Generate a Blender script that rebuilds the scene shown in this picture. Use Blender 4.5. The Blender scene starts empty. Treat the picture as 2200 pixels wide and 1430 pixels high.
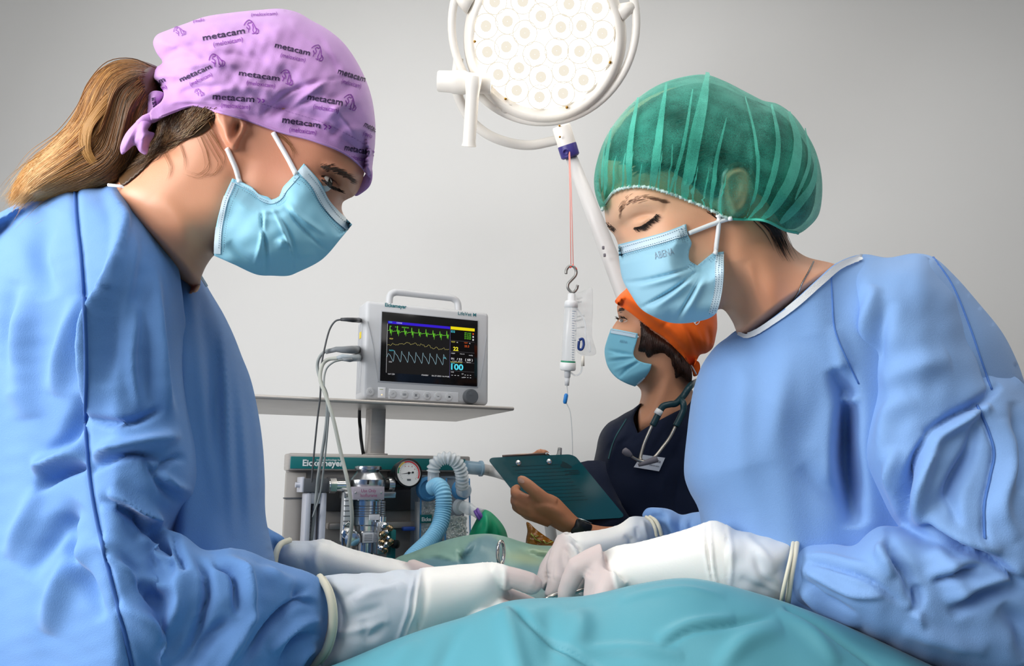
import bpy, bmesh, math, random
import numpy as np
from mathutils import Vector, Matrix
from mathutils.bvhtree import BVHTree
from mathutils.geometry import delaunay_2d_cdt
random.seed(7); RNG = np.random.default_rng(7)
SC = bpy.context.scene; COL = SC.collection

# ------------------------------------------------------------------ camera, world, lights, exposure
W_PX, H_PX, F_PX = 2200, 1430, 1711.0
PITCH = math.radians(11.0); CAM = np.array([0.0, 0.0, 1.1])
RT = np.array([1.0, 0, 0]); FW = np.array([0, math.cos(PITCH), math.sin(PITCH)]); UP = np.array([0, -math.sin(PITCH), math.cos(PITCH)])
cam_d = bpy.data.cameras.new('camera'); cam_o = bpy.data.objects.new('camera', cam_d); COL.objects.link(cam_o)
cam_o.location = CAM; cam_o.rotation_euler = (math.pi / 2 + PITCH, 0, 0)
cam_d.sensor_width = 36.0; cam_d.lens = 36.0 * F_PX / W_PX; cam_d.clip_start = 0.02
SC.camera = cam_o
SC.view_settings.view_transform = 'Standard'; SC.view_settings.look = 'None'; SC.view_settings.gamma = 1.0
SC.view_settings.use_curve_mapping = False; SC.view_settings.exposure = -0.1
wd = bpy.data.worlds.new('world'); SC.world = wd; wd.use_nodes = True
wd.node_tree.nodes['Background'].inputs[0].default_value = (0.95, 0.97, 1.0, 1); wd.node_tree.nodes['Background'].inputs[1].default_value = 0.15

def area(name, loc, target, sx, sy, power, color=(1, 1, 1)):
    l = bpy.data.lights.new(name, 'AREA'); l.shape = 'RECTANGLE'; l.size = sx; l.size_y = sy; l.energy = power; l.color = color
    o = bpy.data.objects.new(name, l); COL.objects.link(o); o.location = loc
    o.rotation_euler = (Vector(target) - Vector(loc)).to_track_quat('-Z', 'Y').to_euler(); return o
area('assumed_key_light', (-1.9, -1.0, 2.1), (0.5, 1.2, 1.2), 1.4, 1.3, 56, (1.0, 0.99, 0.975))  # assumed soft key light from the left behind the camera, unseen, no window built
area('side_fill_light', (-1.75, 0.55, 1.55), (-0.5, 0.8, 1.2), 0.9, 1.1, 40, (0.97, 0.985, 1.0))  # added unseen side light, brightens the back of the left gown
area('front_fill_light', (0.7, -1.3, 2.6), (0.3, 1.0, 1.2), 1.2, 0.8, 7, (1.0, 0.985, 0.96))  # added front fill for the right-hand face, no lamp fitting here
area('overhead_fill_light', (0.45, 0.45, 2.97), (0.4, 0.95, 1.0), 1.3, 0.8, 18, (1.0, 0.985, 0.96))  # added overhead fill for the rear person and trolley, source unseen
area('wall_fill_light', (0.4, 1.72, 2.97), (0.4, 2.4, 0.0), 3.2, 0.4, 14, (1.0, 0.985, 0.96))  # added to grade the back wall brighter at its centre, source unseen

# ------------------------------------------------------------------ helpers
def P(px, py, d):
    return Vector(CAM + d * (FW + RT * ((px - 1100) / F_PX) + UP * ((715 - py) / F_PX)))
def PA(xy, d):
    xy = np.asarray(xy, float); d = np.asarray(d, float).reshape(-1, 1)
    return CAM + d * (FW + RT * ((xy[:, :1] - 1100) / F_PX) + UP * ((715 - xy[:, 1:2]) / F_PX))
def PROJ(pts):
    v = np.asarray(pts, float) - CAM; d = v @ FW
    return np.stack([1100 + F_PX * (v @ RT) / d, 715 - F_PX * (v @ UP) / d], 1), d

def lin(h):
    if not isinstance(h, str): return tuple(h)
    h = h.lstrip('#'); c = [int(h[i:i + 2], 16) / 255 for i in (0, 2, 4)]
    return tuple((x / 12.92 if x <= 0.04045 else ((x + 0.055) / 1.055) ** 2.4) for x in c)

MATS = {}
def mat(name, color, rough=0.6, metal=0.0, bump=0.0, scale=200.0, var=0.0, vscale=30.0, sss=0.0, trans=0.0, alpha=1.0, emit=None, es=1.0, sheen=0.0, spec=0.5, coat=0.0, ior=1.45, stretch=None):
    if name in MATS: return MATS[name]
    m = bpy.data.materials.new(name); m.use_nodes = True; nt = m.node_tree; b = nt.nodes['Principled BSDF']
    c = lin(color); b.inputs['Base Color'].default_value = (*c, 1); b.inputs['Roughness'].default_value = rough
    b.inputs['Metallic'].default_value = metal; b.inputs['Specular IOR Level'].default_value = spec; b.inputs['IOR'].default_value = ior
    if sss: b.inputs['Subsurface Weight'].default_value = sss; b.inputs['Subsurface Radius'].default_value = (0.012, 0.004, 0.002); b.inputs['Subsurface Scale'].default_value = 1.0
    if trans: b.inputs['Transmission Weight'].default_value = trans
    if alpha < 1: b.inputs['Alpha'].default_value = alpha
    if sheen: b.inputs['Sheen Weight'].default_value = sheen; b.inputs['Sheen Roughness'].default_value = 0.4
    if coat: b.inputs['Coat Weight'].default_value = coat; b.inputs['Coat Roughness'].default_value = 0.15
    if emit is not None: b.inputs['Emission Color'].default_value = (*lin(emit), 1); b.inputs['Emission Strength'].default_value = es
    tc = nt.nodes.new('ShaderNodeTexCoord'); src = tc.outputs['Object']
    if stretch:
        mp = nt.nodes.new('ShaderNodeMapping'); mp.inputs['Scale'].default_value = stretch; nt.links.new(src, mp.inputs[0]); src = mp.outputs[0]
    if bump:
        n = nt.nodes.new('ShaderNodeTexNoise'); n.inputs['Scale'].default_value = scale; n.inputs['Detail'].default_value = 4
        nt.links.new(src, n.inputs['Vector'])
        bp = nt.nodes.new('ShaderNodeBump'); bp.inputs['Strength'].default_value = bump; bp.inputs['Distance'].default_value = 0.002
        nt.links.new(n.outputs['Fac'], bp.inputs['Height']); nt.links.new(bp.outputs['Normal'], b.inputs['Normal'])
    if var:
        n2 = nt.nodes.new('ShaderNodeTexNoise'); n2.inputs['Scale'].default_value = vscale; n2.inputs['Detail'].default_value = 5
        nt.links.new(src, n2.inputs['Vector'])
        r = nt.nodes.new('ShaderNodeValToRGB'); r.color_ramp.elements[0].position = 0.3; r.color_ramp.elements[1].position = 0.7
        r.color_ramp.elements[0].color = (*[x * (1 - var) for x in c], 1); r.color_ramp.elements[1].color = (*[min(1, x * (1 + var)) for x in c], 1)
        nt.links.new(n2.outputs['Fac'], r.inputs['Fac']); nt.links.new(r.outputs['Color'], b.inputs['Base Color'])
    MATS[name] = m; return m

def tag(o, label=None, cat=None, group=None, kind=None):
    if label: o['label'] = label
    if cat: o['category'] = cat
    if group: o['group'] = group
    if kind: o['kind'] = kind
    return o
def link(name, me, m=None, parent=None, smooth=True, label=None):
    o = bpy.data.objects.new(name, me); COL.objects.link(o)
    if m is not None:
        for k in (m if isinstance(m, (list, tuple)) else [m]): me.materials.append(k)
    if smooth and len(me.polygons): me.polygons.foreach_set('use_smooth', [True] * len(me.polygons))
    if parent is not None: setpar(o, parent)
    if label: o['label'] = label
    return o
def setpar(o, parent):
    o.parent = parent; o.matrix_parent_inverse = parent.matrix_world.inverted(); bpy.context.view_layer.update()
def empty(name, loc, label, cat, group=None, rz=0.0):
    o = bpy.data.objects.new(name, None); COL.objects.link(o); o.location = loc; o.rotation_euler = (0, 0, rz); o.empty_display_size = 0.05
    bpy.context.view_layer.update(); return tag(o, label, cat, group)
def mesh(verts, faces):
    me = bpy.data.meshes.new('m'); me.from_pydata([tuple(map(float, v)) for v in verts], [], [tuple(map(int, f)) for f in faces]); me.update(); return me
def fixn(me):
    bm = bmesh.new(); bm.from_mesh(me); bmesh.ops.recalc_face_normals(bm, faces=bm.faces); bm.to_mesh(me); bm.free(); me.update(); return me

class MB:
    """collects pieces into ONE mesh (world or local coordinates)"""
    def __init__(s): s.v = []; s.f = []; s.mi = []
    def add(s, v, f, mi=0):
        o = len(s.v); s.v += [tuple(map(float, x)) for x in v]; s.f += [tuple(int(i) + o for i in q) for q in f]; s.mi += [mi] * len(f)
        return s
    def addme(s, me, M=None, mi=0):
        v = [tuple(M @ x.co) if M else tuple(x.co) for x in me.vertices]; return s.add(v, [tuple(p.vertices) for p in me.polygons], mi)
    def box(s, lo, hi, mi=0, bev=0.0, seg=2):
        bm = bmesh.new(); bmesh.ops.create_cube(bm, size=1)
        c = [(a + b) / 2 for a, b in zip(lo, hi)]; sz = [abs(b - a) for a, b in zip(lo, hi)]
        for v in bm.verts: v.co = Vector([c[i] + v.co[i] * sz[i] for i in range(3)])
        if bev: bmesh.ops.bevel(bm, geom=bm.edges[:], offset=min(bev, min(sz) * 0.45), segments=seg, profile=0.5, affect='EDGES')
        return s._bm(bm, mi)
    def _bm(s, bm, mi=0):
        bm.verts.index_update(); s.add([v.co[:] for v in bm.verts], [[v.index for v in f.verts] for f in bm.faces], mi); bm.free(); return s
    def tube(s, pts, r, n=10, mi=0, caps=True, closed=False):
        pts = [Vector(p) for p in pts]; N = len(pts); rs = r if hasattr(r, '__len__') else [r] * N
        tans = []
        for i in range(N):
            a = pts[(i - 1) % N] if (closed or i > 0) else pts[i]; b = pts[(i + 1) % N] if (closed or i < N - 1) else pts[i]
            t = (b - a); tans.append(t.normalized() if t.length > 1e-9 else Vector((0, 0, 1)))
        up = Vector((0, 0, 1)) if abs(tans[0].z) < 0.9 else Vector((1, 0, 0)); nrm = (up - tans[0] * up.dot(tans[0])).normalized()
        V = []
        for i in range(N):
            nrm = (nrm - tans[i] * nrm.dot(tans[i])).normalized(); bn = tans[i].cross(nrm)
            for k in range(n):
                a = 2 * math.pi * k / n; V.append(pts[i] + (nrm * math.cos(a) + bn * math.sin(a)) * rs[i])
        Fc = []
        for i in range(N if closed else N - 1):
            j = (i + 1) % N
            for k in range(n): Fc.append((i * n + k, i * n + (k + 1) % n, j * n + (k + 1) % n, j * n + k))
        if caps and not closed: Fc.append(tuple(range(n))[::-1]); Fc.append(tuple((N - 1) * n + k for k in range(n)))
        return s.add(V, Fc, mi)
    def lathe(s, prof, org, ax, n=32, mi=0, cap=True):
        """prof: list of (radius, distance along ax)"""
        ax = Vector(ax).normalized(); u = ax.orthogonal().normalized(); w = ax.cross(u); org = Vector(org)
        V = []; Fc = []
        for r, h in prof:
            for k in range(n):
                a = 2 * math.pi * k / n; V.append(org + ax * h + (u * math.cos(a) + w * math.sin(a)) * r)
        for i in range(len(prof) - 1):
            for k in range(n): Fc.append((i * n + k, i * n + (k + 1) % n, (i + 1) * n + (k + 1) % n, (i + 1) * n + k))
        if cap: Fc.append(tuple(range(n))[::-1]); Fc.append(tuple((len(prof) - 1) * n + k for k in range(n)))
        return s.add(V, Fc, mi)
    def prism(s, poly, d0, d1, mi=0):
        """poly: 2D (x,z) points; extruded along y from d0 to d1"""
        n = len(poly); V = [(x, d0, z) for x, z in poly] + [(x, d1, z) for x, z in poly]
        Fc = [tuple(range(n)), tuple(range(2 * n - 1, n - 1, -1))] + [(i, (i + 1) % n, n + (i + 1) % n, n + i) for i in range(n)]
        return s.add(V, Fc, mi)
    def me(s, fix=True):
        m = mesh(s.v, s.f)
        if len(set(s.mi)) > 1: m.polygons.foreach_set('material_index', s.mi)
        return fixn(m) if fix else m
    def build(s, name, m, parent=None, smooth=True, label=None, auto=None):
        o = link(name, s.me(), m, parent, smooth, label)
        if auto and smooth: o.data.set_sharp_from_angle(angle=math.radians(auto))
        return o

# ---- splines in the plane
def cr(pts, step=6.0, closed=False):
    """Catmull-Rom through pts ((x,y) or (x,y,'c') for a corner), resampled every `step`"""
    raw = [np.array(p[:2], float) for p in pts]; corner = [len(p) > 2 for p in pts]; n = len(raw); out = []
    for i in range(n if closed else n - 1):
        p1, p2 = raw[i], raw[(i + 1) % n]
        p0 = raw[i - 1] if (closed or i > 0) and not corner[i] else p1 * 2 - p2
        j = (i + 1) % n
        p3 = raw[(i + 2) % n] if (closed or i < n - 2) and not corner[j] else p2 * 2 - p1
        L = np.linalg.norm(p2 - p1); k = max(1, int(round(L / step)))
        t0 = 0; a = 0.5
        t1 = t0 + max(np.linalg.norm(p1 - p0), 1e-6) ** a; t2 = t1 + max(L, 1e-6) ** a; t3 = t2 + max(np.linalg.norm(p3 - p2), 1e-6) ** a
        for q in range(k):
            t = t1 + (t2 - t1) * q / k
            A1 = (t1 - t) / (t1 - t0) * p0 + (t - t0) / (t1 - t0) * p1; A2 = (t2 - t) / (t2 - t1) * p1 + (t - t1) / (t2 - t1) * p2; A3 = (t3 - t) / (t3 - t2) * p2 + (t - t2) / (t3 - t2) * p3
            B1 = (t2 - t) / (t2 - t0) * A1 + (t - t0) / (t2 - t0) * A2; B2 = (t3 - t) / (t3 - t1) * A2 + (t - t1) / (t3 - t1) * A3
            out.append((t2 - t) / (t2 - t1) * B1 + (t - t1) / (t2 - t1) * B2)
    if not closed: out.append(raw[-1])
    return np.array(out)
def cr3(pts, k=8):
    pts = [Vector(p) for p in pts]; n = len(pts); out = []
    for i in range(n - 1):
        p1, p2 = pts[i], pts[i + 1]; p0 = pts[i - 1] if i else p1 * 2 - p2; p3 = pts[i + 2] if i < n - 2 else p2 * 2 - p1
        for q in range(k):
            t = q / k
            out.append(0.5 * ((2 * p1) + (p2 - p0) * t + (2 * p0 - 5 * p1 + 4 * p2 - p3) * t * t + (3 * p1 - p0 - 3 * p2 + p3) * t ** 3))
    return out + [pts[-1]]
def pdist(xy, poly, closed=True):
    """distance, signed side and run 0..1 along the polyline"""
    A = poly; B = np.roll(poly, -1, 0) if closed else None
    if not closed: A, B = poly[:-1], poly[1:]
    seg = np.linalg.norm(B - A, axis=1); cum = np.concatenate([[0], np.cumsum(seg)]); best = np.full(len(xy), 1e18); side = np.zeros(len(xy)); run = np.zeros(len(xy))
    for i in range(len(A)):
        ab = B[i] - A[i]; L2 = max(ab @ ab, 1e-12); ap = xy - A[i]; t = np.clip((ap @ ab) / L2, 0, 1)
        q = ap - t[:, None] * ab; d2 = (q * q).sum(1); m = d2 < best
        best[m] = d2[m]; side[m] = np.sign(ab[0] * ap[m, 1] - ab[1] * ap[m, 0]); run[m] = (cum[i] + t[m] * seg[i]) / max(cum[-1], 1e-9)
    return np.sqrt(best), side, run
def inside(xy, poly):
    x, y = xy[:, 0], xy[:, 1]; c = np.zeros(len(xy), bool); n = len(poly)
    for i in range(n):
        x1, y1 = poly[i]; x2, y2 = poly[(i + 1) % n]
        m = ((y1 > y) != (y2 > y)); c ^= m & (x < (x2 - x1) * (y - y1) / ((y2 - y1) if y2 != y1 else 1e-9) + x1)
    return c
def fold(xy, folds):
    """sum of cloth folds: (points, width px, height m[, sharpness on the right-hand side, taper])"""
    z = np.zeros(len(xy))
    for f in folds:
        pts, w, a = f[0], f[1], f[2]; k = f[3] if len(f) > 3 else 1.0; tp = f[4] if len(f) > 4 else 1
        pl = cr(pts, 8.0); lo = pl.min(0) - 3.5 * w; hi = pl.max(0) + 3.5 * w
        m = ((xy > lo) & (xy < hi)).all(1)
        if not m.any(): continue
        d, s, t = pdist(xy[m], pl, False); ww = np.where(s > 0, w * k, w)
        tap = np.ones(len(t)) if tp == 0 else (np.sin(np.pi * np.clip(t, 0, 1)) ** 0.7 if tp == 1 else (np.clip(1 - t, 0, 1) ** 0.7 if tp == 2 else np.clip(t, 0, 1) ** 0.7))
        z[m] += a * tap * np.exp(-(d / ww) ** 2)
    return z
def wob(xy, amp, wl, seed, n=7, aniso=(1, 1)):
    r = np.random.default_rng(seed); z = np.zeros(len(xy))
    for i in range(n):
        th = r.uniform(0, np.pi); k = 2 * np.pi / (wl * r.uniform(0.6, 1.7)); ph = r.uniform(0, 6.28)
        z += np.sin(k * (np.cos(th) * xy[:, 0] * aniso[0] + np.sin(th) * xy[:, 1] * aniso[1]) + ph + 0.8 * np.sin(xy[:, 0] / wl + ph * 2) + 0.7 * np.cos(xy[:, 1] / wl * 1.3 + ph))
    return amp * z / n

# ---- closed solid whose outline (seen along the view axis) is `outline`
def solid(outline, ff, bf, step=7.0, corner_walls=False, smooth_r=25, R=100.0, rounded=True):
    """ff / bf (xy, r, dist) -> depth of the near / far surface; r runs 0 at the rim .. 1 inside, rounded"""
    ol = cr(outline, step, True); lo, hi = ol.min(0), ol.max(0)
    gx = np.arange(lo[0], hi[0], step); gy = np.arange(lo[1], hi[1], step * 0.866)
    X, Y = np.meshgrid(gx, gy); X = X + (np.arange(len(gy)) % 2)[:, None] * step * 0.5
    g = np.stack([X.ravel(), Y.ravel()], 1); g = g[inside(g, ol)]; dg, _, _ = pdist(g, ol); g = g[dg > step * 0.6]
    pts = np.concatenate([ol, g]); n0 = len(ol)
    r_ = delaunay_2d_cdt([Vector(p) for p in pts], [(i, (i + 1) % n0) for i in range(n0)], [], 1, 1e-4)
    V = np.array([tuple(v) for v in r_[0]]); T = [tuple(f) for f in r_[2]]
    D, _, _ = pdist(V, ol); rim = D < 1e-3
    q = np.clip(D / R, 0, 1); r = np.sqrt(np.clip(1 - (1 - q) ** 2, 0, 1)) if rounded else np.ones(len(V))
    E = np.array([(f[i], f[(i + 1) % 3]) for f in T for i in range(3)])
    def lap(z, it, keep):
        for _ in range(it):
            s = np.zeros(len(V)); c = np.zeros(len(V)); np.add.at(s, E[:, 0], z[E[:, 1]]); np.add.at(c, E[:, 0], 1); np.add.at(s, E[:, 1], z[E[:, 0]]); np.add.at(c, E[:, 1], 1)
            z = np.where(keep, z, 0.5 * z + 0.5 * s / np.maximum(c, 1))
        return z
    if rounded: r = lap(r, smooth_r, rim)
    df = ff(V, r, D); db = bf(V, r, D); n = len(V)
    F_ = PA(V, df); B_ = PA(V, db)
    faces = [f[::-1] for f in T]
    if rounded:
        idx = np.where(rim, np.arange(n), n + np.arange(n)); verts = np.concatenate([F_, B_]); faces += [tuple(idx[list(f)]) for f in T]
        used = np.zeros(2 * n, bool); used[:n] = True; used[n:][~rim] = True
        mp = np.cumsum(used) - 1; verts = verts[used]; faces = [tuple(mp[list(f)]) for f in faces]
    else:
        verts = np.concatenate([F_, B_]); faces += [tuple(i + n for i in f) for f in T]
        cnt = {}
        for f in T:
            for i in range(3): e = (f[i], f[(i + 1) % 3]); cnt[e] = 1
        for (a, b) in list(cnt):
            if (b, a) not in cnt: faces.append((a, b, b + n, a + n))
    return verts, faces
def sil(xy, pts, R):
    """0 at a silhouette line, rounding up to 1 at R px from it"""
    d, _, _ = pdist(xy, cr(pts, 8), False); q = np.clip(d / R, 0, 1); return np.sqrt(np.clip(1 - (1 - q) ** 2, 0, 1))
def SO(name, outline, ff, bf, m, parent=None, **k):
    lb = k.pop('label', None); v, f = solid(outline, ff, bf, **k); return link(name, fixn(mesh(v, f)), m, parent, True, lb)

def bake(o, mods):
    """apply modifiers given as (type, {props}); returns same object"""
    for t, pr in mods:
        md = o.modifiers.new(t.lower(), t)
        for k, v in pr.items(): setattr(md, k, v)
    bpy.context.view_layer.update(); dg = bpy.context.evaluated_depsgraph_get(); me = bpy.data.meshes.new_from_object(o.evaluated_get(dg)); o.modifiers.clear()
    old = o.data; mm = [x for x in old.materials]; o.data = me
    if len(me.materials) == 0:
        for x in mm: me.materials.append(x)
    me.polygons.foreach_set('use_smooth', [True] * len(me.polygons)); return o
def verts(o):
    a = np.empty(len(o.data.vertices) * 3); o.data.vertices.foreach_get('co', a); return a.reshape(-1, 3)
def norms(o):
    a = np.empty(len(o.data.vertices) * 3); o.data.vertices.foreach_get('normal', a); return a.reshape(-1, 3)
def push(o, fn):
    """move vertices along their normals by fn(px coords) metres"""
    v = verts(o); n = norms(o); xy, d = PROJ(v); h = fn(xy, d, n); v2 = v + n * np.asarray(h)[:, None]
    o.data.vertices.foreach_set('co', v2.ravel()); o.data.update(); return o
class Skin:
    """ray-finds points on a (world-space) mesh"""
    def __init__(s, *objs):
        V = []; Fc = []
        for o in objs:
            k = len(V); mw = o.matrix_world; V += [mw @ x.co for x in o.data.vertices]; Fc += [tuple(i + k for i in p.vertices) for p in o.data.polygons]
        s.t = BVHTree.FromPolygons(V, Fc)
    def hit(s, px, py, off=0.0):
        d = (P(px, py, 1.0) - Vector(CAM)).normalized(); loc, nr, _, _ = s.t.ray_cast(Vector(CAM), d)
        if loc is None: return None
        if nr.dot(d) > 0: nr = -nr
        return loc + nr * off
    def path(s, pts, off=0.0, step=5.0):
        out = []
        for q in cr(pts, step):
            h = s.hit(q[0], q[1], off)
            if h is not None: out.append(h)
        return out
def ring_caps(pts): return pts
_font_cache = {}
def text2d(body, bold=0.0, italic=0.0):
    key = (body, bold, italic)
    if key not in _font_cache:
        c = bpy.data.curves.new('t', 'FONT'); c.body = body; c.size = 1.0; c.offset = bold; c.shear = italic; c.resolution_u = 4
        o = bpy.data.objects.new('t', c); COL.objects.link(o); bpy.context.view_layer.update(); dg = bpy.context.evaluated_depsgraph_get()
        me = bpy.data.meshes.new_from_object(o.evaluated_get(dg)); v = np.array([tuple(x.co) for x in me.vertices])[:, :2]; f = [tuple(p.vertices) for p in me.polygons]
        bpy.data.objects.remove(o); bpy.data.curves.remove(c); bpy.data.meshes.remove(me); _font_cache[key] = (v, f)
    return _font_cache[key]
def fit_text(body, p0, p1, height, bold=0.0, italic=0.0):
    """2D letters whose baseline runs p0 -> p1 (pixels), cap height `height`"""
    v, f = text2d(body, bold, italic); p0 = np.array(p0, float); p1 = np.array(p1, float); x0, x1 = v[:, 0].min(), v[:, 0].max()
    ex = (p1 - p0) / (x1 - x0); u = (p1 - p0) / np.linalg.norm(p1 - p0); ey = np.array([u[1], -u[0]]) * height / 0.7
    return p0 + (v[:, :1] - x0) * ex + v[:, 1:2] * ey, f
def stroke(pts, w, step=2.0, closed=False):
    """2D ribbon"""
    pl = cr(pts, step, closed); n = len(pl); t = np.gradient(pl, axis=0); t /= np.maximum(np.linalg.norm(t, axis=1, keepdims=True), 1e-9); nn = np.stack([-t[:, 1], t[:, 0]], 1) * w / 2
    return np.concatenate([pl + nn, pl - nn]), [(i, i + 1, n + i + 1, n + i) for i in range(n - 1)]
def ribbon(pts, w, step=4.0, k=6):
    pl = cr(pts, step); n = len(pl); t = np.gradient(pl, axis=0); t /= np.maximum(np.linalg.norm(t, axis=1, keepdims=True), 1e-9); nn = np.stack([-t[:, 1], t[:, 0]], 1)
    V = np.concatenate([pl + nn * w * (j / k - 0.5) for j in range(k + 1)]); return V, [(j * n + i, j * n + i + 1, (j + 1) * n + i + 1, (j + 1) * n + i) for j in range(k) for i in range(n - 1)]
def stick(skin, pieces, off=0.0006):
    """lay 2D pieces (verts px, faces) onto a surface; pieces that miss it are cut away"""
    mb = MB()
    for v, f in pieces:
        L = [skin.hit(x, y, off) for x, y in v]; ok = [i for i, p in enumerate(L) if p is not None]
        mp = {i: k for k, i in enumerate(ok)}; mb.add([L[i] for i in ok], [tuple(mp[i] for i in q) for q in f if all(i in mp for i in q)])
    return mb
def hairs(name, strands, radius, m, parent, taper=True, label=None):
    c = bpy.data.curves.new(name, 'CURVE'); c.dimensions = '3D'; c.bevel_depth = radius; c.bevel_resolution = 0; c.resolution_u = 2
    for s in strands:
        sp = c.splines.new('POLY'); sp.points.add(len(s) - 1); n = len(s)
        co = np.ones((n, 4)); co[:, :3] = np.array([tuple(p) for p in s]); sp.points.foreach_set('co', co.ravel())
        if taper: sp.points.foreach_set('radius', [max(0.15, 1 - (i / (n - 1)) ** 3) for i in range(n)])
    for k in (m if isinstance(m, (list, tuple)) else [m]): c.materials.append(k)
    o = bpy.data.objects.new(name, c); COL.objects.link(o); bpy.context.view_layer.update()
    me = bpy.data.meshes.new_from_object(o.evaluated_get(bpy.context.evaluated_depsgraph_get())); bpy.data.objects.remove(o); bpy.data.curves.remove(c)
    if len(me.materials) == 0: me.materials.append(m)
    o = bpy.data.objects.new(name, me); COL.objects.link(o)
    if len(me.polygons): me.polygons.foreach_set('use_smooth', [True] * len(me.polygons))
    if parent is not None: setpar(o, parent)
    if label: o['label'] = label
    return o
def hug(skin, xy, z, line, w, gap=0.0035):
    """draw a worn thing in to the surface it rests on near its edge `line`"""
    d, _, _ = pdist(xy, cr(line, 6), False); t = sst(d, 0, w); out = z.copy()
    for i in np.where(t < 1)[0]:
        h = skin.hit(xy[i, 0], xy[i, 1])
        if h is not None:
            zh = (h - Vector(CAM)).dot(Vector(FW)) - gap; out[i] = min(zh, zh * (1 - t[i]) + z[i] * t[i])
    return out
class Frame:
    """an upright local frame turned by yaw about z; local x right, y away, z up"""
    def __init__(s, org, yaw):
        s.o = Vector(org); s.a = yaw; s.M = Matrix.Translation(s.o) @ Matrix.Rotation(yaw, 4, 'Z'); s.I = s.M.inverted()
    def loc(s, px, py, v):
        """local (u, v, z) of the point seen at the pixel on the plane local y = v"""
        c = s.I @ Vector(CAM); d = s.I.to_3x3() @ (P(px, py, 1.0) - Vector(CAM)); t = (v - c.y) / d.y; return c + d * t
    def uz(s, px, py, v): q = s.loc(px, py, v); return (q.x, q.z)

# ------------------------------------------------------------------ the room
def slab(name, lo, hi, m):
    return tag(MB().box(lo, hi).build(name, m, smooth=False), kind='structure')
WALL = mat('wall_paint', '#dcdbd9', 0.75, bump=0.05, scale=300, var=0.015, vscale=2)
slab('floor', (-2.8, -2.4, -0.1), (2.8, 2.8, 0), mat('floor_vinyl', '#8f959a', 0.4, var=0.05, vscale=40))
slab('wall_back', (-2.8, 2.8, 0), (2.8, 2.9, 3.1), WALL)
slab('ceiling', (-2.8, -2.4, 3.0), (2.8, 2.8, 3.1), mat('ceiling_paint', '#e6e6e4', 0.8))

# ------------------------------------------------------------------ shared materials
def vmat(name, rough, sss=0.0, bump=0.0, scale=300, spec=0.4, sheen=0.0, trans=0.0):
    """base colour comes from the mesh's own colour attribute"""
    m = mat(name, (0.5, 0.5, 0.5), rough, bump=bump, scale=scale, sss=sss, spec=spec, sheen=sheen, trans=trans); nt = m.node_tree
    a = nt.nodes.new('ShaderNodeVertexColor'); a.layer_name = 'Col'; nt.links.new(a.outputs['Color'], nt.nodes['Principled BSDF'].inputs['Base Color']); return m
def paint(o, fn):
    """fn(px, depth, normals) -> (n,3) linear colours, stored with the mesh"""
    v = verts(o); xy, d = PROJ(v); c = fn(xy, d, norms(o)); a = o.data.color_attributes.new('Col', 'FLOAT_COLOR', 'POINT'); q = np.ones((len(v), 4)); q[:, :3] = c; a.data.foreach_set('color', q.ravel()); return o
def mix(a, b, t): t = np.asarray(t)[:, None]; return np.array(lin(a)) * (1 - t) + np.array(lin(b)) * t
def sst(x, a, b): t = np.clip((x - a) / (b - a), 0, 1); return t * t * (3 - 2 * t)
def plat(xy, poly, w):
    """0 outside the polygon, rising to 1 over w px inside"""
    pl = cr(poly, 5, True); d, _, _ = pdist(xy, pl); return np.where(inside(xy, pl), sst(d, 0, w), 0.0)
def blob(xy, c, rx, ry, ang=0.0):
    a = math.radians(ang); x = xy[:, 0] - c[0]; y = xy[:, 1] - c[1]; u = x * math.cos(a) + y * math.sin(a); v = -x * math.sin(a) + y * math.cos(a); return np.exp(-(u / rx) ** 2 - (v / ry) ** 2)

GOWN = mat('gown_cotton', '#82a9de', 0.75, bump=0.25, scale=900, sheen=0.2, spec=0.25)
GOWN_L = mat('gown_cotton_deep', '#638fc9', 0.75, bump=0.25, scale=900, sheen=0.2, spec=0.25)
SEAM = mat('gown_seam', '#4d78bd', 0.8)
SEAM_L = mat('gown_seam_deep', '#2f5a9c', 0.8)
TRIM = mat('neck_binding', '#f2f3f5', 0.7, bump=0.3, scale=800)
SKIN_L = vmat('skin_fair', 0.42, sss=0.12, bump=0.06, scale=700, spec=0.35)
WHITE = mat('ear_loop_white', '#f4f6f8', 0.6)
MASKB = mat('mask_nonwoven', '#93cfe6', 0.55, bump=0.12, scale=1500, spec=0.35, sheen=0.1)
MASKW = mat('mask_edge', '#cfe3ef', 0.6, bump=0.15, scale=1500)
MASKD = mat('mask_weld_dots', '#5d7f95', 0.7)
BROW = mat('brow_hair', '#3a271c', 0.6)
LASH = mat('lash_hair', '#140d0a', 0.5)
GLOVE = vmat('latex_glove', 0.5, sss=0.06, bump=0.06, scale=500, spec=0.35)
BEAD = mat('glove_bead', '#ded9c4', 0.5)
EYEW = mat('eye_white', '#d9d4cf', 0.15); IRIS = mat('iris_dark', '#2a1a12', 0.15)

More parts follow.
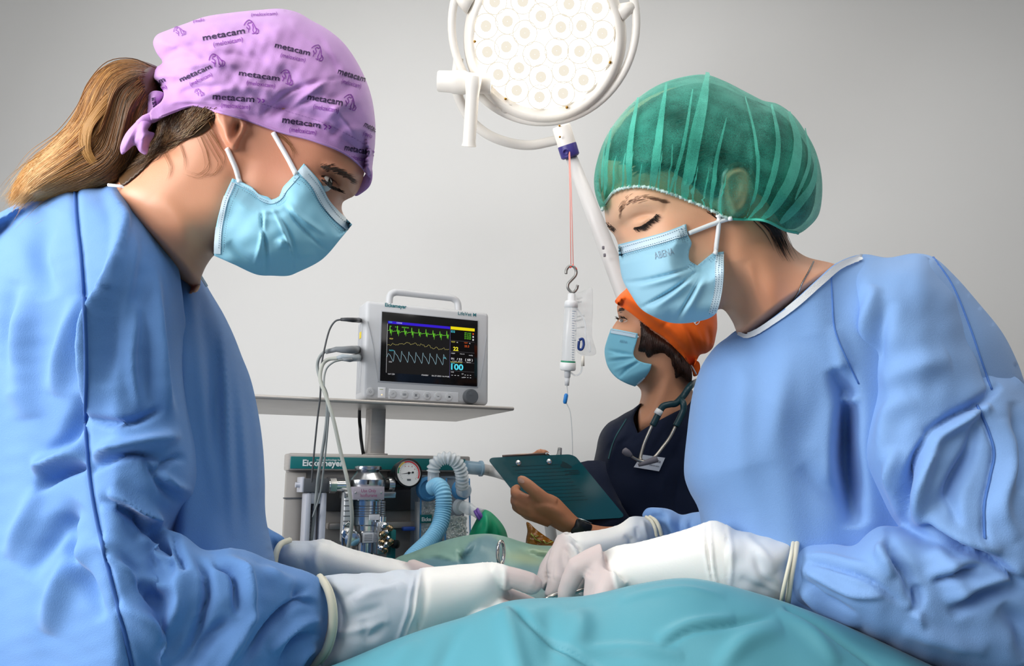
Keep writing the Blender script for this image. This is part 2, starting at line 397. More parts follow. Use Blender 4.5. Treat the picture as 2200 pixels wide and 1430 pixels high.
def body_mesh(hip, d_y, feet, extra=None):
    """lower body standing on the floor: pelvis, spine, legs and feet grown from one skeleton"""
    x, y, z = hip; V = [(x, y, z), (x, y, z + 0.28), (x, y, z + 0.45)]; E = [(0, 1), (1, 2)]; R = [(0.14, 0.11), (0.13, 0.10), (0.09, 0.08)]
    for s in (-1, 1):
        k = len(V); V += [(x + 0.0, y + s * 0.09, z - 0.06), (x + 0.03, y + s * 0.10, z - 0.42), (x, y + s * 0.10, 0.09), (x + feet * 0.14, y + s * 0.11, 0.045)]
        E += [(0, k), (k, k + 1), (k + 1, k + 2), (k + 2, k + 3)]; R += [(0.085, 0.085), (0.06, 0.06), (0.045, 0.045), (0.04, 0.045)]
    me = bpy.data.meshes.new('sk'); me.from_pydata(V, E, []); o = bpy.data.objects.new('sk', me); COL.objects.link(o)
    md = o.modifiers.new('s', 'SKIN'); sv = me.skin_vertices[0].data
    for i, r in enumerate(R): sv[i].radius = r; sv[i].use_root = (i == 0)
    o.modifiers.new('u', 'SUBSURF').levels = 1; bpy.context.view_layer.update(); dg = bpy.context.evaluated_depsgraph_get()
    m2 = bpy.data.meshes.new_from_object(o.evaluated_get(dg)); bpy.data.objects.remove(o); return m2

# ================================================================== person on the left: blue gown, lilac cap
DL = 0.95
base = P(330, 1100, 1.0); pl_ = empty('person', (base.x, base.y, 0), 'person in deep blue surgical gown and lilac printed cap, brown ponytail, bending over the table', 'person', rz=0)
head_out = [(240, 470), (235, 400), (285, 340), (330, 290), (345, 215), (365, 130), (430, 70), (540, 42), (640, 55), (725, 120), (775, 220), (787, 310), (784, 365), (772, 405), (760, 421), (748, 427), (737, 434), (734, 446), (737, 458), (752, 482), (748, 494), (727, 505), (712, 530), (680, 552), (630, 575), (565, 578), (500, 556), (474, 545), (461, 548), (445, 568), (433, 594), (425, 625), (380, 640), (300, 620), (230, 540)]
ear_poly = [(455, 236), (458, 258), (470, 284), (484, 312), (500, 326), (512, 323), (520, 304), (530, 283), (533, 262), (520, 240), (480, 228)]
def l_face(xy, r, D):
    z = DL - (0.082 - 0.02 * sst(xy[:, 1], 480, 620) * (1 - sst(xy[:, 0], 470, 520))) * r
    e = plat(xy, ear_poly, 14)
    z -= 0.013 * e
    z += 0.011 * blob(xy, (508, 277), 10, 20, 12) * e                                   # concha
    z -= fold(xy, [([(459, 246), (466, 270), (482, 300), (494, 318)], 7, 0.004, 1, 0), ([(478, 242), (484, 268), (496, 292)], 6, 0.002)]) * e
    z -= 0.003 * blob(xy, (524, 275), 6, 10)                                             # tragus
    z += 0.010 * blob(xy, (712, 384), 22, 13, 38)                                        # eye socket
    z -= 0.009 * blob(xy, (700, 392), 14, 8, 40)
    z -= fold(xy, [([(690, 362), (712, 364), (735, 374), (755, 392)], 12, 0.006), ([(686, 376), (702, 376), (720, 388), (730, 402)], 4, -0.002)])
    z -= 0.006 * blob(xy, (650, 410), 60, 40, 40)                                        # cheekbone
    z += 0.14 * sst((xy[:, 0] - 240) * -0.717 + (xy[:, 1] - 395) * 0.698, 4, 70)         # the neck sinks into the gown
    z += fold(xy, [([(530, 330), (500, 430), (465, 540)], 24, 0.006), ([(330, 420), (380, 470), (420, 570)], 22, -0.004)])  # jaw line, neck tendon
    return z
v, f = solid(head_out, l_face, lambda xy, r, D: DL + 0.08 * r, step=4.5, R=115)
mb = MB().add(v, f); mb.addme(body_mesh((base.x - 0.06, base.y + 0.06, 0.80), 0, 1)); 
L_body = mb.build('body', SKIN_L, pl_)
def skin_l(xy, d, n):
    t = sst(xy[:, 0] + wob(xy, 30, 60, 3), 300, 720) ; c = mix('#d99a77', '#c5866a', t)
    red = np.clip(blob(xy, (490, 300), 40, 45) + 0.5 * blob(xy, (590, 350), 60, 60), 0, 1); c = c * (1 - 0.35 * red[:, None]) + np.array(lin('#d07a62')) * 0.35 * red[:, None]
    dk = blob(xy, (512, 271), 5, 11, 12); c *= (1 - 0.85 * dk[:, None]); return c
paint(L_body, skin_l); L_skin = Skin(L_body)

# --- eye, brow, lashes
eb = MB(); eo = L_skin.hit(706, 388, -0.0065)
bm = bmesh.new(); bmesh.ops.create_uvsphere(bm, u_segments=20, v_segments=14, radius=0.0095)
for q in bm.verts: q.co += eo
eb._bm(bm); L_eye = eb.build('eye', EYEW, pl_)
ib = stick(Skin(L_eye, L_body), [(np.array([(709, 391)] + [(709 + 7 * math.cos(a) * 0.7, 391 + 9 * math.sin(a)) for a in np.linspace(0, 6.28, 18)[:-1]]), [(0, i, i % 17 + 1) for i in range(1, 18)])], 0.0008); ib.build('iris', IRIS, L_eye)
st = []
for i in range(150):
    t = random.random(); b = cr([(694, 360), (712, 362), (735, 372), (754, 388)], 2); q = b[int(t * (len(b) - 1))] + RNG.normal(0, 3.2, 2)
    s = [L_skin.hit(q[0] + k * (5 + 4 * t), q[1] + k * (-2 + 5 * t), 0.0008) for k in (0, 0.5, 1, 1.5)]
    if all(s): st.append(s)
hairs('eyebrow', st, 0.0003, BROW, pl_)
st = []
for i in range(70):
    t = random.random(); b = cr([(692, 386), (704, 396), (717, 403), (730, 406)], 2); q = b[int(t * (len(b) - 1))] + RNG.normal(0, 1.2, 2)
    h = L_skin.hit(q[0], q[1], 0.0006)
    if h: st.append([h, h + Vector((0.003, -0.002, -0.003)), h + Vector((0.008, -0.004, -0.007 + 0.003 * random.random()))])
b = L_skin.path([(690, 378), (703, 379), (718, 387), (729, 398)], 0.0006, 3); st.append(b); st.append([p + Vector((0, -.0004, -.001)) for p in b])
hairs('eyelashes', st, 0.00035, LASH, pl_)

# --- scrub cap
LILAC = mat('cap_cotton', '#c092cd', 0.75, bump=0.15, scale=900, sheen=0.2, spec=0.2)
cap_out = [(329, 91), (336, 76), (362, 64), (400, 50), (440, 36), (490, 28), (560, 21), (605, 19), (640, 27), (668, 43), (702, 62), (738, 92), (772, 142), (796, 200), (806, 260), (806, 305), (801, 350), (797, 384, 'c'), (768, 353), (737, 330), (672, 304), (607, 287), (560, 271), (520, 257), (455, 239), (416, 229), (373, 243), (342, 255), (324, 258, 'c'), (322, 240), (347, 217), (352, 200), (342, 184), (327, 168), (335, 146), (349, 134), (336, 113)]
cap_folds = [([(345, 128), (380, 105), (430, 95), (520, 90)], 12, -0.008, 0.5), ([(400, 60), (470, 45), (560, 38), (640, 46)], 7, -0.005, 0.6), ([(350, 190), (400, 170), (470, 165)], 9, -0.004), ([(352, 205), (400, 215), (450, 205), (520, 175)], 9, 0.004),
             ([(345, 225), (400, 218), (470, 226), (560, 245)], 6, 0.003, 0.5), ([(600, 250), (660, 205), (720, 160)], 8, 0.005, 0.5), ([(560, 262), (640, 222), (700, 205)], 8, -0.003), ([(340, 160), (390, 140), (440, 140)], 9, 0.004), ([(600, 60), (625, 110), (690, 140)], 14, -0.003), ([(620, 40), (650, 75), (720, 120)], 6, 0.003),
             ([(580, 240), (650, 262), (740, 300), (795, 340)], 3, -0.0016), ([(770, 160), (735, 200), (700, 215)], 8, -0.003), ([(480, 60), (540, 52), (620, 62)], 10, 0.003)]
cap2 = [([(450, 100), (520, 85), (600, 90)], 10, .004), ([(360, 95), (420, 90), (500, 110)], 10, .006), ([(430, 125), (500, 118), (580, 130)], 9, -.004, .5), ([(690, 70), (720, 120), (750, 160)], 8, .004), ([(640, 70), (690, 100), (740, 190)], 8, -.004, .5), ([(560, 250), (610, 205), (690, 175), (760, 165)], 7, -.004, .5), ([(470, 200), (540, 190), (620, 200)], 10, .004), ([(690, 270), (730, 230), (780, 215)], 9, .004), ([(360, 215), (420, 190), (500, 185)], 8, -.004, .6), ([(380, 150), (450, 135), (520, 140)], 8, .004), ([(500, 50), (560, 60), (620, 50)], 8, -.003), ([(700, 300), (740, 270), (795, 270)], 9, -.003)]
cap_sil = [p[:2] for p in cap_out[26+6:] + cap_out[:22]]
def l_cap(xy, r, D):
    r = sil(xy, cap_sil, 125); return hug(L_skin, xy, DL + 0.012 - 0.112 * r - 0.004, [p[:2] for p in cap_out[17:26]], 70) - (fold(xy, cap_folds) + wob(xy, 0.005, 90, 5) * sst(D, 0, 40) + wob(xy, 0.0022, 38, 6) * sst(D, 0, 30) + fold(xy, cap2) * sst(D, 0, 20))
L_cap = SO('surgical_cap', cap_out, l_cap, lambda xy, r, D: DL + 0.012 + 0.09 * sil(xy, cap_sil, 125), LILAC, pl_, step=4.5, rounded=False)
CAPS = Skin(L_cap)
SO('cap_brim', [(798, 360), (800, 382), (794, 400), (780, 413), (764, 421), (757, 414), (771, 398), (784, 375)], lambda xy, r, D: DL + 0.012 - 0.004 * r, lambda xy, r, D: DL + 0.03 + 0.006 * r, LILAC, L_cap, step=4, R=8)
hem = CAPS.path([(345, 250), (373, 239), (416, 226), (455, 236), (520, 254), (607, 284), (672, 301), (737, 327), (768, 350), (795, 380)], 0.0002, 4)
MB().tube(hem, 0.0011, 6).build('cap_hem', LILAC, L_cap)
# print
PRN1 = mat('print_violet_black', '#2a1840', 0.8); PRN2 = mat('print_purple', '#7c2a98', 0.8)
def dog(o, s, ang):
    a = math.radians(ang); R_ = np.array([[math.cos(a), -math.sin(a)], [math.sin(a), math.cos(a)]])
    L = [[(0, 6), (3, 1), (8, -4), (13, -6), (17, -3), (16, 1), (12, 0), (8, 4)], [(17, -4), (22, 3), (26, 12), (28, 20), (25, 25)], [(20, 4), (21, 12), (20, 20), (23, 26), (17, 26)], [(8, 4), (13, 10), (12, 16)], [(5, 10), (10, 16), (9, 23)], [(28, 14), (33, 20), (31, 26), (25, 27)]]
    return [stroke([tuple(np.array(o) + s * (R_ @ np.array(p))) for p in l], 1.7 * s, 2) for l in L]
t1, t2 = [], []
logos = [((437, 88), (527, 72), 16, 1, 0), ((590, 102), (665, 120), 15, 1, 0), ((389, 176), (456, 146), 15, 1, 0), ((513, 162), (600, 174), 15, 1, 0), ((725, 158), (783, 176), 16, 0, 0), ((457, 212), (546, 219), 17, .4, 0), ((660, 213), (735, 227), 17, 1, 0), ((606, 263), (688, 275), 17, .4, 0), ((739, 322), (792, 332), 17, .3, 0), ((780, 271), (806, 284), 16, 0, 'metac'), ((329, 185), (356, 174), 15, 0, 'cam')]
for a, b, h, dg, wd_ in logos:
    a, b = np.array(a, float), np.array(b, float); u = (b - a) / np.linalg.norm(b - a); nn = np.array([-u[1], u[0]])
    t1.append(fit_text(wd_ or 'metacam', a, b, h * 0.78, 0.012)); ang = math.degrees(math.atan2(u[1], u[0]))
    t2.append(fit_text('(meloxicam)' if not wd_ else '(melo' if wd_ == 'metac' else 'cam)', a + (b - a) * 0.22 + nn * 17, a + (b - a) * 0.92 + nn * 16, h * 0.6))
    if dg == 1: t2.append(dog(b + u * 1 - nn * 22, 0.92, ang + 6))
    elif dg: t2.append([stroke([tuple(b + u * 6 - nn * 9), tuple(b + u * 13 - nn * 5), tuple(b + u * 9 + nn * 1)], 2.2), stroke([tuple(b + u * 17 - nn * 8), tuple(b + u * 22 - nn * 5), tuple(b + u * 18 - nn * 1)], 2.2)])
t2 += [dog((418, 196), 0.55, -20), dog((372, 66), 0.7, -25)]; t2.append(fit_text('(meloxicam)', (540, 36), (596, 33), 7)); t2.append(fit_text('(melo', (416, 50), (440, 46), 7))
for q in t1: stick(CAPS, [q], 0.0007).build('print_name', PRN1, L_cap, smooth=False)
for q in t2: stick(CAPS, q if isinstance(q, list) else [q], 0.0007).build('print_mark', PRN2, L_cap, smooth=False)
# stitch line
stp = [stroke([(x, y), (x + 4, y + 1.3 + 0.3 * (x > 680))], 0.9) for x, y in cr([(560, 222), (620, 240), (690, 262), (760, 296), (798, 322)], 7)]
stick(CAPS, stp, 0.0005).build('hem_stitching', mat('stitch_lilac', '#9a6fb0', 0.8), L_cap, smooth=False)
# knot and ends of the cap ties
kt = SO('cap_tie', [(352, 200), (344, 222), (340, 245), (322, 258), (306, 250), (314, 236), (318, 205), (330, 195)], lambda xy, r, D: DL - 0.036 - 0.02 * r - fold(xy, [([(322, 205), (324, 235), (312, 250)], 4, -0.004), ([(338, 200), (333, 240)], 4, -0.003)]), lambda xy, r, D: DL - 0.02 + 0.0 * r, LILAC, L_cap, step=4, R=12)
SO('cap_tie', [(306, 252), (286, 268), (268, 290), (258, 318), (262, 332), (276, 322), (290, 312), (300, 326), (314, 332), (322, 308), (332, 286), (318, 280), (326, 262)], lambda xy, r, D: DL - 0.066 - 0.016 * r - fold(xy, [([(302, 262), (290, 290), (278, 325)], 5, -0.006), ([(310, 268), (308, 300), (300, 325)], 5, 0.004), ([(320, 285), (300, 300)], 4, 0.004)]), lambda xy, r, D: DL - 0.062 + 0.006 * r, LILAC, L_cap, step=4, R=10)
MB().tube([P(345, 246, DL - 0.05), P(328, 252, DL - 0.062), P(312, 258, DL - 0.066), P(300, 268, DL - 0.066)], [0.005, 0.006, 0.0055, 0.005], 10).build('cap_tie', LILAC, L_cap)
stick(Skin(kt), [fit_text('metacam', (338, 246), (333, 210), 9, 0.02)], 0.0008).build('print_name', PRN1, L_cap, smooth=False)

# --- hair: under the cap and ponytail
def hair_mat(name, a, b, c):
    m = mat(name, a, 0.42, spec=0.35); nt = m.node_tree; bs = nt.nodes['Principled BSDF']; tc = nt.nodes.new('ShaderNodeTexCoord'); sx = nt.nodes.new('ShaderNodeSeparateXYZ'); nt.links.new(tc.outputs['Object'], sx.inputs[0])
    mr = nt.nodes.new('ShaderNodeMapRange'); mr.inputs[1].default_value = P(320, 200, DL).x; mr.inputs[2].default_value = P(60, 200, DL).x; nt.links.new(sx.outputs[0], mr.inputs[0])
    r = nt.nodes.new('ShaderNodeValToRGB'); r.color_ramp.elements[0].color = (*lin(a), 1); r.color_ramp.elements[1].color = (*lin(c), 1); e = r.color_ramp.elements.new(0.5); e.color = (*lin(b), 1)
    nt.links.new(mr.outputs[0], r.inputs[0]); nt.links.new(r.outputs[0], bs.inputs['Base Color']); return m
HB = hair_mat('hair_brown_base', '#4f3822', '#8a5f32', '#c4975a'); HB2 = hair_mat('hair_brown_strand', '#6b4525', '#a87238', '#e2b273'); HB3 = hair_mat('hair_gold_strand', '#8a5c32', '#cf9c58', '#f2d6a4')
pony_out = [(350, 200), (345, 150), (322, 136), (290, 128), (262, 127), (230, 138), (202, 160), (184, 190), (168, 225), (142, 268), (104, 310), (64, 348), (36, 385), (24, 425), (60, 440), (130, 430), (230, 420), (268, 396), (300, 362), (332, 320), (352, 260)]
def pony(xy, r, D): return DL + 0.01 - 0.055 * r - fold(xy, [([(330, 150), (250, 190), (210, 280), (120, 370)], 10, 0.006), ([(335, 180), (280, 230), (255, 320)], 9, 0.006), ([(325, 150), (270, 150), (215, 200), (190, 270)], 9, -0.005), ([(300, 220), (280, 300), (270, 380)], 8, -0.006)])
L_pony = SO('ponytail', pony_out, pony, lambda xy, r, D: DL + 0.01 + 0.05 * r, HB, pl_, step=6, R=60)
PS = Skin(L_pony)
G = [[(338, 150), (285, 131), (232, 140), (190, 188), (168, 240), (125, 298), (66, 350), (22, 425)], [(338, 160), (288, 145), (240, 162), (208, 220), (185, 280), (128, 332), (66, 378), (26, 432)], [(338, 172), (296, 165), (256, 192), (232, 255), (206, 318), (150, 352), (90, 390), (40, 440)],
     [(338, 182), (305, 180), (274, 214), (256, 280), (238, 338), (190, 370), (130, 396), (70, 430)], [(340, 195), (312, 200), (290, 240), (276, 300), (262, 348), (236, 380), (190, 400), (140, 420)], [(345, 215), (325, 230), (305, 270), (292, 315), (280, 352), (262, 386), (235, 402), (210, 415)], [(350, 235), (338, 260), (320, 300), (300, 345), (285, 372), (270, 395), (262, 402), (255, 410)]]
G = [np.array(g, float) for g in G]; S1, S2, S3 = [], [], []
for i in range(1500):
    t = random.random() ** 0.85 * (len(G) - 1.001); k = int(t); g = G[k] * (1 - t + k) + G[k + 1] * (t - k); n = len(g)
    jit = RNG.normal(0, 1, (2,)); w = np.linspace(0.2, 1, n)[:, None] ** 1.2; amp = 9 if random.random() < 0.93 else 26
    g = g + jit * w * amp + RNG.normal(0, 2.2, g.shape) * w; u0 = int(random.random() < 0.25); g = g[u0:]
    pl = cr([tuple(q) for q in g], 12); s = []; dep = RNG.uniform(0.0002, 0.005)
    for q in pl:
        h = PS.hit(q[0], q[1], dep)
        s.append(h if h is not None else (P(q[0], q[1], DL + 0.0 + 0.02 * jit[0])))
    # keep depth continuous where a strand leaves the mass
    dd = np.array([(p - Vector(CAM)).dot(Vector(FW)) for p in s]); 
    for _ in range(4): dd[1:-1] = 0.25 * dd[:-2] + 0.5 * dd[1:-1] + 0.25 * dd[2:]
    s = [P(q[0], q[1], z) for q, z in zip(pl, dd)]
    (S1 if i % 5 < 2 else S2 if i % 5 < 4 else S3).append(s)
hairs('hair_strands', S1, 0.0006, HB, L_pony); hairs('hair_strands', S2, 0.00055, HB2, L_pony); hairs('hair_strands', S3, 0.0005, HB3, L_pony)
# golden lock curling over the mass
S = []
for i in range(120):
    j = RNG.normal(0, 4, 2); pl = cr([(240 + j[0], 205 + j[1]), (215 + j[0], 250 + j[1]), (188 + j[0], 300 + j[1]), (196 + j[0] * .8, 340 + j[1]), (232 + j[0], 372 + j[1] * .6), (268 + j[0], 394 + j[1] * .4)], 10)
    s = [PS.hit(q[0], q[1], 0.0005 + 0.007 * math.sin(math.pi * (k / len(pl)) ** 0.7) ) for k, q in enumerate(pl)]; s = [p for p in s if p is not None]
    for _ in range(8): s = [s[0]] + [(s[m - 1] + s[m] * 2 + s[m + 1]) / 4 for m in range(1, len(s) - 1)] + [s[-1]] if len(s) > 5 else s
    if len(s) > 5: S.append(s)
hairs('hair_strands', S, 0.0006, HB3, L_pony)
# short hair behind the ear
nape = [(342, 250), (373, 238), (416, 224), (455, 234), (462, 252), (452, 274), (425, 292), (392, 300), (362, 312), (335, 336), (310, 362), (286, 384), (262, 398), (255, 380), (300, 300)]
L_nape = SO('nape_hair', nape, lambda xy, r, D: l_face(xy, np.clip(np.sqrt(np.clip(1 - (1 - np.clip(pdist(xy, cr(head_out, 6, True))[0] / 115, 0, 1)) ** 2, 0, 1)), 0, 1), D) - 0.004 * r - 0.001, lambda xy, r, D: DL + 0.0 * r - 0.02, HB, pl_, step=5, R=20)
NS = Skin(L_nape, L_body); S = []
for i in range(520):
    t = random.random(); a = np.array([458 - 110 * t, 240 + 14 * t]) + RNG.normal(0, 6, 2); b = np.array([330 - 50 * t + 40 * (random.random() - .5), 300 + 60 * t + RNG.normal(0, 12)])
    m_ = (a + b) / 2 + np.array([10, 14]) * (0.6 + 0.8 * random.random()); pl = cr([tuple(a), tuple(m_), tuple(b)], 10); s = [NS.hit(q[0], q[1], RNG.uniform(0.0005, 0.003)) for q in pl]; s = [p for p in s if p is not None]
    if len(s) > 3: S.append(s)
hairs('hair_strands', S[::3], 0.0004, HB, L_nape); hairs('hair_strands', S[1::3], 0.0004, HB2, L_nape); hairs('hair_strands', S[2::3], 0.00035, mat('hair_ash', '#8f7350', 0.45), L_nape)
S = []
for c in [[(430, 290), (445, 330), (447, 360), (425, 378), (400, 372)], [(440, 285), (462, 325), (474, 350), (458, 374), (425, 372)], [(450, 280), (470, 310), (484, 335), (480, 355)], [(390, 310), (400, 345), (398, 365)], [(452, 262), (470, 300), (486, 330)], [(590, 285), (612, 300), (628, 325), (630, 345)], [(600, 290), (625, 312), (640, 335)], [(360, 330), (372, 360), (365, 385)]]:
    for k in range(5):
        j = RNG.normal(0, 3.5, 2); s = NS.path([(x + j[0], y + j[1]) for x, y in c], 0.0012, 6)
        if len(s) > 3: S.append(s)
hairs('loose_hair', S, 0.00018, HB3, L_nape)

# --- mask
def mask_marks(skin, rows, name, parent, ln=2.6, w=1.5, gap=5.2, m=None):
    pcs = []
    for pts in rows:
        pl = cr(pts, gap)
        for i in range(len(pl) - 1):
            u = (pl[i + 1] - pl[i]); u /= max(np.linalg.norm(u), 1e-6); pcs.append(stroke([tuple(pl[i]), tuple(pl[i] + u * ln)], w, ln))
    return stick(skin, pcs, 0.0017).build(name, m or MASKD, parent, smooth=False)
lm_out = [(499, 383, 'c'), (512, 387), (524, 393), (541, 402), (557, 417), (576, 423), (583, 429, 'c'), (599, 422), (608, 402), (620, 389), (633, 375), (653, 351, 'c'), (688, 391), (709, 433), (733, 459), (757, 482, 'c'), (734, 510), (692, 557), (641, 584), (620, 592), (585, 592), (553, 590), (503, 568), (478, 557), (460, 549, 'c'), (462, 500), (478, 432)]
l_pleats = [([(558, 440), (565, 500), (572, 545), (570, 590)], 5, -0.004, 0.4), ([(572, 448), (560, 520), (546, 570)], 6, 0.0035, 0.5), ([(583, 448), (605, 490), (622, 530), (636, 580)], 5, 0.005, 0.4), ([(592, 452), (620, 500), (630, 540), (628, 585)], 6, -0.003, 0.5), ([(608, 440), (640, 480), (680, 520), (706, 540)], 6, -0.004, 0.45), ([(616, 436), (650, 470), (700, 505)], 7, 0.004, 0.5), ([(555, 455), (583, 452), (612, 448)], 6, 0.004), ([(490, 520), (520, 550), (560, 570)], 10, -0.004), ([(600, 510), (612, 530)], 10, 0.006), ([(640, 555), (680, 545)], 12, 0.003)]
def lm_f(xy, r, D):
    t = np.clip((xy[:, 0] - 440) / 325, 0, 1); z = DL - 0.102 * np.sqrt(1 - t ** 2.8) - 0.008
    z += 0.05 * sst(xy[:, 1] + 0.15 * xy[:, 0], 600, 705) ** 2                                              # folds under the chin
    z = hug(L_skin, xy, z, [p[:2] for p in lm_out[:16]], 45, 0.004)
    return z - 1.5 * fold(xy, l_pleats) - 0.012 * blob(xy, (590, 500), 90, 60) + wob(xy, 0.002, 50, 8)
L_mask = SO('face_mask', lm_out, lm_f, lambda xy, r, D: np.maximum(2 * DL - lm_f(xy, r, D), lm_f(xy, r, D) + 0.003), MASKB, pl_, step=4, rounded=False)
LMS = Skin(L_mask)
def band(skin, pts, w, off=0.0012, step=4): return stick(skin, [ribbon(pts, w, step)], off)
band(LMS, [(497, 392), (482, 430), (471, 480), (467, 520), (466, 545)], 17).build('mask_edge_strip', MASKW, L_mask)
band(LMS, [(648, 362), (676, 396), (698, 436), (722, 464), (748, 486)], 20).build('mask_edge_strip', MASKW, L_mask)
band(LMS, [(505, 391), (524, 400), (545, 411), (560, 426), (578, 434), (590, 433), (603, 424), (613, 408), (625, 394), (640, 376)], 9, 0.0007).build('mask_side_strip', mat('mask_side', '#a9d6ea', 0.6), L_mask)
mask_marks(LMS, [[(500, 395), (486, 430), (476, 480), (471, 535)], [(506, 402), (492, 438), (481, 490), (476, 540)], [(512, 408), (497, 445), (486, 500), (481, 543)], [(662, 374), (684, 402), (704, 438), (726, 466), (748, 484)], [(650, 380), (674, 410), (694, 446), (716, 474), (740, 497)], [(646, 386), (669, 415), (690, 451), (711, 479), (735, 502)], [(524, 404), (542, 413), (556, 427)], [(520, 410), (538, 420), (552, 432)], [(558, 428), (578, 436)], [(558, 434), (578, 442)], [(592, 437), (606, 428), (614, 414)], [(594, 443), (609, 434), (617, 420)], [(634, 383), (648, 390)], [(640, 376), (654, 386)], [(632, 390), (646, 400)], [(503, 390), (518, 400)]], 'weld_dots', L_mask, 2.2, 1.3, 4.6)
def strap(skin, pts, r, name, parent, off=0.0015): return MB().tube(skin.path(pts, off, 5), r, 8).build(name, WHITE, parent)
LK = Skin(L_body, L_mask)
strap(LK, [(489, 318), (497, 338), (507, 362), (516, 392)], 0.0028, 'ear_loop', L_mask); strap(LK, [(588, 286), (604, 314), (622, 346), (636, 374)], 0.0028, 'ear_loop', L_mask)

def fuse(mb, name, m, parent, vox=0.0022, it=6, fac=0.6):
    o = mb.build(name, m, None); bake(o, [('REMESH', {'mode': 'VOXEL', 'voxel_size': vox}), ('SMOOTH', {'factor': fac, 'iterations': it})]); setpar(o, parent); return o
# --- gown
DT = 1.08
lt_out = [(180, 640), (190, 520), (205, 450), (222, 415), (240, 397), (290, 412), (350, 472), (398, 545), (428, 586), (455, 632), (480, 674), (503, 722), (520, 766), (536, 806), (547, 847), (558, 905), (565, 960), (569, 1030), (571, 1108), (590, 1200), (620, 1400), (640, 1800), (640, 2300), (120, 2300), (130, 1400), (160, 800)]
lt_folds = [([(455, 560), (480, 760), (490, 1000), (500, 1160)], 14, 0.012, 0.6), ([(400, 520), (425, 650), (450, 800), (460, 1000)], 16, -0.010, 0.6), ([(488, 690), (512, 850), (525, 1000), (535, 1160)], 12, 0.009, 0.6), ([(515, 790), (540, 930), (552, 1100)], 9, -0.006), ([(420, 660), (440, 900), (470, 1100)], 12, 0.006), ([(340, 480), (390, 560), (420, 700)], 16, 0.010, .6)]
lt_sil = lt_out[7:23]
lt_top = lt_out[0:5]
def lt_f(xy, r, D): return DT + 0.16 * sst(400 - xy[:, 0], 0, 130) - 0.235 * sil(xy, lt_sil, 330) * sil(xy, lt_top, 130) - fold(xy, lt_folds) * sst(D, 0, 25) - wob(xy, 0.005, 140, 11, aniso=(1.6, 0.5)) * sst(D, 0, 30)
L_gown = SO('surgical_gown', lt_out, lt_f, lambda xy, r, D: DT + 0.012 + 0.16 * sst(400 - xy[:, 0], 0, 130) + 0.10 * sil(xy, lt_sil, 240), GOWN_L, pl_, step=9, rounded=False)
# near sleeve: shoulder, upper arm, elbow
ls_out = [(-160, 600), (-90, 510), (0, 455), (60, 422), (110, 400), (158, 388), (200, 390), (236, 397), (286, 424), (337, 478), (368, 520), (386, 575), (397, 659), (404, 720), (412, 790), (428, 880), (440, 940), (445, 1000), (442, 1048), (420, 1085), (396, 1115), (378, 1146), (392, 1220), (400, 1330), (396, 1450), (380, 1600), (200, 1780), (-100, 1760), (-220, 1400), (-220, 900)]
DS = 0.93
ls_folds = [([(232, 398), (262, 480), (250, 600), (215, 760), (196, 900)], 26, 0.016, 0.5), ([(286, 440), (262, 560), (246, 700), (232, 830)], 14, -0.010, 0.6), ([(80, 1050), (130, 1018), (182, 1002)], 13, -0.014, 0.5), ([(70, 1010), (125, 985), (180, 965)], 16, 0.010), ([(100, 990), (150, 930), (178, 850)], 14, -0.008), ([(120, 850), (150, 740), (170, 640)], 20, 0.008), ([(60, 900), (40, 760), (60, 620)], 30, 0.008), ([(110, 640), (80, 540), (110, 450)], 22, -0.006),
            ([(192, 900), (240, 912), (290, 908), (350, 880)], 10, -0.009, 0.45), ([(190, 1012), (240, 985), (300, 975), (360, 990)], 11, -0.011, 0.5), ([(200, 985), (250, 960), (310, 950), (400, 930)], 14, 0.010), ([(330, 1010), (370, 1040), (425, 1055)], 9, 0.007), ([(330, 1025), (380, 985), (420, 1000), (440, 1045)], 8, -0.008, 0.5), ([(310, 980), (350, 1040), (395, 1090)], 9, -0.007), ([(290, 650), (280, 780), (300, 880)], 12, 0.006), ([(340, 560), (330, 700), (350, 840), (390, 900)], 18, 0.010), ([(370, 600), (368, 760), (395, 880)], 12, -0.008, .6),
            ([(205, 1080), (260, 1090), (330, 1150), (380, 1240)], 14, -0.012, 0.5), ([(230, 1060), (300, 1090), (370, 1140)], 12, 0.010), ([(230, 1180), (290, 1230), (350, 1320)], 16, -0.010, 0.6), ([(250, 1300), (300, 1330), (360, 1430)], 18, 0.010), ([(210, 1150), (260, 1210), (320, 1250), (380, 1260)], 13, 0.009), ([(60, 1240), (110, 1150), (170, 1080)], 20, -0.008), ([(100, 1360), (140, 1250), (200, 1150)], 22, 0.008), ([(20, 1200), (60, 1110), (80, 1050)], 18, 0.006), ([(30, 600), (20, 720), (40, 840)], 18, -0.006), ([(130, 1100), (160, 1200), (220, 1330)], 14, -0.008), ([(300, 1150), (345, 1190), (388, 1200)], 10, 0.007)]
seamL = [(160, 390), (165, 470), (175, 560), (183, 700), (185, 800), (184, 900), (190, 1000), (205, 1100), (235, 1230), (270, 1370), (292, 1470)]
def ls_f(xy, r, D): return DS + 0.00042 * np.clip(250 - xy[:, 0], 0, 420) - 0.13 * r - 0.05 * sst(xy[:, 1], 900, 1400) - wob(xy, 0.006, 150, 21, aniso=(1.4, 0.5)) * sst(D, 0, 30)
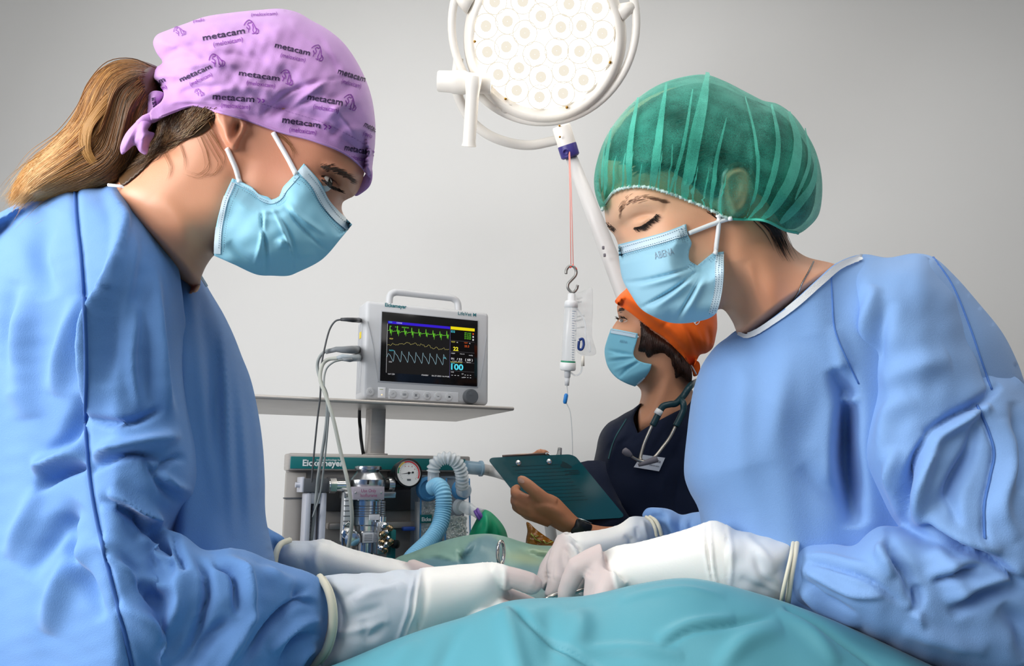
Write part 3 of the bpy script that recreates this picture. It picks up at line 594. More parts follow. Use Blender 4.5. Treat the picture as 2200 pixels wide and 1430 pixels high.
# near forearm sleeve
lf_out = [(300, 1210), (345, 1140), (385, 1140), (412, 1158), (440, 1180), (462, 1178), (500, 1173), (535, 1180), (575, 1198), (620, 1212), (660, 1224), (690, 1240), (706, 1290), (706, 1350), (688, 1410), (662, 1440), (620, 1500), (520, 1580), (380, 1640), (240, 1600), (220, 1400)]
lf_folds = [([(452, 1185), (468, 1210), (500, 1230), (510, 1320)], 10, -0.012, 0.5), ([(460, 1180), (500, 1195), (530, 1260), (540, 1340)], 14, 0.010), ([(405, 1165), (440, 1230), (430, 1330), (380, 1430)], 12, -0.012, .5), ([(690, 1300), (640, 1290), (590, 1330), (520, 1420)], 10, -0.010, .6), ([(692, 1330), (640, 1340), (580, 1400)], 9, 0.008), ([(690, 1360), (640, 1370), (600, 1430)], 8, -0.008, .6), ([(680, 1390), (650, 1400), (620, 1450)], 8, 0.007), ([(675, 1255), (640, 1270), (650, 1290)], 12, -0.008), ([(520, 1190), (590, 1230), (640, 1260)], 22, 0.009), ([(380, 1200), (390, 1290), (350, 1380)], 18, 0.01), ([(500, 1330), (440, 1380), (400, 1450)], 16, -0.009), ([(560, 1300), (500, 1390), (470, 1460)], 14, 0.008)]
lfd = lambda xy: 0.845 + 0.05 * sst(xy[:, 0], 420, 700)
def lf_f(xy, r, D): return lfd(xy) - 0.055 * r - wob(xy, 0.004, 70, 31) * sst(D, 0, 20)
v1, f1 = solid(ls_out, ls_f, lambda xy, r, D: DS + 0.10 * r, step=10, R=200); v2, f2 = solid(lf_out, lf_f, lambda xy, r, D: lfd(xy) + 0.06 * r, step=8, R=110)
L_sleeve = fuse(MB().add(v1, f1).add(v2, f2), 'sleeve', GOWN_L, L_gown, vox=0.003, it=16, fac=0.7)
lj = [([(452, 985), (436, 1060), (402, 1110), (376, 1150), (392, 1215)], 10, -0.016, 0.6, 0), ([(436, 960), (420, 1050), (385, 1100)], 16, 0.008)]
push(L_sleeve, lambda xy, d, n: (fold(xy, ls_folds) * 2.0 * (xy[:, 1] < 1500) + fold(xy, lf_folds) * 1.7 + fold(xy, lj) + fold(xy, [(seamL, 8, -0.004, 1, 0)]) + wob(xy, 0.0008, 44, 22)) * np.clip(-(n @ FW) * 2.5, 0, 1))
bake(L_sleeve, [('SMOOTH', {'factor': 0.5, 'iterations': 3})])
LSS = Skin(L_sleeve)
MB().tube(LSS.path(seamL, 0.0002, 10), 0.0020, 7).build('sleeve_seam', SEAM_L, L_gown)
# far sleeve
def tubepx(pts, n=16): return [P(a, b, d) for a, b, d, r in pts], [r for a, b, d, r in pts]
SO('sleeve', [(520, 1120), (560, 1122), (580, 1136), (612, 1158), (602, 1180), (592, 1215), (560, 1260), (500, 1260)], lambda xy, r, D: 1.17 - 0.045 * r - fold(xy, [([(570, 1140), (590, 1180), (575, 1230)], 8, -0.012)]), lambda xy, r, D: 1.17 + 0.05 * r, GOWN_L, L_gown, step=6, R=50)
# neck binding peeping out
MB().tube([P(x, y, d) for x, y, d in [(232, 397, .90), (262, 400, .90), (292, 416, .905), (330, 448, .92), (372, 505, .935), (402, 552, .95), (428, 588, .975), (444, 614, .99)]], 0.0018, 8).build('neck_binding', TRIM, L_gown)

# --- gloves
def glove_paint(o, pink, cuff):
    """white back of the hand, pink-tinged thin fingers, greyer stretched cuff"""
    def c(xy, d, n):
        c = np.tile(np.array(lin('#f3f1ec')), (len(xy), 1)); a = np.clip(pink(xy), 0, 1)[:, None]; b = np.clip(cuff(xy), 0, 1)[:, None]
        c = c * (1 - a) + np.array(lin('#d6c5c1')) * a; return c * (1 - b) + np.array(lin('#ccd3dc')) * b
    return paint(o, c)
dn = lambda xy: 0.915 + 0.075 * sst(xy[:, 0], 690, 1160)
lg_out = [(688, 1240), (760, 1232), (830, 1225), (900, 1219), (918, 1217), (1000, 1210), (1056, 1206), (1078, 1210), (1088, 1224), (1094, 1262), (1090, 1300), (1060, 1330), (960, 1378), (860, 1420), (740, 1450), (664, 1440), (690, 1410), (706, 1360), (708, 1300)]
v, f = solid(lg_out, lambda xy, r, D: dn(xy) - 0.045 * r, lambda xy, r, D: dn(xy) + 0.04 * r, step=6, R=90)
mb = MB().add(v, f)
for pts in ([(1060, 1236, .970, .0165), (1090, 1240, .968, .0138), (1115, 1244, .968, .0126), (1138, 1252, .970, .0132), (1150, 1259, .972, .0118), (1155, 1264, .973, .009)], [(1060, 1275, .985, .016), (1095, 1283, .99, .0115), (1130, 1293, .995, .0095), (1154, 1300, .997, .0075)], [(1060, 1262, 1.005, .015), (1095, 1285, 1.015, .0105), (1130, 1300, 1.02, .009)], [(1040, 1300, .965, .016), (1080, 1312, .96, .014), (1120, 1320, .955, .011)], [(1000, 1310, .955, .016), (1045, 1330, .945, .013), (1085, 1335, .94, .010)]):
    mb.tube(*tubepx(pts), n=12)
L_glove = fuse(mb, 'glove', GLOVE, pl_, vox=0.0019, it=4)
push(L_glove, lambda xy, d, n: (fold(xy, [([(905, 1220), (898, 1260), (890, 1310), (868, 1375)], 4, 0.0035), ([(893, 1225), (882, 1270), (872, 1320), (850, 1385)], 4, 0.003), ([(915, 1218), (912, 1290), (890, 1370)], 8, -0.003), ([(760, 1290), (800, 1270), (850, 1260)], 10, 0.003), ([(740, 1330), (800, 1310), (830, 1300)], 12, -0.003), ([(730, 1290), (790, 1255)], 9, -0.002), ([(780, 1330), (790, 1370), (830, 1340)], 10, -0.004), ([(720, 1360), (780, 1350), (840, 1330)], 9, 0.003), ([(820, 1250), (860, 1240), (885, 1260)], 8, -0.003), ([(1078, 1210), (1086, 1240), (1082, 1290)], 5, 0.002), ([(1100, 1260), (1104, 1290)], 3, -0.0015), ([(1092, 1258), (1098, 1292)], 3, 0.0015)]) + wob(xy, 0.0025, 60, 41) * (xy[:, 0] < 900)) * (d < 0.98))
glove_paint(L_glove, lambda xy: sst(xy[:, 0] + 0.15 * (xy[:, 1] - 1250), 1078, 1090), lambda xy: 1 - sst(xy[:, 0] + 0.25 * (xy[:, 1] - 1250), 888, 912))
MB().tube(cr3([P(686, 1238, .90), P(702, 1262, .882), P(712, 1300, .872), P(713, 1345, .870), P(702, 1390, .876), P(682, 1420, .888), P(662, 1436, .90)], 6), 0.0042, 8).tube(cr3([P(696, 1240, .905), P(712, 1268, .886), P(721, 1305, .876), P(721, 1350, .874), P(709, 1396, .881), P(690, 1424, .892)], 6), 0.002, 8).build('glove_cuff_bead', BEAD, L_glove)
dn2 = lambda xy: 1.17 - 0.03 * sst(xy[:, 0], 600, 900)
v, f = solid([(590, 1212), (597, 1178), (622, 1161), (665, 1160), (698, 1156), (740, 1172), (800, 1189), (860, 1202), (892, 1212), (930, 1235), (900, 1262), (820, 1275), (700, 1265), (630, 1245)], lambda xy, r, D: dn2(xy) - 0.04 * r, lambda xy, r, D: dn2(xy) + 0.04 * r, step=6, R=50)
mb = MB().add(v, f)
for pts in ([(880, 1228, 1.14, .019), (930, 1240, 1.12, .015), (985, 1250, 1.10, .012)], [(880, 1245, 1.13, .019), (930, 1262, 1.11, .015), (980, 1275, 1.09, .012)], [(870, 1250, 1.15, .018), (930, 1262, 1.15, .015), (990, 1270, 1.14, .012)], [(870, 1256, 1.16, .017), (930, 1275, 1.17, .014), (985, 1285, 1.17, .011)], [(850, 1262, 1.12, .018), (890, 1290, 1.09, .015), (930, 1300, 1.07, .012)]): mb.tube(*tubepx(pts), n=12)
L_glove2 = fuse(mb, 'glove', GLOVE, pl_)
push(L_glove2, lambda xy, d, n: fold(xy, [([(690, 1165), (680, 1200), (690, 1240)], 9, 0.004), ([(670, 1170), (650, 1200), (660, 1240)], 10, -0.004)]))
glove_paint(L_glove2, lambda xy: sst(xy[:, 0] - (xy[:, 1] - 1210), 855, 880), lambda xy: 1 - sst(xy[:, 0], 660, 700))
MB().tube(cr3([P(622, 1160, 1.16), P(604, 1168, 1.135), P(594, 1186, 1.122), P(589, 1214, 1.118)], 6), 0.0045, 8).build('glove_cuff_bead', BEAD, L_glove2)

# ================================================================== person on the right: lighter blue gown, green bouffant cap
DR = 1.0
bR = P(1900, 1100, 1.05); pr_ = empty('person', (bR.x, bR.y, 0), 'person in light blue gown and green see-through bouffant cap, looking down at gloved hands', 'person')
rh_out = [(1297, 440), (1288, 400), (1288, 340), (1312, 285), (1360, 230), (1440, 190), (1530, 185), (1610, 215), (1670, 270), (1700, 340), (1708, 400), (1700, 450), (1690, 498), (1702, 528), (1730, 550), (1790, 566), (1850, 590), (1860, 660), (1800, 740), (1690, 780), (1610, 770), (1586, 722), (1572, 688), (1552, 664), (1535, 668), (1500, 684), (1440, 680), (1390, 655), (1352, 610), (1340, 570), (1332, 540), (1325, 517), (1318, 503), (1308, 492), (1302, 478)]
ear_r = [(1553, 372), (1572, 358), (1597, 355), (1616, 370), (1622, 396), (1618, 426), (1605, 454), (1588, 468), (1572, 468), (1560, 445), (1552, 410)]
def r_face(xy, r, D):
    z = DR - 0.088 * r
    z += 0.075 * sst((xy[:, 0] - 1587) * 0.576 + (xy[:, 1] - 715) * 0.818, -6, 40) * (xy[:, 0] > 1500)
    e = plat(xy, ear_r, 16); z -= 0.014 * e; z += 0.011 * blob(xy, (1580, 412), 14, 26, -8) * e
    z -= fold(xy, [([(1562, 384), (1578, 368), (1598, 366), (1612, 385), (1612, 420), (1598, 448)], 6, 0.004, 1, 0), ([(1574, 440), (1586, 420), (1592, 395)], 7, 0.003)]) * e
    z += 0.008 * blob(xy, (1368, 474), 36, 17, -22)                                      # eye socket
    z -= 0.0075 * blob(xy, (1376, 478), 21, 11, -22)                                     # lowered lid over the eyeball
    z -= fold(xy, [([(1328, 462), (1335, 446), (1356, 433), (1390, 430), (1430, 440)], 16, 0.0055), ([(1354, 470), (1372, 464), (1396, 460), (1412, 460)], 4, -0.0022, 1), ([(1358, 488), (1378, 484), (1398, 472), (1410, 462)], 4, -0.002)])
    z += 0.007 * blob(xy, (1340, 486), 13, 20, -30)                                      # beside the bridge
    z -= 0.006 * blob(xy, (1440, 500), 70, 36, -20)                                      # cheekbone
    z += fold(xy, [([(1560, 480), (1560, 560), (1545, 650)], 20, 0.006), ([(1640, 520), (1660, 600), (1640, 690)], 26, -0.006), ([(1585, 560), (1600, 640), (1640, 720)], 24, 0.005), ([(1600, 720), (1640, 690), (1700, 650)], 12, -0.003), ([(1610, 560), (1625, 640), (1650, 690)], 10, -0.003)])
    return z
v, f = solid(rh_out, r_face, lambda xy, r, D: DR + 0.085 * r, step=4.5, R=140)
mb = MB().add(v, f); mb.addme(body_mesh((bR.x + 0.12, bR.y + 0.05, 0.80), 0, -1)); R_body = mb.build('body', SKIN_L, pr_)
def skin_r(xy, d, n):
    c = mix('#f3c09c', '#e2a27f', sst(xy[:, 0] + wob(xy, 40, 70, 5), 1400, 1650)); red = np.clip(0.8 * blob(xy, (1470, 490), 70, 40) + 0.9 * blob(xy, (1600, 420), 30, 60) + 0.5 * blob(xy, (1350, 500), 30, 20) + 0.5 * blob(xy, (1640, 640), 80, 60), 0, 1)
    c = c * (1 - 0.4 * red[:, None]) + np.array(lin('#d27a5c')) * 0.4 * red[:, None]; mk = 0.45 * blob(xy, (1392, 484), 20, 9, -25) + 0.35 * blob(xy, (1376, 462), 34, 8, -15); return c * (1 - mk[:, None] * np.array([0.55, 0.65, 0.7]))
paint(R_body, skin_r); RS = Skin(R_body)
st = []
for i in range(150):
    t = random.random(); b = cr([(1330, 462), (1334, 448), (1346, 437), (1370, 429), (1400, 427), (1428, 434)], 2); q = b[int(t * (len(b) - 1))] + RNG.normal(0, 1, 2) * np.array([1.5, 5.0 * (1 - t) + 1.2])
    s = [RS.hit(q[0] + k * (3 + 8 * t), q[1] + k * (-6 + 7 * t), 0.0007) for k in (0, 0.5, 1, 1.4)]
    if all(s): st.append(s)
hairs('eyebrow', st, 0.00018, mat('brow_hair_soft', '#7a5a46', 0.6), pr_)
st = [RS.path([(1304, 478), (1309, 486), (1318, 492), (1324, 497)], 0.001, 2)] * 1
for i in range(60):
    t = random.random(); q = np.array([1303 + 17 * t, 480 + 14 * t]) + RNG.normal(0, 2.2, 2); h = RS.hit(q[0], q[1], 0.0005)
    if h: st.append([h, h + Vector((0.002, -0.001, -0.0018)), h + Vector((0.004, -0.002, -0.003))])
hairs('eyebrow', st, 0.0004, BROW, pr_)
st = []; lid = [(1362, 490), (1376, 487), (1391, 478), (1404, 468), (1412, 459)]
lp = RS.path(lid, 0.0006, 2); st.append(lp); st.append([p + Vector((0, -0.0006, -0.0006)) for p in lp]); st.append([p + Vector((0.0005, -0.0008, 0.0005)) for p in lp]); st.append([p + Vector((0.0005, -0.0008, -0.0012)) for p in lp[2:-2]])
for i in range(170):
    p = lp[int(random.random() * (len(lp) - 1))] + Vector(RNG.normal(0, .0005, 3)); t = random.uniform(-1.2, 1); st.append([p, p + Vector((0.0008, -0.0018, -0.0016)), p + Vector((0.0024, -0.0036, -0.0032 - 0.0024 * t)), p + Vector((0.0042 + .001 * t, -0.005, -0.0042 - 0.0026 * t))])
hairs('eyelashes', st, 0.00024, LASH, pr_)

# --- hair under the net
DHAIR = mat('hair_dark', '#2b1d17', 0.5, spec=0.35)
hair_out = [(1296, 338), (1314, 292), (1352, 243), (1430, 196), (1520, 178), (1600, 208), (1668, 238), (1715, 285), (1748, 350), (1752, 420), (1738, 465), (1705, 492), (1660, 482), (1624, 470), (1626, 400), (1612, 356), (1580, 348), (1552, 366), (1545, 420), (1520, 425), (1490, 400), (1450, 372), (1400, 348), (1340, 345)]
hs = [hair_out[i] for i in range(0, 14)]
R_hair = SO('hair', hair_out, lambda xy, r, D: DR - 0.093 * sil(xy, hs, 140) - 0.004 * r - wob(xy, 0.003, 40, 4), lambda xy, r, D: DR + 0.012 + 0.09 * sil(xy, hs, 140), DHAIR, pr_, step=6, rounded=False)
HS = Skin(R_hair, R_body); S = []
for i in range(500):
    t = random.random(); a = np.array([1330 + 215 * t, 335 + 70 * t + 14 * math.sin(9 * t)]) + RNG.normal(0, 7, 2); b = np.array([1690 + RNG.normal(0, 30), 330 + 110 * t + RNG.normal(0, 25)]); m_ = (a + b) / 2 + np.array([-30, -75 * (1 - t) - 10])
    s = [HS.hit(q[0], q[1], RNG.uniform(0.0004, 0.002)) for q in cr([tuple(a), tuple(m_), tuple(b)], 14)]; s = [p for p in s if p is not None]
    if len(s) > 4 and not any(1535 < q[0] < 1632 and 345 < q[1] < 475 for q in PROJ([tuple(p) for p in s])[0]): S.append(s)
hairs('hair_strands', S, 0.0005, mat('hair_dark_strand', '#4a352a', 0.4), R_hair)
S = []
for i in range(60):
    j = RNG.normal(0, 8, 2); e = random.random(); s = HS.path([(1640 + j[0], 474), (1662 + j[0], 495 + j[1] * .3), (1676 + j[0] + 8 * e, 520 + 25 * e), (1682 + j[0] + 14 * e, 535 + 30 * e)], 0.001, 7)
    if len(s) > 3: S.append(s)
for c in [[(1530, 452), (1545, 462), (1556, 470), (1560, 476)], [(1522, 452), (1538, 468), (1550, 478)]]:
    for k in range(7): S.append(HS.path([(x + RNG.normal(0, 3), y + RNG.normal(0, 3)) for x, y in c], 0.0008, 5))
hairs('loose_hair', [s for s in S if len(s) > 3], 0.0003, DHAIR, R_hair)

# --- bouffant net
def net_mat(name, col, lo, hi):
    m = bpy.data.materials.new(name); m.use_nodes = True; nt = m.node_tree; nt.nodes.clear(); N = nt.nodes.new; L = nt.links.new
    out = N('ShaderNodeOutputMaterial'); mx = N('ShaderNodeMixShader'); tr = N('ShaderNodeBsdfTransparent'); d = N('ShaderNodeBsdfPrincipled'); tl = N('ShaderNodeBsdfTranslucent'); m2 = N('ShaderNodeMixShader'); m2.inputs[0].default_value = 0.3
    tr.inputs[0].default_value = (0.62, 0.86, 0.80, 1)
    d.inputs['Base Color'].default_value = (*lin(col), 1); d.inputs['Roughness'].default_value = 0.55; tl.inputs[0].default_value = (*lin(col), 1); d.inputs['Sheen Weight'].default_value = 0.3
    tc = N('ShaderNodeTexCoord'); n1 = N('ShaderNodeTexNoise'); n1.inputs['Scale'].default_value = 420; n1.inputs['Detail'].default_value = 3; n1.inputs['Distortion'].default_value = 3.0; L(tc.outputs['Object'], n1.inputs['Vector'])
    n2 = N('ShaderNodeTexNoise'); n2.inputs['Scale'].default_value = 30; L(tc.outputs['Object'], n2.inputs['Vector'])
    ad = N('ShaderNodeMath'); ad.operation = 'ADD'; L(n1.outputs['Fac'], ad.inputs[0]); L(n2.outputs['Fac'], ad.inputs[1])
    mr = N('ShaderNodeMapRange'); mr.inputs[1].default_value = 0.75; mr.inputs[2].default_value = 1.25; mr.inputs[3].default_value = lo; mr.inputs[4].default_value = hi; L(ad.outputs[0], mr.inputs[0])
    lw = N('ShaderNodeLayerWeight'); lw.inputs[0].default_value = 0.35; a2 = N('ShaderNodeMath'); a2.operation = 'MULTIPLY_ADD'; a2.inputs[1].default_value = 0.38; a2.use_clamp = True; L(lw.outputs['Facing'], a2.inputs[0]); L(mr.outputs[0], a2.inputs[2])
    L(a2.outputs[0], mx.inputs[0]); L(tr.outputs[0], mx.inputs[1]); L(d.outputs[0], m2.inputs[1]); L(tl.outputs[0], m2.inputs[2]); L(m2.outputs[0], mx.inputs[2]); L(mx.outputs[0], out.inputs[0]); return m
NET = net_mat('bouffant_nonwoven', '#41c8af', 0.08, 0.52); NET2 = net_mat('bouffant_gathers', '#52d3ba', 0.35, 0.85)
net_out = [(1295, 453), (1281, 424), (1276, 389), (1283, 345), (1303, 292), (1342, 238), (1386, 199), (1435, 174), (1513, 160), (1552, 172), (1606, 199), (1640, 216), (1670, 223), (1704, 247), (1733, 287), (1753, 326), (1765, 375), (1766, 424), (1758, 463), (1738, 487), (1714, 502), (1689, 497), (1640, 475), (1592, 473), (1562, 470), (1513, 446), (1445, 419), (1396, 404), (1357, 402), (1327, 409), (1305, 424)]
ns = net_out[0:21]
nfold = [([(1516, 165), (1500, 240), (1486, 320), (1478, 400)], 8, 0.010, 0.5), ([(1436, 190), (1420, 280), (1408, 390)], 6, 0.006, 0.5), ([(1378, 215), (1360, 300), (1352, 390)], 6, 0.006, 0.5), ([(1690, 250), (1706, 320), (1690, 400), (1640, 460)], 8, 0.009, 0.5), ([(1660, 230), (1668, 320), (1650, 420), (1620, 465)], 7, 0.006, 0.5), ([(1740, 330), (1735, 400), (1690, 460)], 8, 0.007, .5), ([(1560, 250), (1535, 340), (1530, 430)], 7, 0.004), ([(1600, 230), (1616, 330), (1612, 440)], 7, 0.004, .5)]
gat = [(1300 + i * 9.5 + random.uniform(-3, 3), 404 + max(0, (i - 6)) * 3.0) for i in range(28)]
nfold += [([(x, y + 8), (x + random.uniform(-2, 6), y - 40), (x + random.uniform(4, 14), y - random.uniform(70, 130))], 3.2, random.uniform(0.002, 0.005), 1, 2) for x, y in gat]
def net_f(xy, r, D): return hug(HS, xy, DR - 0.006 - 0.116 * sil(xy, ns, 150), net_out[23:] + net_out[:1], 60) - 0.45 * fold(xy, nfold) - wob(xy, 0.002, 60, 6)
R_net = SO('bouffant_cap', net_out, net_f, lambda xy, r, D: DR + 0.006 + 0.104 * sil(xy, ns, 150), NET, pr_, step=4.5, rounded=False, label='green see-through bouffant cap with gathered edge')
NSK = Skin(R_net)
v_, f_ = solid(net_out, lambda xy, r, D: hug(HS, xy, DR - 0.006 - 0.116 * sil(xy, ns, 150), net_out[23:] + net_out[:1], 60), lambda xy, r, D: DR + 0.1, step=7, rounded=False); _o = link('tmp', mesh(v_, f_)); NSM = Skin(_o); bpy.data.objects.remove(_o)
def wedge(pts, w0, w1):
    pl = cr(pts, 5); n = len(pl); t = np.gradient(pl, axis=0); t /= np.linalg.norm(t, axis=1, keepdims=True); nn = np.stack([-t[:, 1], t[:, 0]], 1); q = np.linspace(0, 1, n)[:, None]; w = (w0 * (1 - q) + w1 * q) * np.sqrt(np.sin(np.pi * np.clip(q * 0.94 + 0.05, 0, 1))) / 2
    return np.concatenate([pl + nn * w, pl - nn * w]), [(i, i + 1, n + i + 1, n + i) for i in range(n - 1)]
pcs = [wedge([(1518, 164), (1508, 225), (1492, 300), (1478, 380), (1470, 430)], 16, 34), wedge([(1376, 216), (1362, 290), (1352, 395)], 8, 15), wedge([(1434, 186), (1420, 280), (1405, 398)], 8, 20), wedge([(1488, 200), (1470, 300), (1440, 410)], 5, 10), wedge([(1688, 246), (1706, 310), (1690, 390), (1640, 466)], 14, 30), wedge([(1655, 232), (1665, 320), (1645, 410), (1612, 468)], 8, 16), wedge([(1745, 340), (1735, 400), (1668, 478)], 8, 24), wedge([(1596, 215), (1620, 310), (1622, 400), (1600, 465)], 5, 9), wedge([(1320, 280), (1310, 350), (1306, 418)], 6, 10), wedge([(1556, 260), (1536, 350), (1528, 446)], 5, 12), wedge([(1722, 280), (1730, 350), (1700, 430)], 5, 10)]
pcs += [wedge([(x, y + 6), (x + 3, y - 40), (x + 9, y - random.uniform(60, 120))], 5, 3) for x, y in gat[::2]]
for pc in pcs: stick(NSM, [pc], 0.0050).build('gather', NET2, R_net)
el = [(1296, 452), (1301, 438), (1308, 424), (1328, 410), (1357, 403), (1396, 405), (1445, 420), (1513, 447), (1560, 470)]
dense = cr(el, 2.6); mb = MB(); pts = []
for i, q in enumerate(dense):
    h = NSK.hit(q[0], q[1] - 2.5, 0.0012)
    if h is not None: pts.append(h + Vector((0, 0, 0.0006 * (1 if i % 2 else -1))))
mb.tube(pts, [0.0021 if i % 4 < 2 else 0.0014 for i in range(len(pts))], 7).build('cap_elastic', mat('elastic_white', '#d8efe8', 0.7), R_net)
bk = NSK.path([(1560, 469), (1592, 471), (1640, 473), (1689, 495), (1714, 500)], 0.0008, 5); MB().tube(bk, 0.0016, 6).build('cap_elastic', mat('elastic_green', '#4cbfa8', 0.7), R_net)

# --- mask
rm_out = [(1328, 525, 'c'), (1379, 512), (1426, 499), (1474, 481, 'c'), (1478, 504), (1486, 522), (1481, 538), (1481, 558), (1498, 570, 'c'), (1529, 545), (1534, 543), (1555, 540, 'c'), (1555, 594), (1549, 637), (1538, 673), (1522, 684), (1500, 690), (1474, 694), (1441, 693), (1407, 681), (1377, 663), (1355, 632), (1338, 601), (1331, 565)]
r_pleats = [([(1498, 571), (1440, 588), (1380, 602), (1335, 606)], 6, -0.004, .45), ([(1498, 574), (1440, 596), (1370, 616)], 7, 0.004, .5), ([(1500, 580), (1450, 618), (1395, 650), (1372, 662)], 6, -0.006, .4), ([(1502, 584), (1452, 628), (1400, 664)], 8, 0.005, .5), ([(1510, 588), (1480, 640), (1450, 690)], 6, -0.006, .4), ([(1516, 586), (1490, 640), (1462, 690)], 9, 0.005), ([(1480, 572), (1496, 582), (1506, 576)], 5, 0.003), ([(1340, 610), (1370, 655), (1420, 684), (1470, 690)], 6, -0.003)]
def rm_f(xy, r, D):
    t = np.clip((1560 - xy[:, 0]) / 240, 0, 1); z = DR - 0.108 * np.sqrt(np.clip(1 - t ** 2.6, 0, 1)) - 0.006
    z += 0.05 * sst(xy[:, 1] + 0.25 * (xy[:, 0] - 1440) * (xy[:, 0] < 1440), 640, 710) ** 2
    z = hug(RS, xy, z, [p[:2] for p in rm_out[:12]], 45, 0.004)
    return z - 0.010 * blob(xy, (1420, 590), 80, 70) - 1.3 * fold(xy, r_pleats) + wob(xy, 0.0016, 50, 9)
MASKR = mat('mask_nonwoven_pale', '#9dcde2', 0.55, bump=0.12, scale=1500, spec=0.35, sheen=0.1)
R_mask = SO('face_mask', rm_out, rm_f, lambda xy, r, D: np.maximum(2 * DR - rm_f(xy, r, D), rm_f(xy, r, D) + 0.003), MASKR, pr_, step=4, rounded=False)
RMS = Skin(R_mask)
band(RMS, [(1331, 536), (1379, 523), (1426, 510), (1473, 494)], 23).build('mask_edge_strip', MASKW, R_mask)
band(RMS, [(1546, 547), (1545, 594), (1540, 637), (1530, 672)], 17).build('mask_edge_strip', MASKW, R_mask)
mask_marks(RMS, [[(1333, 533), (1380, 520), (1425, 507), (1466, 492)], [(1333, 545), (1380, 532), (1425, 519), (1472, 503)], [(1334, 552), (1380, 539), (1425, 526), (1474, 510)], [(1540, 550), (1538, 594), (1532, 637), (1523, 674)], [(1545, 548), (1544, 594), (1538, 637), (1529, 672)], [(1550, 546), (1550, 594), (1544, 637), (1535, 668)], [(1470, 490), (1476, 520)], [(1464, 492), (1470, 524)], [(1458, 494), (1466, 524)], [(1532, 550), (1522, 562)], [(1536, 554), (1526, 566)], [(1478, 568), (1494, 578)], [(1475, 573), (1490, 584)], [(1482, 563), (1496, 573)]], 'weld_dots', R_mask, 2.2, 1.3, 4.6)
stick(RMS, [fit_text('ABENA', (1408, 557), (1449, 546), 15, 0.0)], 0.0006).build('mask_print', mat('print_grey', '#8fa9bb', 0.7), R_mask, smooth=False)
RK = Skin(R_body, R_mask, R_net)
strap(RK, [(1478, 501), (1510, 489), (1545, 476), (1572, 468)], 0.0027, 'ear_loop', R_mask, 0.003); strap(RK, [(1534, 548), (1537, 520), (1541, 490), (1544, 462)], 0.0027, 'ear_loop', R_mask, 0.003); strap(Skin(R_body), [(1544, 466), (1546, 430), (1552, 392), (1562, 366)], 0.0024, 'ear_loop', R_mask, 0.002)
# far edge of the mask and the necklace
MB().tube(RS.path([(1748, 562), (1738, 582), (1724, 606), (1712, 630), (1702, 645)], 0.001, 2.5), [0.0011 if i % 2 else 0.0006 for i in range(len(RS.path([(1748, 562), (1738, 582), (1724, 606), (1712, 630), (1702, 645)], 0.001, 2.5)))], 6).build('necklace', mat('silver_chain', '#9a9a9a', 0.3, 1.0), pr_)

# --- gown
DG = 1.04
rt_out = [(1585, 709), (1560, 726), (1540, 741), (1518, 768), (1504, 793), (1488, 845), (1477, 923), (1470, 1020), (1480, 1053), (1500, 1092), (1508, 1140), (1520, 1300), (1540, 1800), (1560, 2300), (2300, 2300), (2320, 1400), (2260, 950), (2205, 830), (2187, 780), (2154, 715), (2102, 650), (2050, 591), (2005, 552), (1966, 544), (1907, 553), (1852, 546), (1797, 565), (1758, 598), (1712, 640), (1660, 682), (1602, 718)]
rt_sl = rt_out[0:14]; rt_sr = rt_out[14:26]
rt_folds = [([(1600, 740), (1585, 850), (1580, 980), (1590, 1100)], 30, 0.006), ([(1560, 760), (1530, 900), (1530, 1050)], 14, -0.004), ([(1700, 740), (1680, 850), (1640, 1000)], 30, 0.005), ([(1795, 790), (1814, 860), (1812, 980), (1836, 1130)], 22, -0.065, 0.8), ([(1806, 850), (1826, 862), (1840, 850)], 10, 0.02), ([(1790, 700), (1810, 790), (1800, 900), (1780, 1040)], 16, 0.010), ([(1800, 880), (1825, 950), (1850, 1080)], 12, -0.010), ([(1720, 1000), (1780, 1060), (1840, 1110)], 20, -0.006), ([(1740, 720), (1760, 820), (1740, 960)], 26, -0.005)]
def rt_f(xy, r, D): return DG - 0.005 - 0.15 * sil(xy, rt_sl, 230) * sil(xy, rt_sr, 190) ** 0.8 - fold(xy, rt_folds) * sst(D, 0, 25) - wob(xy, 0.004, 150, 51, aniso=(1.5, 0.5)) * sst(D, 0, 40)
R_gown = SO('surgical_gown', rt_out, rt_f, lambda xy, r, D: DG + 0.005 + 0.14 * sil(xy, rt_sl, 230) * sil(xy, rt_sr, 190), GOWN, pr_, step=8, rounded=False)
GS = Skin(R_gown)
stick(GS, [ribbon([(1589, 716), (1606, 722), (1665, 687), (1717, 646), (1763, 604), (1801, 572), (1850, 554)], 15, 4)], 0.003).build('neck_binding', TRIM, R_gown)
# near sleeve and forearm
ru_out = [(1820, 560), (1870, 549), (1907, 553), (1966, 544), (2005, 553), (2040, 590), (2085, 660), (2120, 740), (2150, 800), (2180, 805), (2215, 840), (2290, 980), (2330, 1120), (2330, 1280), (2220, 1340), (2060, 1290), (1960, 1180), (1905, 1124), (1868, 1066), (1849, 1036), (1830, 994), (1834, 903), (1846, 828), (1823, 780), (1795, 708), (1788, 643), (1790, 590)]
rf_out = [(1690, 1245), (1712, 1162), (1745, 1160), (1784, 1163), (1834, 1171), (1850, 1155), (1868, 1138), (1892, 1125), (1925, 1128), (1975, 1140), (2060, 1130), (2200, 1120), (2310, 1180), (2320, 1380), (2200, 1470), (2080, 1450), (1960, 1415), (1850, 1365), (1760, 1325), (1697, 1297)]
DU = 0.985; rfd = lambda xy: 0.865 + 0.04 * (1 - sst(xy[:, 0], 1700, 1900))
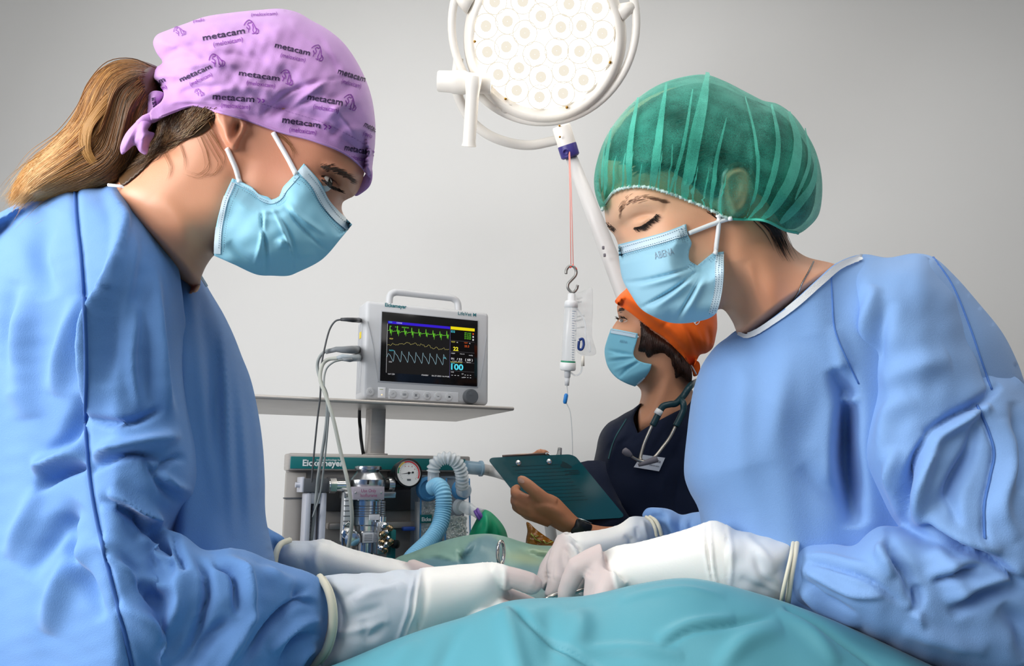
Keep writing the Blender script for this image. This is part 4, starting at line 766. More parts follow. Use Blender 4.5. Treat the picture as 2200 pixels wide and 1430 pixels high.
v1, f1 = solid(ru_out, lambda xy, r, D: DU - 0.03 * sst(xy[:, 1], 600, 900) - 0.115 * r - 0.05 * sst(xy[:, 1], 850, 1250), lambda xy, r, D: DU + 0.06 * r, step=9, R=150)
v2, f2 = solid(rf_out, lambda xy, r, D: rfd(xy) - 0.065 * r, lambda xy, r, D: rfd(xy) + 0.06 * r, step=8, R=100)
R_sleeve = fuse(MB().add(v1, f1).add(v2, f2), 'sleeve', GOWN, R_gown, vox=0.003, it=16, fac=0.7)
seamR = [(2005, 553), (2044, 610), (2083, 702), (2108, 775), (2130, 836)]; seamR2 = [(2100, 871), (2124, 925), (2136, 975), (2126, 1030), (2115, 1085), (2116, 1157)]; ragl = [(1790, 588), (1788, 643), (1795, 708), (1823, 780), (1846, 826)]
ru_folds = [([(1985, 936), (2045, 900), (2110, 862), (2150, 826)], 10, -0.012, .5), ([(1990, 955), (2050, 915), (2130, 870)], 12, 0.010), ([(2003, 925), (1965, 985), (1942, 1060), (1946, 1140)], 11, -0.018, .6), ([(2010, 935), (1985, 1000), (1975, 1080), (1985, 1130)], 16, 0.014), ([(1925, 960), (1915, 1040), (1930, 1110)], 14, 0.010), ([(1880, 610), (1862, 700), (1850, 800)], 14, 0.008), ([(1910, 640), (1880, 760), (1860, 850)], 16, -0.006), ([(1880, 840), (1940, 800), (2040, 770)], 26, 0.006), ([(1880, 1000), (1900, 900), (1960, 850)], 22, 0.007),
            ([(1985, 1124), (2063, 1176), (2135, 1209), (2200, 1258)], 10, -0.018, .5), ([(1990, 1105), (2070, 1155), (2150, 1190)], 14, 0.010), ([(2005, 1250), (2050, 1235), (2104, 1222)], 9, -0.011, .5), ([(1990, 1238), (2050, 1215), (2110, 1195)], 12, 0.008), ([(2060, 1130), (2050, 1060), (2090, 960), (2105, 880)], 14, -0.010, .6), ([(2010, 1100), (2060, 1020), (2095, 960)], 16, -0.008), ([(2150, 900), (2170, 990), (2150, 1090), (2190, 1160)], 18, 0.008), ([(2180, 860), (2200, 960), (2190, 1060)], 14, -0.008), ([(1850, 1045), (1890, 1080), (1915, 1130)], 9, -0.010, .6), ([(1860, 1020), (1900, 1060), (1940, 1130)], 10, 0.007),
            ([(1700, 1200), (1760, 1210), (1850, 1240), (1940, 1300)], 7, -0.008, .5), ([(1700, 1190), (1780, 1196), (1870, 1215)], 8, 0.006), ([(1702, 1212), (1760, 1240), (1840, 1275), (1900, 1280)], 8, 0.007), ([(1700, 1225), (1760, 1280), (1840, 1320)], 8, -0.006, .6), ([(1702, 1250), (1760, 1300), (1850, 1345)], 8, 0.006), ([(1905, 1130), (1915, 1180), (1950, 1240), (1960, 1300)], 12, -0.012, .6), ([(1880, 1128), (1890, 1180), (1920, 1240)], 12, 0.008), ([(1960, 1320), (1972, 1290), (1975, 1255)], 8, -0.012), ([(1985, 1345), (1965, 1310), (1958, 1270)], 8, 0.006), ([(2040, 1320), (2110, 1280), (2200, 1260)], 22, -0.010, .6), ([(2030, 1290), (2110, 1250), (2200, 1225)], 18, 0.010), ([(2000, 1180), (2040, 1230), (2060, 1300)], 20, 0.008), ([(1940, 1350), (2020, 1370), (2120, 1400)], 18, 0.007), ([(2150, 1300), (2200, 1350), (2210, 1420)], 20, -0.010)]
push(R_sleeve, lambda xy, d, n: (fold(xy, ru_folds) * 1.5 + fold(xy, [(seamR, 6, -0.0045, 1, 0), (seamR2, 6, -0.005, 1, 0), (ragl, 5, -0.004, 1, 0)]) + wob(xy, 0.0025, 100, 61) + wob(xy, 0.0004, 40, 62)) * np.clip(-(n @ FW) * 2.5, 0, 1))
bake(R_sleeve, [('SMOOTH', {'factor': 0.5, 'iterations': 3})])
RSS = Skin(R_sleeve, R_gown)
for s in (seamR, seamR2): MB().tube(RSS.path(s, 0.0003, 9), 0.0014, 7).build('sleeve_seam', SEAM, R_gown)
MB().tube(RSS.path([(1785, 584), (1788, 643), (1794, 708), (1823, 780), (1845, 824)], 0.0003, 8), 0.0010, 6).build('sleeve_seam', SEAM, R_gown)
SO('sleeve', [(1380, 1108), (1389, 1092), (1415, 1090), (1440, 1094), (1464, 1105), (1492, 1100), (1540, 1100), (1580, 1140), (1560, 1220), (1480, 1230), (1425, 1180), (1419, 1142), (1402, 1118)], lambda xy, r, D: 1.19 - 0.045 * r - fold(xy, [([(1464, 1105), (1460, 1130), (1470, 1160)], 7, -0.010), ([(1490, 1104), (1484, 1130), (1500, 1160)], 6, -0.008), ([(1440, 1098), (1436, 1130), (1446, 1160)], 9, 0.008), ([(1400, 1104), (1420, 1110), (1436, 1108)], 6, -0.008)]), lambda xy, r, D: 1.19 + 0.05 * r, GOWN, R_gown, step=5, R=45)

# --- gloves
dg = lambda xy: 0.905 + 0.06 * sst(1700 - xy[:, 0], 0, 480)
g_out = [(1700, 1296), (1714, 1154), (1680, 1150), (1650, 1147), (1612, 1143), (1580, 1136), (1552, 1121), (1532, 1115), (1510, 1122), (1470, 1136), (1420, 1150), (1365, 1164), (1322, 1171), (1300, 1182), (1282, 1196), (1270, 1215), (1272, 1250), (1285, 1290), (1340, 1310), (1440, 1300), (1540, 1300), (1620, 1310)]
v, f = solid(g_out, lambda xy, r, D: dg(xy) - 0.042 * r, lambda xy, r, D: dg(xy) + 0.04 * r, step=6, R=75); mb = MB().add(v, f)
for pts in ([(1296, 1202, .945, .020), (1266, 1206, .945, .0150), (1240, 1218, .947, .0135), (1226, 1246, .95, .0120), (1216, 1272, .955, .0108), (1212, 1290, .96, .008)], [(1300, 1225, .935, .018), (1284, 1250, .93, .0165), (1277, 1280, .93, .0135), (1274, 1305, .93, .011)], [(1300, 1212, .975, .018), (1272, 1222, .985, .0140), (1248, 1238, .99, .0125), (1236, 1262, .99, .0105)], [(1300, 1225, .99, .017), (1282, 1240, 1.0, .0135), (1264, 1262, 1.0, .0115), (1256, 1282, .995, .0095)], [(1320, 1240, .92, .016), (1300, 1275, .91, .0135), (1285, 1300, .91, .011)]): mb.tube(*tubepx(pts), n=12)
R_glove = fuse(mb, 'glove', GLOVE, pr_)
push(R_glove, lambda xy, d, n: (fold(xy, [([(1512, 1122), (1514, 1170), (1524, 1230), (1530, 1262)], 4, 0.003), ([(1524, 1118), (1528, 1180), (1536, 1240), (1545, 1262)], 4, 0.003), ([(1520, 1120), (1521, 1180), (1530, 1250)], 4, -0.003), ([(1565, 1130), (1572, 1200), (1568, 1268)], 5, 0.002), ([(1600, 1150), (1640, 1190), (1670, 1230)], 9, 0.003), ([(1620, 1180), (1640, 1240), (1690, 1270)], 8, -0.003), ([(1590, 1240), (1640, 1270), (1680, 1285)], 9, -0.003), ([(1300, 1186), (1318, 1230), (1330, 1280)], 4, 0.002), ([(1256, 1218), (1270, 1226), (1280, 1228)], 2.5, -0.0013), ([(1252, 1226), (1266, 1234), (1278, 1236)], 2.5, -0.0013)]) + wob(xy, 0.002, 60, 71) * (xy[:, 0] > 1560)) * (d < 0.95))
glove_paint(R_glove, lambda xy: 1 - sst(xy[:, 0] - 0.28 * (xy[:, 1] - 1183), 1294, 1306), lambda xy: 0.8 * sst(xy[:, 0] + 6 * np.sin(xy[:, 1] / 14), 1556, 1578))
MB().tube(cr3([P(1714, 1153, .90), P(1708, 1190, .868), P(1700, 1235, .860), P(1694, 1280, .868), P(1692, 1300, .885)], 6), 0.0032, 8).tube(cr3([P(1706, 1152, .90), P(1700, 1190, .866), P(1690, 1235, .857), P(1681, 1276, .862), P(1678, 1296, .88)], 6), 0.0022, 8).build('glove_cuff_bead', BEAD, R_glove)
dg2 = lambda xy: 1.12 + 0.06 * sst(xy[:, 0], 1230, 1400)
g2 = [(1420, 1142), (1412, 1122), (1396, 1112), (1376, 1108), (1356, 1108), (1330, 1125), (1290, 1136), (1242, 1142), (1216, 1148), (1204, 1158), (1200, 1178), (1212, 1200), (1240, 1215), (1300, 1225), (1380, 1215), (1425, 1190)]
v, f = solid(g2, lambda xy, r, D: dg2(xy) - 0.042 * r, lambda xy, r, D: dg2(xy) + 0.04 * r, step=5, R=45); mb = MB().add(v, f)
for pts in ([(1222, 1170, 1.105, .021), (1205, 1192, 1.09, .0165), (1196, 1216, 1.075, .0150), (1198, 1246, 1.06, .0140), (1190, 1268, 1.055, .0115), (1178, 1284, 1.05, .0075)], [(1225, 1175, 1.12, .020), (1196, 1196, 1.115, .0150), (1178, 1222, 1.105, .0135), (1170, 1243, 1.095, .0125), (1180, 1258, 1.085, .0105)], [(1240, 1185, 1.085, .020), (1224, 1212, 1.075, .0150), (1222, 1240, 1.065, .0130), (1216, 1262, 1.06, .011)], [(1250, 1190, 1.10, .018), (1240, 1220, 1.09, .0145), (1236, 1250, 1.08, .012)], [(1225, 1165, 1.13, .018), (1205, 1180, 1.145, .0140), (1188, 1205, 1.145, .0125), (1178, 1228, 1.14, .011)]): mb.tube(*tubepx(pts), n=12)
R_glove2 = fuse(mb, 'glove', GLOVE, pr_, vox=0.002, it=5)
push(R_glove2, lambda xy, d, n: fold(xy, [([(1218, 1165), (1236, 1185), (1244, 1215)], 4, 0.003), ([(1228, 1160), (1244, 1180), (1252, 1205)], 3.5, -0.003), ([(1208, 1175), (1222, 1190), (1224, 1210)], 3, -0.002), ([(1190, 1215), (1186, 1240), (1194, 1250)], 2.5, -0.0018), ([(1172, 1228), (1184, 1234)], 2, -0.0015), ([(1170, 1237), (1184, 1243)], 2, -0.0015), ([(1340, 1150), (1356, 1160), (1352, 1185)], 7, -0.004), ([(1380, 1115), (1384, 1140), (1392, 1160)], 5, 0.003), ([(1366, 1130), (1372, 1155)], 5, -0.003)]))
glove_paint(R_glove2, lambda xy: 0.8 * (1 - sst(xy[:, 0] - 0.3 * (xy[:, 1] - 1160), 1208, 1232)), lambda xy: sst(xy[:, 0], 1330, 1380))
MB().tube(cr3([P(1396, 1110, 1.165), P(1408, 1118, 1.145), P(1416, 1132, 1.135), P(1421, 1150, 1.135)], 6), 0.003, 8).tube(cr3([P(1388, 1110, 1.165), P(1399, 1118, 1.145), P(1407, 1134, 1.133), P(1411, 1152, 1.133)], 6), 0.0025, 8).build('glove_cuff_bead', BEAD, R_glove2)

# ================================================================== person in the back: navy scrubs, orange cap, clipboard
D3 = 1.72
b3 = P(1450, 1050, D3 + 0.02); p3 = empty('person', (b3.x, b3.y, 0), 'person in navy scrubs and orange cap standing behind, looking left, holding a clipboard', 'person')
SKIN3 = vmat('skin_tan', 0.45, sss=0.1, bump=0.05, scale=600, spec=0.3)
h3 = [(1342, 640), (1372, 605), (1430, 595), (1490, 605), (1522, 650), (1524, 700), (1505, 745), (1490, 790), (1484, 822), (1500, 870), (1510, 920), (1440, 960), (1375, 950), (1340, 915), (1348, 890), (1372, 866), (1377, 840), (1368, 828), (1345, 818), (1318, 800), (1306, 765), (1310, 730), (1314, 706), (1322, 692), (1329, 683), (1326, 672), (1325, 661), (1327, 652)]
def f3(xy, r, D):
    z = D3 - 0.082 * r
    z += 0.09 * sst(xy[:, 1] - 0.55 * (1440 - xy[:, 0]) * (xy[:, 0] < 1440), 905, 960)
    z += 0.07 * sst(1376 - xy[:, 0], 0, 10) * sst(xy[:, 1], 852, 866)
    z += 0.006 * blob(xy, (1341, 686), 14, 9); z -= 0.005 * blob(xy, (1337, 689), 7, 5)
    z -= fold(xy, [([(1328, 672), (1340, 664), (1356, 668)], 6, 0.004)]) + 0.004 * blob(xy, (1356, 710), 18, 12)
    z += fold(xy, [([(1405, 785), (1390, 815), (1376, 835)], 10, 0.006), ([(1440, 800), (1420, 850), (1385, 910)], 12, -0.005)])
    return z
v, f = solid(h3, f3, lambda xy, r, D: D3 + 0.08 * r, step=3.2, R=70)
mb = MB().add(v, f); mb.addme(body_mesh((b3.x, b3.y + 0.02, 0.80), 0, -1))
# forearm, palm and fingers of the hand under the clipboard
def hb(pts, n=12): mb.tube(*tubepx(pts), n=n)
D_H = 1.525
v, f = solid([(1148, 1072), (1165, 1058), (1195, 1066), (1222, 1092), (1240, 1110), (1262, 1122), (1300, 1130), (1360, 1130), (1380, 1150), (1330, 1175), (1270, 1165), (1236, 1152), (1205, 1142), (1172, 1122), (1142, 1104), (1128, 1090), (1130, 1076)], lambda xy, r, D: D_H - 0.02 - 0.028 * r - fold(xy, [([(1140, 1100), (1170, 1112), (1205, 1130)], 6, -0.003), ([(1150, 1075), (1180, 1090), (1215, 1105)], 8, 0.004)]), lambda xy, r, D: D_H + 0.02 * r, step=3.5, R=28)
mb.add(v, f)
hb([(1186, 1084, D_H - .028, .016), (1166, 1070, D_H - .034, .0135), (1148, 1054, D_H - .036, .0122), (1132, 1040, D_H - .034, .0115), (1120, 1030, D_H - .030, .0095), (1114, 1025, D_H - .027, .005)])
hb([(1160, 1088, D_H - .022, .015), (1138, 1078, D_H - .026, .0125), (1118, 1068, D_H - .014, .0115), (1108, 1060, D_H + .004, .0105), (1106, 1052, D_H + .02, .009), (1112, 1046, D_H + .034, .007)])
hb([(1160, 1098, D_H - .022, .014), (1136, 1090, D_H - .026, .0120), (1116, 1082, D_H - .016, .0112), (1107, 1076, D_H + .004, .0102), (1107, 1066, D_H + .024, .009)])
hb([(1170, 1108, D_H - .02, .014), (1142, 1102, D_H - .025, .0118), (1120, 1094, D_H - .016, .0108), (1110, 1088, D_H + .004, .010), (1112, 1078, D_H + .024, .008)])
hb([(1180, 1118, D_H - .018, .013), (1156, 1112, D_H - .023, .0105), (1134, 1106, D_H - .014, .0095), (1124, 1100, D_H + .004, .0085), (1128, 1090, D_H + .022, .007)])
# writing hand behind the board: fingertips over its top edge
hb([(1135, 998, 1.66, .012), (1150, 984, 1.645, .0105), (1158, 974, 1.635, .009), (1164, 970, 1.63, .0075)]); hb([(1160, 1000, 1.665, .012), (1172, 984, 1.65, .010), (1172, 974, 1.64, .008), (1166, 970, 1.632, .006)]); hb([(1120, 1010, 1.665, .011), (1128, 992, 1.65, .0095), (1138, 982, 1.64, .008), (1145, 978, 1.635, .006)])
hb([(1135, 998, 1.66, .014), (1160, 1015, 1.68, .026), (1200, 1050, 1.70, .028), (1260, 1110, 1.72, .036)])
T_body = mb.build('body', SKIN3, p3)
bake(T_body, [('REMESH', {'mode': 'VOXEL', 'voxel_size': 0.0028}), ('SMOOTH', {'factor': 0.5, 'iterations': 3})])
paint(T_body, lambda xy, d, n: mix('#c98f6e', '#ad7252', sst(xy[:, 1] + wob(xy, 25, 50, 9), 900, 1110)) * (1 - 0.25 * blob(xy, (1340, 690), 16, 8)[:, None])); TS = Skin(T_body)
nl = TS.hit(1119, 1030, 0.0006)
stick(TS, [(np.array([(1120, 1032)] + [(1120 + q * 7 * math.cos(a), 1032 + q * (5 * math.sin(a) + 2 * math.cos(a))) for q in (.5, 1) for a in np.linspace(0, 2 * math.pi, 14)[:-1]]), [(0, i, i % 13 + 1) for i in range(1, 14)] + [(i, i % 13 + 1, i % 13 + 14, i + 13) for i in range(1, 14)])], 0.0006).build('thumb_nail', mat('nail', '#c99a86', 0.25), T_body)
# eye, lashes, brow
stick(TS, [(np.array([(1329, 689), (1334, 685), (1342, 685), (1349, 689), (1342, 692), (1334, 692)]), [(0, 1, 2, 3, 4, 5)])], 0.0006).build('eye', EYEW, p3); stick(TS, [(np.array([(1336 + 3.4 * math.cos(a), 688.5 + 3.4 * math.sin(a)) for a in np.linspace(0, 6.28, 13)[:-1]]), [tuple(range(12))])], 0.0011).build('iris', IRIS, p3)
st = [TS.path([(1327, 687), (1333, 683.5), (1342, 683.5), (1351, 689)], 0.001, 2)]
for i in range(40):
    t = random.random(); h = TS.hit(1327 + 22 * t, 686 - 2.5 * math.sin(3.1 * t), 0.0008)
    if h: st.append([h, h + Vector((-0.003, -0.003, 0.001)), h + Vector((-0.007, -0.005, 0.005))])
st.append([P(1328, 686, D3 - .01), P(1323, 684, D3 - .012), P(1320, 685, D3 - .012)])
hairs('eyelashes', [s for s in st if len(s) > 2], 0.0005, LASH, p3)
st = []
for i in range(120):
    t = random.random(); q = np.array([1327 + 32 * t, 668 - 8 * math.sin(2.4 * t)]) + RNG.normal(0, 1.6, 2); s = [TS.hit(q[0] + 3 * k, q[1] - 1.2 * k + 1.5 * t * k, 0.0008) for k in (0, 1, 2)]
    if all(s): st.append(s)
hairs('eyebrow', st, 0.0005, BROW, p3)
# hair
HAIR3 = mat('hair_black_brown', '#1d110d', 0.45, spec=0.4)
ho = [(1366, 676), (1368, 700), (1367, 726), (1360, 752), (1366, 762), (1372, 770), (1378, 766), (1384, 776), (1392, 780), (1404, 774), (1420, 768), (1436, 778), (1434, 790), (1446, 794), (1452, 812), (1462, 808), (1472, 814), (1484, 822), (1487, 802), (1478, 778), (1452, 738), (1412, 706)]
hsl = [(1488, 800), (1500, 770), (1502, 730)]
T_hair = SO('hair', ho, lambda xy, r, D: D3 - 0.070 - 0.026 * sst(D, 0, 26) - wob(xy, 0.003, 22, 77, aniso=(1.8, 0.3)) * sst(D, 0, 10), lambda xy, r, D: D3 + 0.07 + 0.0 * r, HAIR3, p3, step=4, rounded=False)
S = []; T3 = Skin(T_hair)
for i in range(420):
    t = random.random(); a = np.array([1372 + 110 * t, 688 + 85 * t]) + RNG.normal(0, 5, 2); b = a + np.array([-6 + 22 * t + RNG.normal(0, 5), 90 - 45 * t + RNG.normal(0, 6)])
    s = [T3.hit(q[0], q[1], RNG.uniform(0.0003, 0.002)) for q in cr([tuple(a), tuple((a + b) / 2 + RNG.normal(0, 3, 2)), tuple(b)], 8)]; s = [p for p in s if p is not None]
    if len(s) > 3: S.append(s)
hairs('hair_strands', S, 0.0006, mat('hair_black_strand', '#3a241b', 0.35), T_hair)
# cap
ORANGE = mat('cap_orange', '#fb6a20', 0.75, bump=0.15, scale=700, sheen=0.15, spec=0.2)
oc = [(1321, 648), (1330, 634), (1343, 622), (1366, 600), (1410, 585), (1470, 586), (1515, 612), (1536, 655), (1541, 700), (1538, 722), (1531, 747), (1518, 758), (1504, 762), (1497, 774), (1490, 786), (1483, 784), (1466, 764), (1446, 744), (1427, 725), (1397, 705), (1370, 684), (1349, 668), (1330, 656)]
osl = oc[0:13]
ofo = [([(1330, 650), (1360, 664), (1400, 690), (1430, 712), (1470, 752)], 3, -0.0018, 1, 0), ([(1420, 708), (1432, 694), (1440, 680)], 5, -0.003), ([(1500, 760), (1490, 730), (1470, 690)], 5, -0.006, .5), ([(1510, 758), (1505, 730), (1492, 700)], 4, 0.005), ([(1522, 756), (1526, 730), (1522, 700)], 4, -0.007, .6), ([(1516, 757), (1517, 735), (1510, 705)], 4, 0.005), ([(1530, 745), (1534, 720), (1530, 690)], 4, 0.004), ([(1460, 690), (1480, 730), (1490, 770)], 8, 0.005)]
T_cap = SO('surgical_cap', oc, lambda xy, r, D: hug(Skin(T_body, T_hair), xy, D3 - 0.006 - 0.108 * sil(xy, osl, 75), oc[15:] + oc[:1], 26, 0.006) - fold(xy, ofo), lambda xy, r, D: D3 + 0.006 + 0.10 * sil(xy, osl, 75), ORANGE, p3, step=4, rounded=False)
SO('cap_tie', [(1484, 782), (1494, 774), (1502, 778), (1504, 794), (1498, 806), (1490, 808), (1487, 794)], lambda xy, r, D: D3 - 0.03 - 0.008 * r, lambda xy, r, D: D3 - 0.02 + 0.004 * r, ORANGE, T_cap, step=3, R=6)
MB().tube([P(1485, 784, D3 - .04), P(1490, 792, D3 - .042), P(1496, 804, D3 - .042)], 0.0016, 6).build('cap_tie', WHITE, T_cap)
OS = Skin(T_cap)
stick(OS, [stroke([(1489, 688), (1492, 694), (1497, 688), (1502, 686)], 1.8, 1.5), stroke([(1491, 690), (1495, 697), (1500, 694), (1504, 686)], 1.5, 1.5)], 0.0008).build('cap_emblem', WHITE, T_cap, smooth=False)
# mask
m3 = [(1313, 705, 'c'), (1340, 710), (1370, 716, 'c'), (1369, 728), (1364, 745), (1361, 760), (1366, 770), (1378, 777), (1400, 782, 'c'), (1396, 796), (1378, 820), (1364, 830, 'c'), (1345, 823), (1323, 810), (1307, 790), (1300, 767), (1299, 750), (1305, 727)]
m3f = [([(1303, 752), (1330, 758), (1362, 764)], 3.5, -0.005, .4), ([(1303, 778), (1335, 773), (1366, 768)], 3.5, -0.005, .4), ([(1330, 812), (1350, 792), (1374, 777)], 3.5, -0.006, .4), ([(1304, 768), (1335, 766), (1364, 767)], 4, 0.004), ([(1316, 796), (1345, 784), (1370, 773)], 4, 0.004)]
def m3d(xy, r, D):
    t = np.clip((1400 - xy[:, 0]) / 104, 0, 1); return D3 - 0.100 * np.sqrt(np.clip(1 - t ** 2.4, 0, 1)) - 0.005 - fold(xy, m3f) + 0.03 * sst(xy[:, 1] + 0.4 * (xy[:, 0] - 1360), 800, 850)
T_mask = SO('face_mask', m3, m3d, lambda xy, r, D: np.maximum(2 * D3 - m3d(xy, r, D), m3d(xy, r, D) + 0.003), mat('mask_nonwoven_dim', '#7fc4da', 0.6, bump=0.1, scale=1500), p3, step=3, rounded=False)
TMS = Skin(T_mask)
stick(TMS, [stroke([(1313, 711), (1340, 716), (1369, 722)], 9, 3)], 0.0008).build('mask_edge_strip', MASKW, T_mask); stick(TMS, [stroke([(1399, 785), (1390, 804), (1366, 827)], 3, 3)], 0.001).build('mask_edge_strip', MASKW, T_mask)
stick(TMS, [fit_text('ABENA', (1331, 735), (1348, 738), 6)], 0.0008).build('mask_print', mat('print_grey2', '#6d9fb4', 0.7), T_mask, smooth=False)
mask_marks(TMS, [[(1313, 708), (1340, 713), (1369, 719)], [(1312, 715), (1340, 720), (1368, 726)]], 'weld_dots', T_mask, 1.4, 0.9, 3)
MB().tube([P(1368, 722, D3 - .098), P(1372, 724, D3 - .1)], 0.002, 6).build('ear_loop', WHITE, T_mask)
# scrubs
NAVY = mat('scrubs_navy', '#161e33', 0.8, bump=0.2, scale=700, sheen=0.1, spec=0.2)
sc = [(1377, 866), (1360, 878), (1343, 887), (1325, 898), (1307, 908), (1292, 926), (1285, 944), (1281, 966), (1273, 1000), (1265, 1022), (1258, 1060), (1262, 1120), (1275, 1200), (1285, 1500), (1290, 1900), (1720, 1900), (1720, 1300), (1740, 1050), (1690, 930), (1560, 880), (1520, 860), (1490, 845), (1478, 868), (1440, 890), (1400, 911), (1370, 930, 'c'), (1361, 896)]
ssl = sc[1:15]; ssr = sc[15:22]
sfo = [([(1361, 890), (1342, 930), (1318, 962)], 6, 0.004), ([(1330, 900), (1320, 940), (1300, 985)], 5, -0.005, .5), ([(1340, 925), (1315, 970), (1300, 1030)], 6, 0.005), ([(1370, 930), (1340, 948), (1310, 962)], 4, -0.003), ([(1400, 912), (1385, 930), (1360, 950)], 3, -0.003, 1, 0), ([(1450, 985), (1420, 1060), (1430, 1120)], 12, 0.005), ([(1465, 1000), (1450, 1080), (1460, 1120)], 8, -0.006, .6), ([(1300, 1000), (1290, 1060), (1310, 1110)], 8, 0.005)]
def s3f(xy, r, D): return D3 + 0.03 - 0.135 * sil(xy, ssl, 120) * sil(xy, ssr, 120) - fold(xy, sfo) - wob(xy, 0.003, 60, 91)
T_top = SO('scrub_top', sc, s3f, lambda xy, r, D: D3 + 0.04 + 0.12 * sil(xy, ssl, 120) * sil(xy, ssr, 120), NAVY, p3, step=6, rounded=False)
T3S = Skin(T_top)
stick(T3S, [stroke([(1362, 896), (1369, 927), (1384, 918), (1402, 908), (1442, 887)], 7, 3)], 0.0015).build('neck_binding', mat('scrubs_binding', '#1d2740', 0.8), T_top)
stick(T3S, [stroke([(1346, 900), (1320, 945), (1308, 985)], 2.2, 3)], 0.001).build('piping', mat('scrubs_piping', '#24555a', 0.8), T_top)
MB().tube(*tubepx([(1270, 1010, D3 - .02, .05), (1275, 1060, D3 - .05, .052), (1290, 1110, D3 - .10, .05), (1320, 1150, D3 - .14, .045)]), 14).build('sleeve', NAVY, T_top)
# wristwatch
SO('wristwatch', [(1240, 1114), (1262, 1122), (1272, 1128), (1268, 1142), (1252, 1152), (1232, 1148), (1226, 1142), (1234, 1128)], lambda xy, r, D: D_H - 0.046 - 0.006 * r, lambda xy, r, D: D_H - 0.02 + 0.002 * r, mat('watch_black', '#0b0b0d', 0.4), p3, step=3, R=8)
MB().tube([P(1243, 1113, D_H - .056), P(1256, 1117, D_H - .056), P(1271, 1123, D_H - .054)], 0.0009, 6).build('watch_rim', mat('chrome', '#d0d0d0', 0.15, 1.0), bpy.data.objects['wristwatch'])

# --- name badge
CHROME = mat('chrome', '#d0d0d0', 0.15, 1.0)
bq = [(1379, 976), (1429, 983), (1416, 1012), (1362, 1003)]
bd = min((p - Vector(CAM)).dot(Vector(FW)) for p in [T3S.hit(x, y) for x, y in bq]) - 0.004
cor = [P(x, y, bd) for x, y in bq]; ctr = sum(cor, Vector()) / 4
badge = empty('name_badge', ctr, 'white name badge pinned on the navy scrub top', 'name badge')
m_ = MB(); bk = [c + Vector((0, 0.003, 0)) for c in cor]; m_.add(cor + bk, [(0, 1, 2, 3), (7, 6, 5, 4), (0, 4, 5, 1), (1, 5, 6, 2), (2, 6, 7, 3), (3, 7, 4, 0)]); bplate = m_.build('badge_plate', mat('badge_white', '#d9dbe2', 0.4), badge, smooth=False)
BS = Skin(bplate)
stick(BS, [fit_text('talia', (1407, 992), (1419, 994), 6, 0.01), fit_text('tierärztin', (1395, 999), (1416, 1003), 3.2)], 0.0006).build('badge_lettering', mat('print_dark', '#2b2f45', 0.7), badge, smooth=False)

# --- stethoscope
TUBE = mat('stethoscope_tube', '#12363d', 0.35); GREYR = mat('grey_rubber', '#6c6870', 0.6); STEEL = mat('steel_satin', '#b9b3a8', 0.32, 1.0)

q0 = P(1440, 930, D3 - 0.14); sth = empty('stethoscope', q0, 'dark teal stethoscope hanging round the neck over navy scrubs', 'stethoscope')
dd = D3 - 0.125
MB().tube(cr3([P(1500, 818, D3 + .02), P(1484, 828, dd + .035), P(1468, 850, dd + .02), P(1452, 866, dd + .005), P(1440, 868, dd), P(1424, 873, dd - .002), P(1414, 890, dd - .004), P(1402, 914, dd - .006)], 6), 0.0068, 10).tube(cr3([P(1462, 858, dd + .012), P(1468, 866, dd), P(1468, 882, dd - .003), P(1460, 900, dd - .004), P(1452, 915, dd - .006)], 6), 0.0068, 10).build('tubing', TUBE, sth)
MB().tube(cr3([P(1402, 912, dd - .006), P(1392, 934, dd - .008), P(1383, 956, dd - .010), P(1376, 982, dd - .018), P(1378, 988, dd - .022)], 6), 0.0032, 8).build('ear_tube', STEEL, sth)
MB().tube(cr3([P(1452, 914, dd - .006), P(1440, 938, dd - .010), P(1424, 960, dd - .018), P(1408, 980, dd - .026), P(1394, 990, dd - .028), P(1376, 990, dd - .028), P(1362, 984, dd - .03), P(1352, 976, dd - .034)], 6), 0.0032, 8).build('ear_tube', STEEL, sth)
MB().lathe([(0.003, 0), (0.0066, 0.002), (0.0072, 0.010), (0.005, 0.017), (0.0035, 0.021)], P(1339, 966, dd - .036), P(1354, 977, dd - .034) - P(1339, 966, dd - .036), 14).build('ear_tip', GREYR, sth)
MB().lathe([(0.002, 0), (0.0064, 0.001), (0.0064, 0.008), (0.0055, 0.02), (0.004, 0.034), (0.003, 0.04)], P(1413, 985, dd - .034), P(1380, 996, dd - .03) - P(1413, 985, dd - .034), 14).build('ear_tip', GREYR, sth)
MB().tube([P(1418, 880, dd - .004), P(1412, 890, dd - .005)], 0.0078, 10).build('ferrule', mat('white_plastic', '#e6e6e4', 0.4), sth)

# --- clipboard
A_, B_, C_ = P(1046, 984, 1.575), P(1232, 976, 1.60), P(1344, 1112, 1.56); Dq = A_ + (C_ - B_) * 0.98
clip = empty('clipboard', (A_ + C_) / 2, 'dark teal see-through clipboard held up by the person in navy scrubs', 'clipboard')
ex = (B_ - A_).normalized(); ez = ex.cross(C_ - B_).normalized(); ey = ez.cross(ex); wB, hB = (B_ - A_).length, (C_ - B_).dot(ey); sk_ = (C_ - B_).dot(ex)
def CB(u, v, w=0.0): return A_ + ex * (u * wB + v * sk_) + ey * (v * hB) + ez * w
def rr(u0, v0, u1, v1, r, n=6):
    o = []
    for cx, cy, a0 in ((u1 - r, v0 + r * .8, -90), (u1 - r, v1 - r * .8, 0), (u0 + r, v1 - r * .8, 90), (u0 + r, v0 + r * .8, 180)):
        for k in range(n + 1): a = math.radians(a0 + 90 * k / n); o.append((cx + r * math.cos(a), cy + r * .8 * math.sin(a)))
    return o
if ez.y > 0: ez = -ez
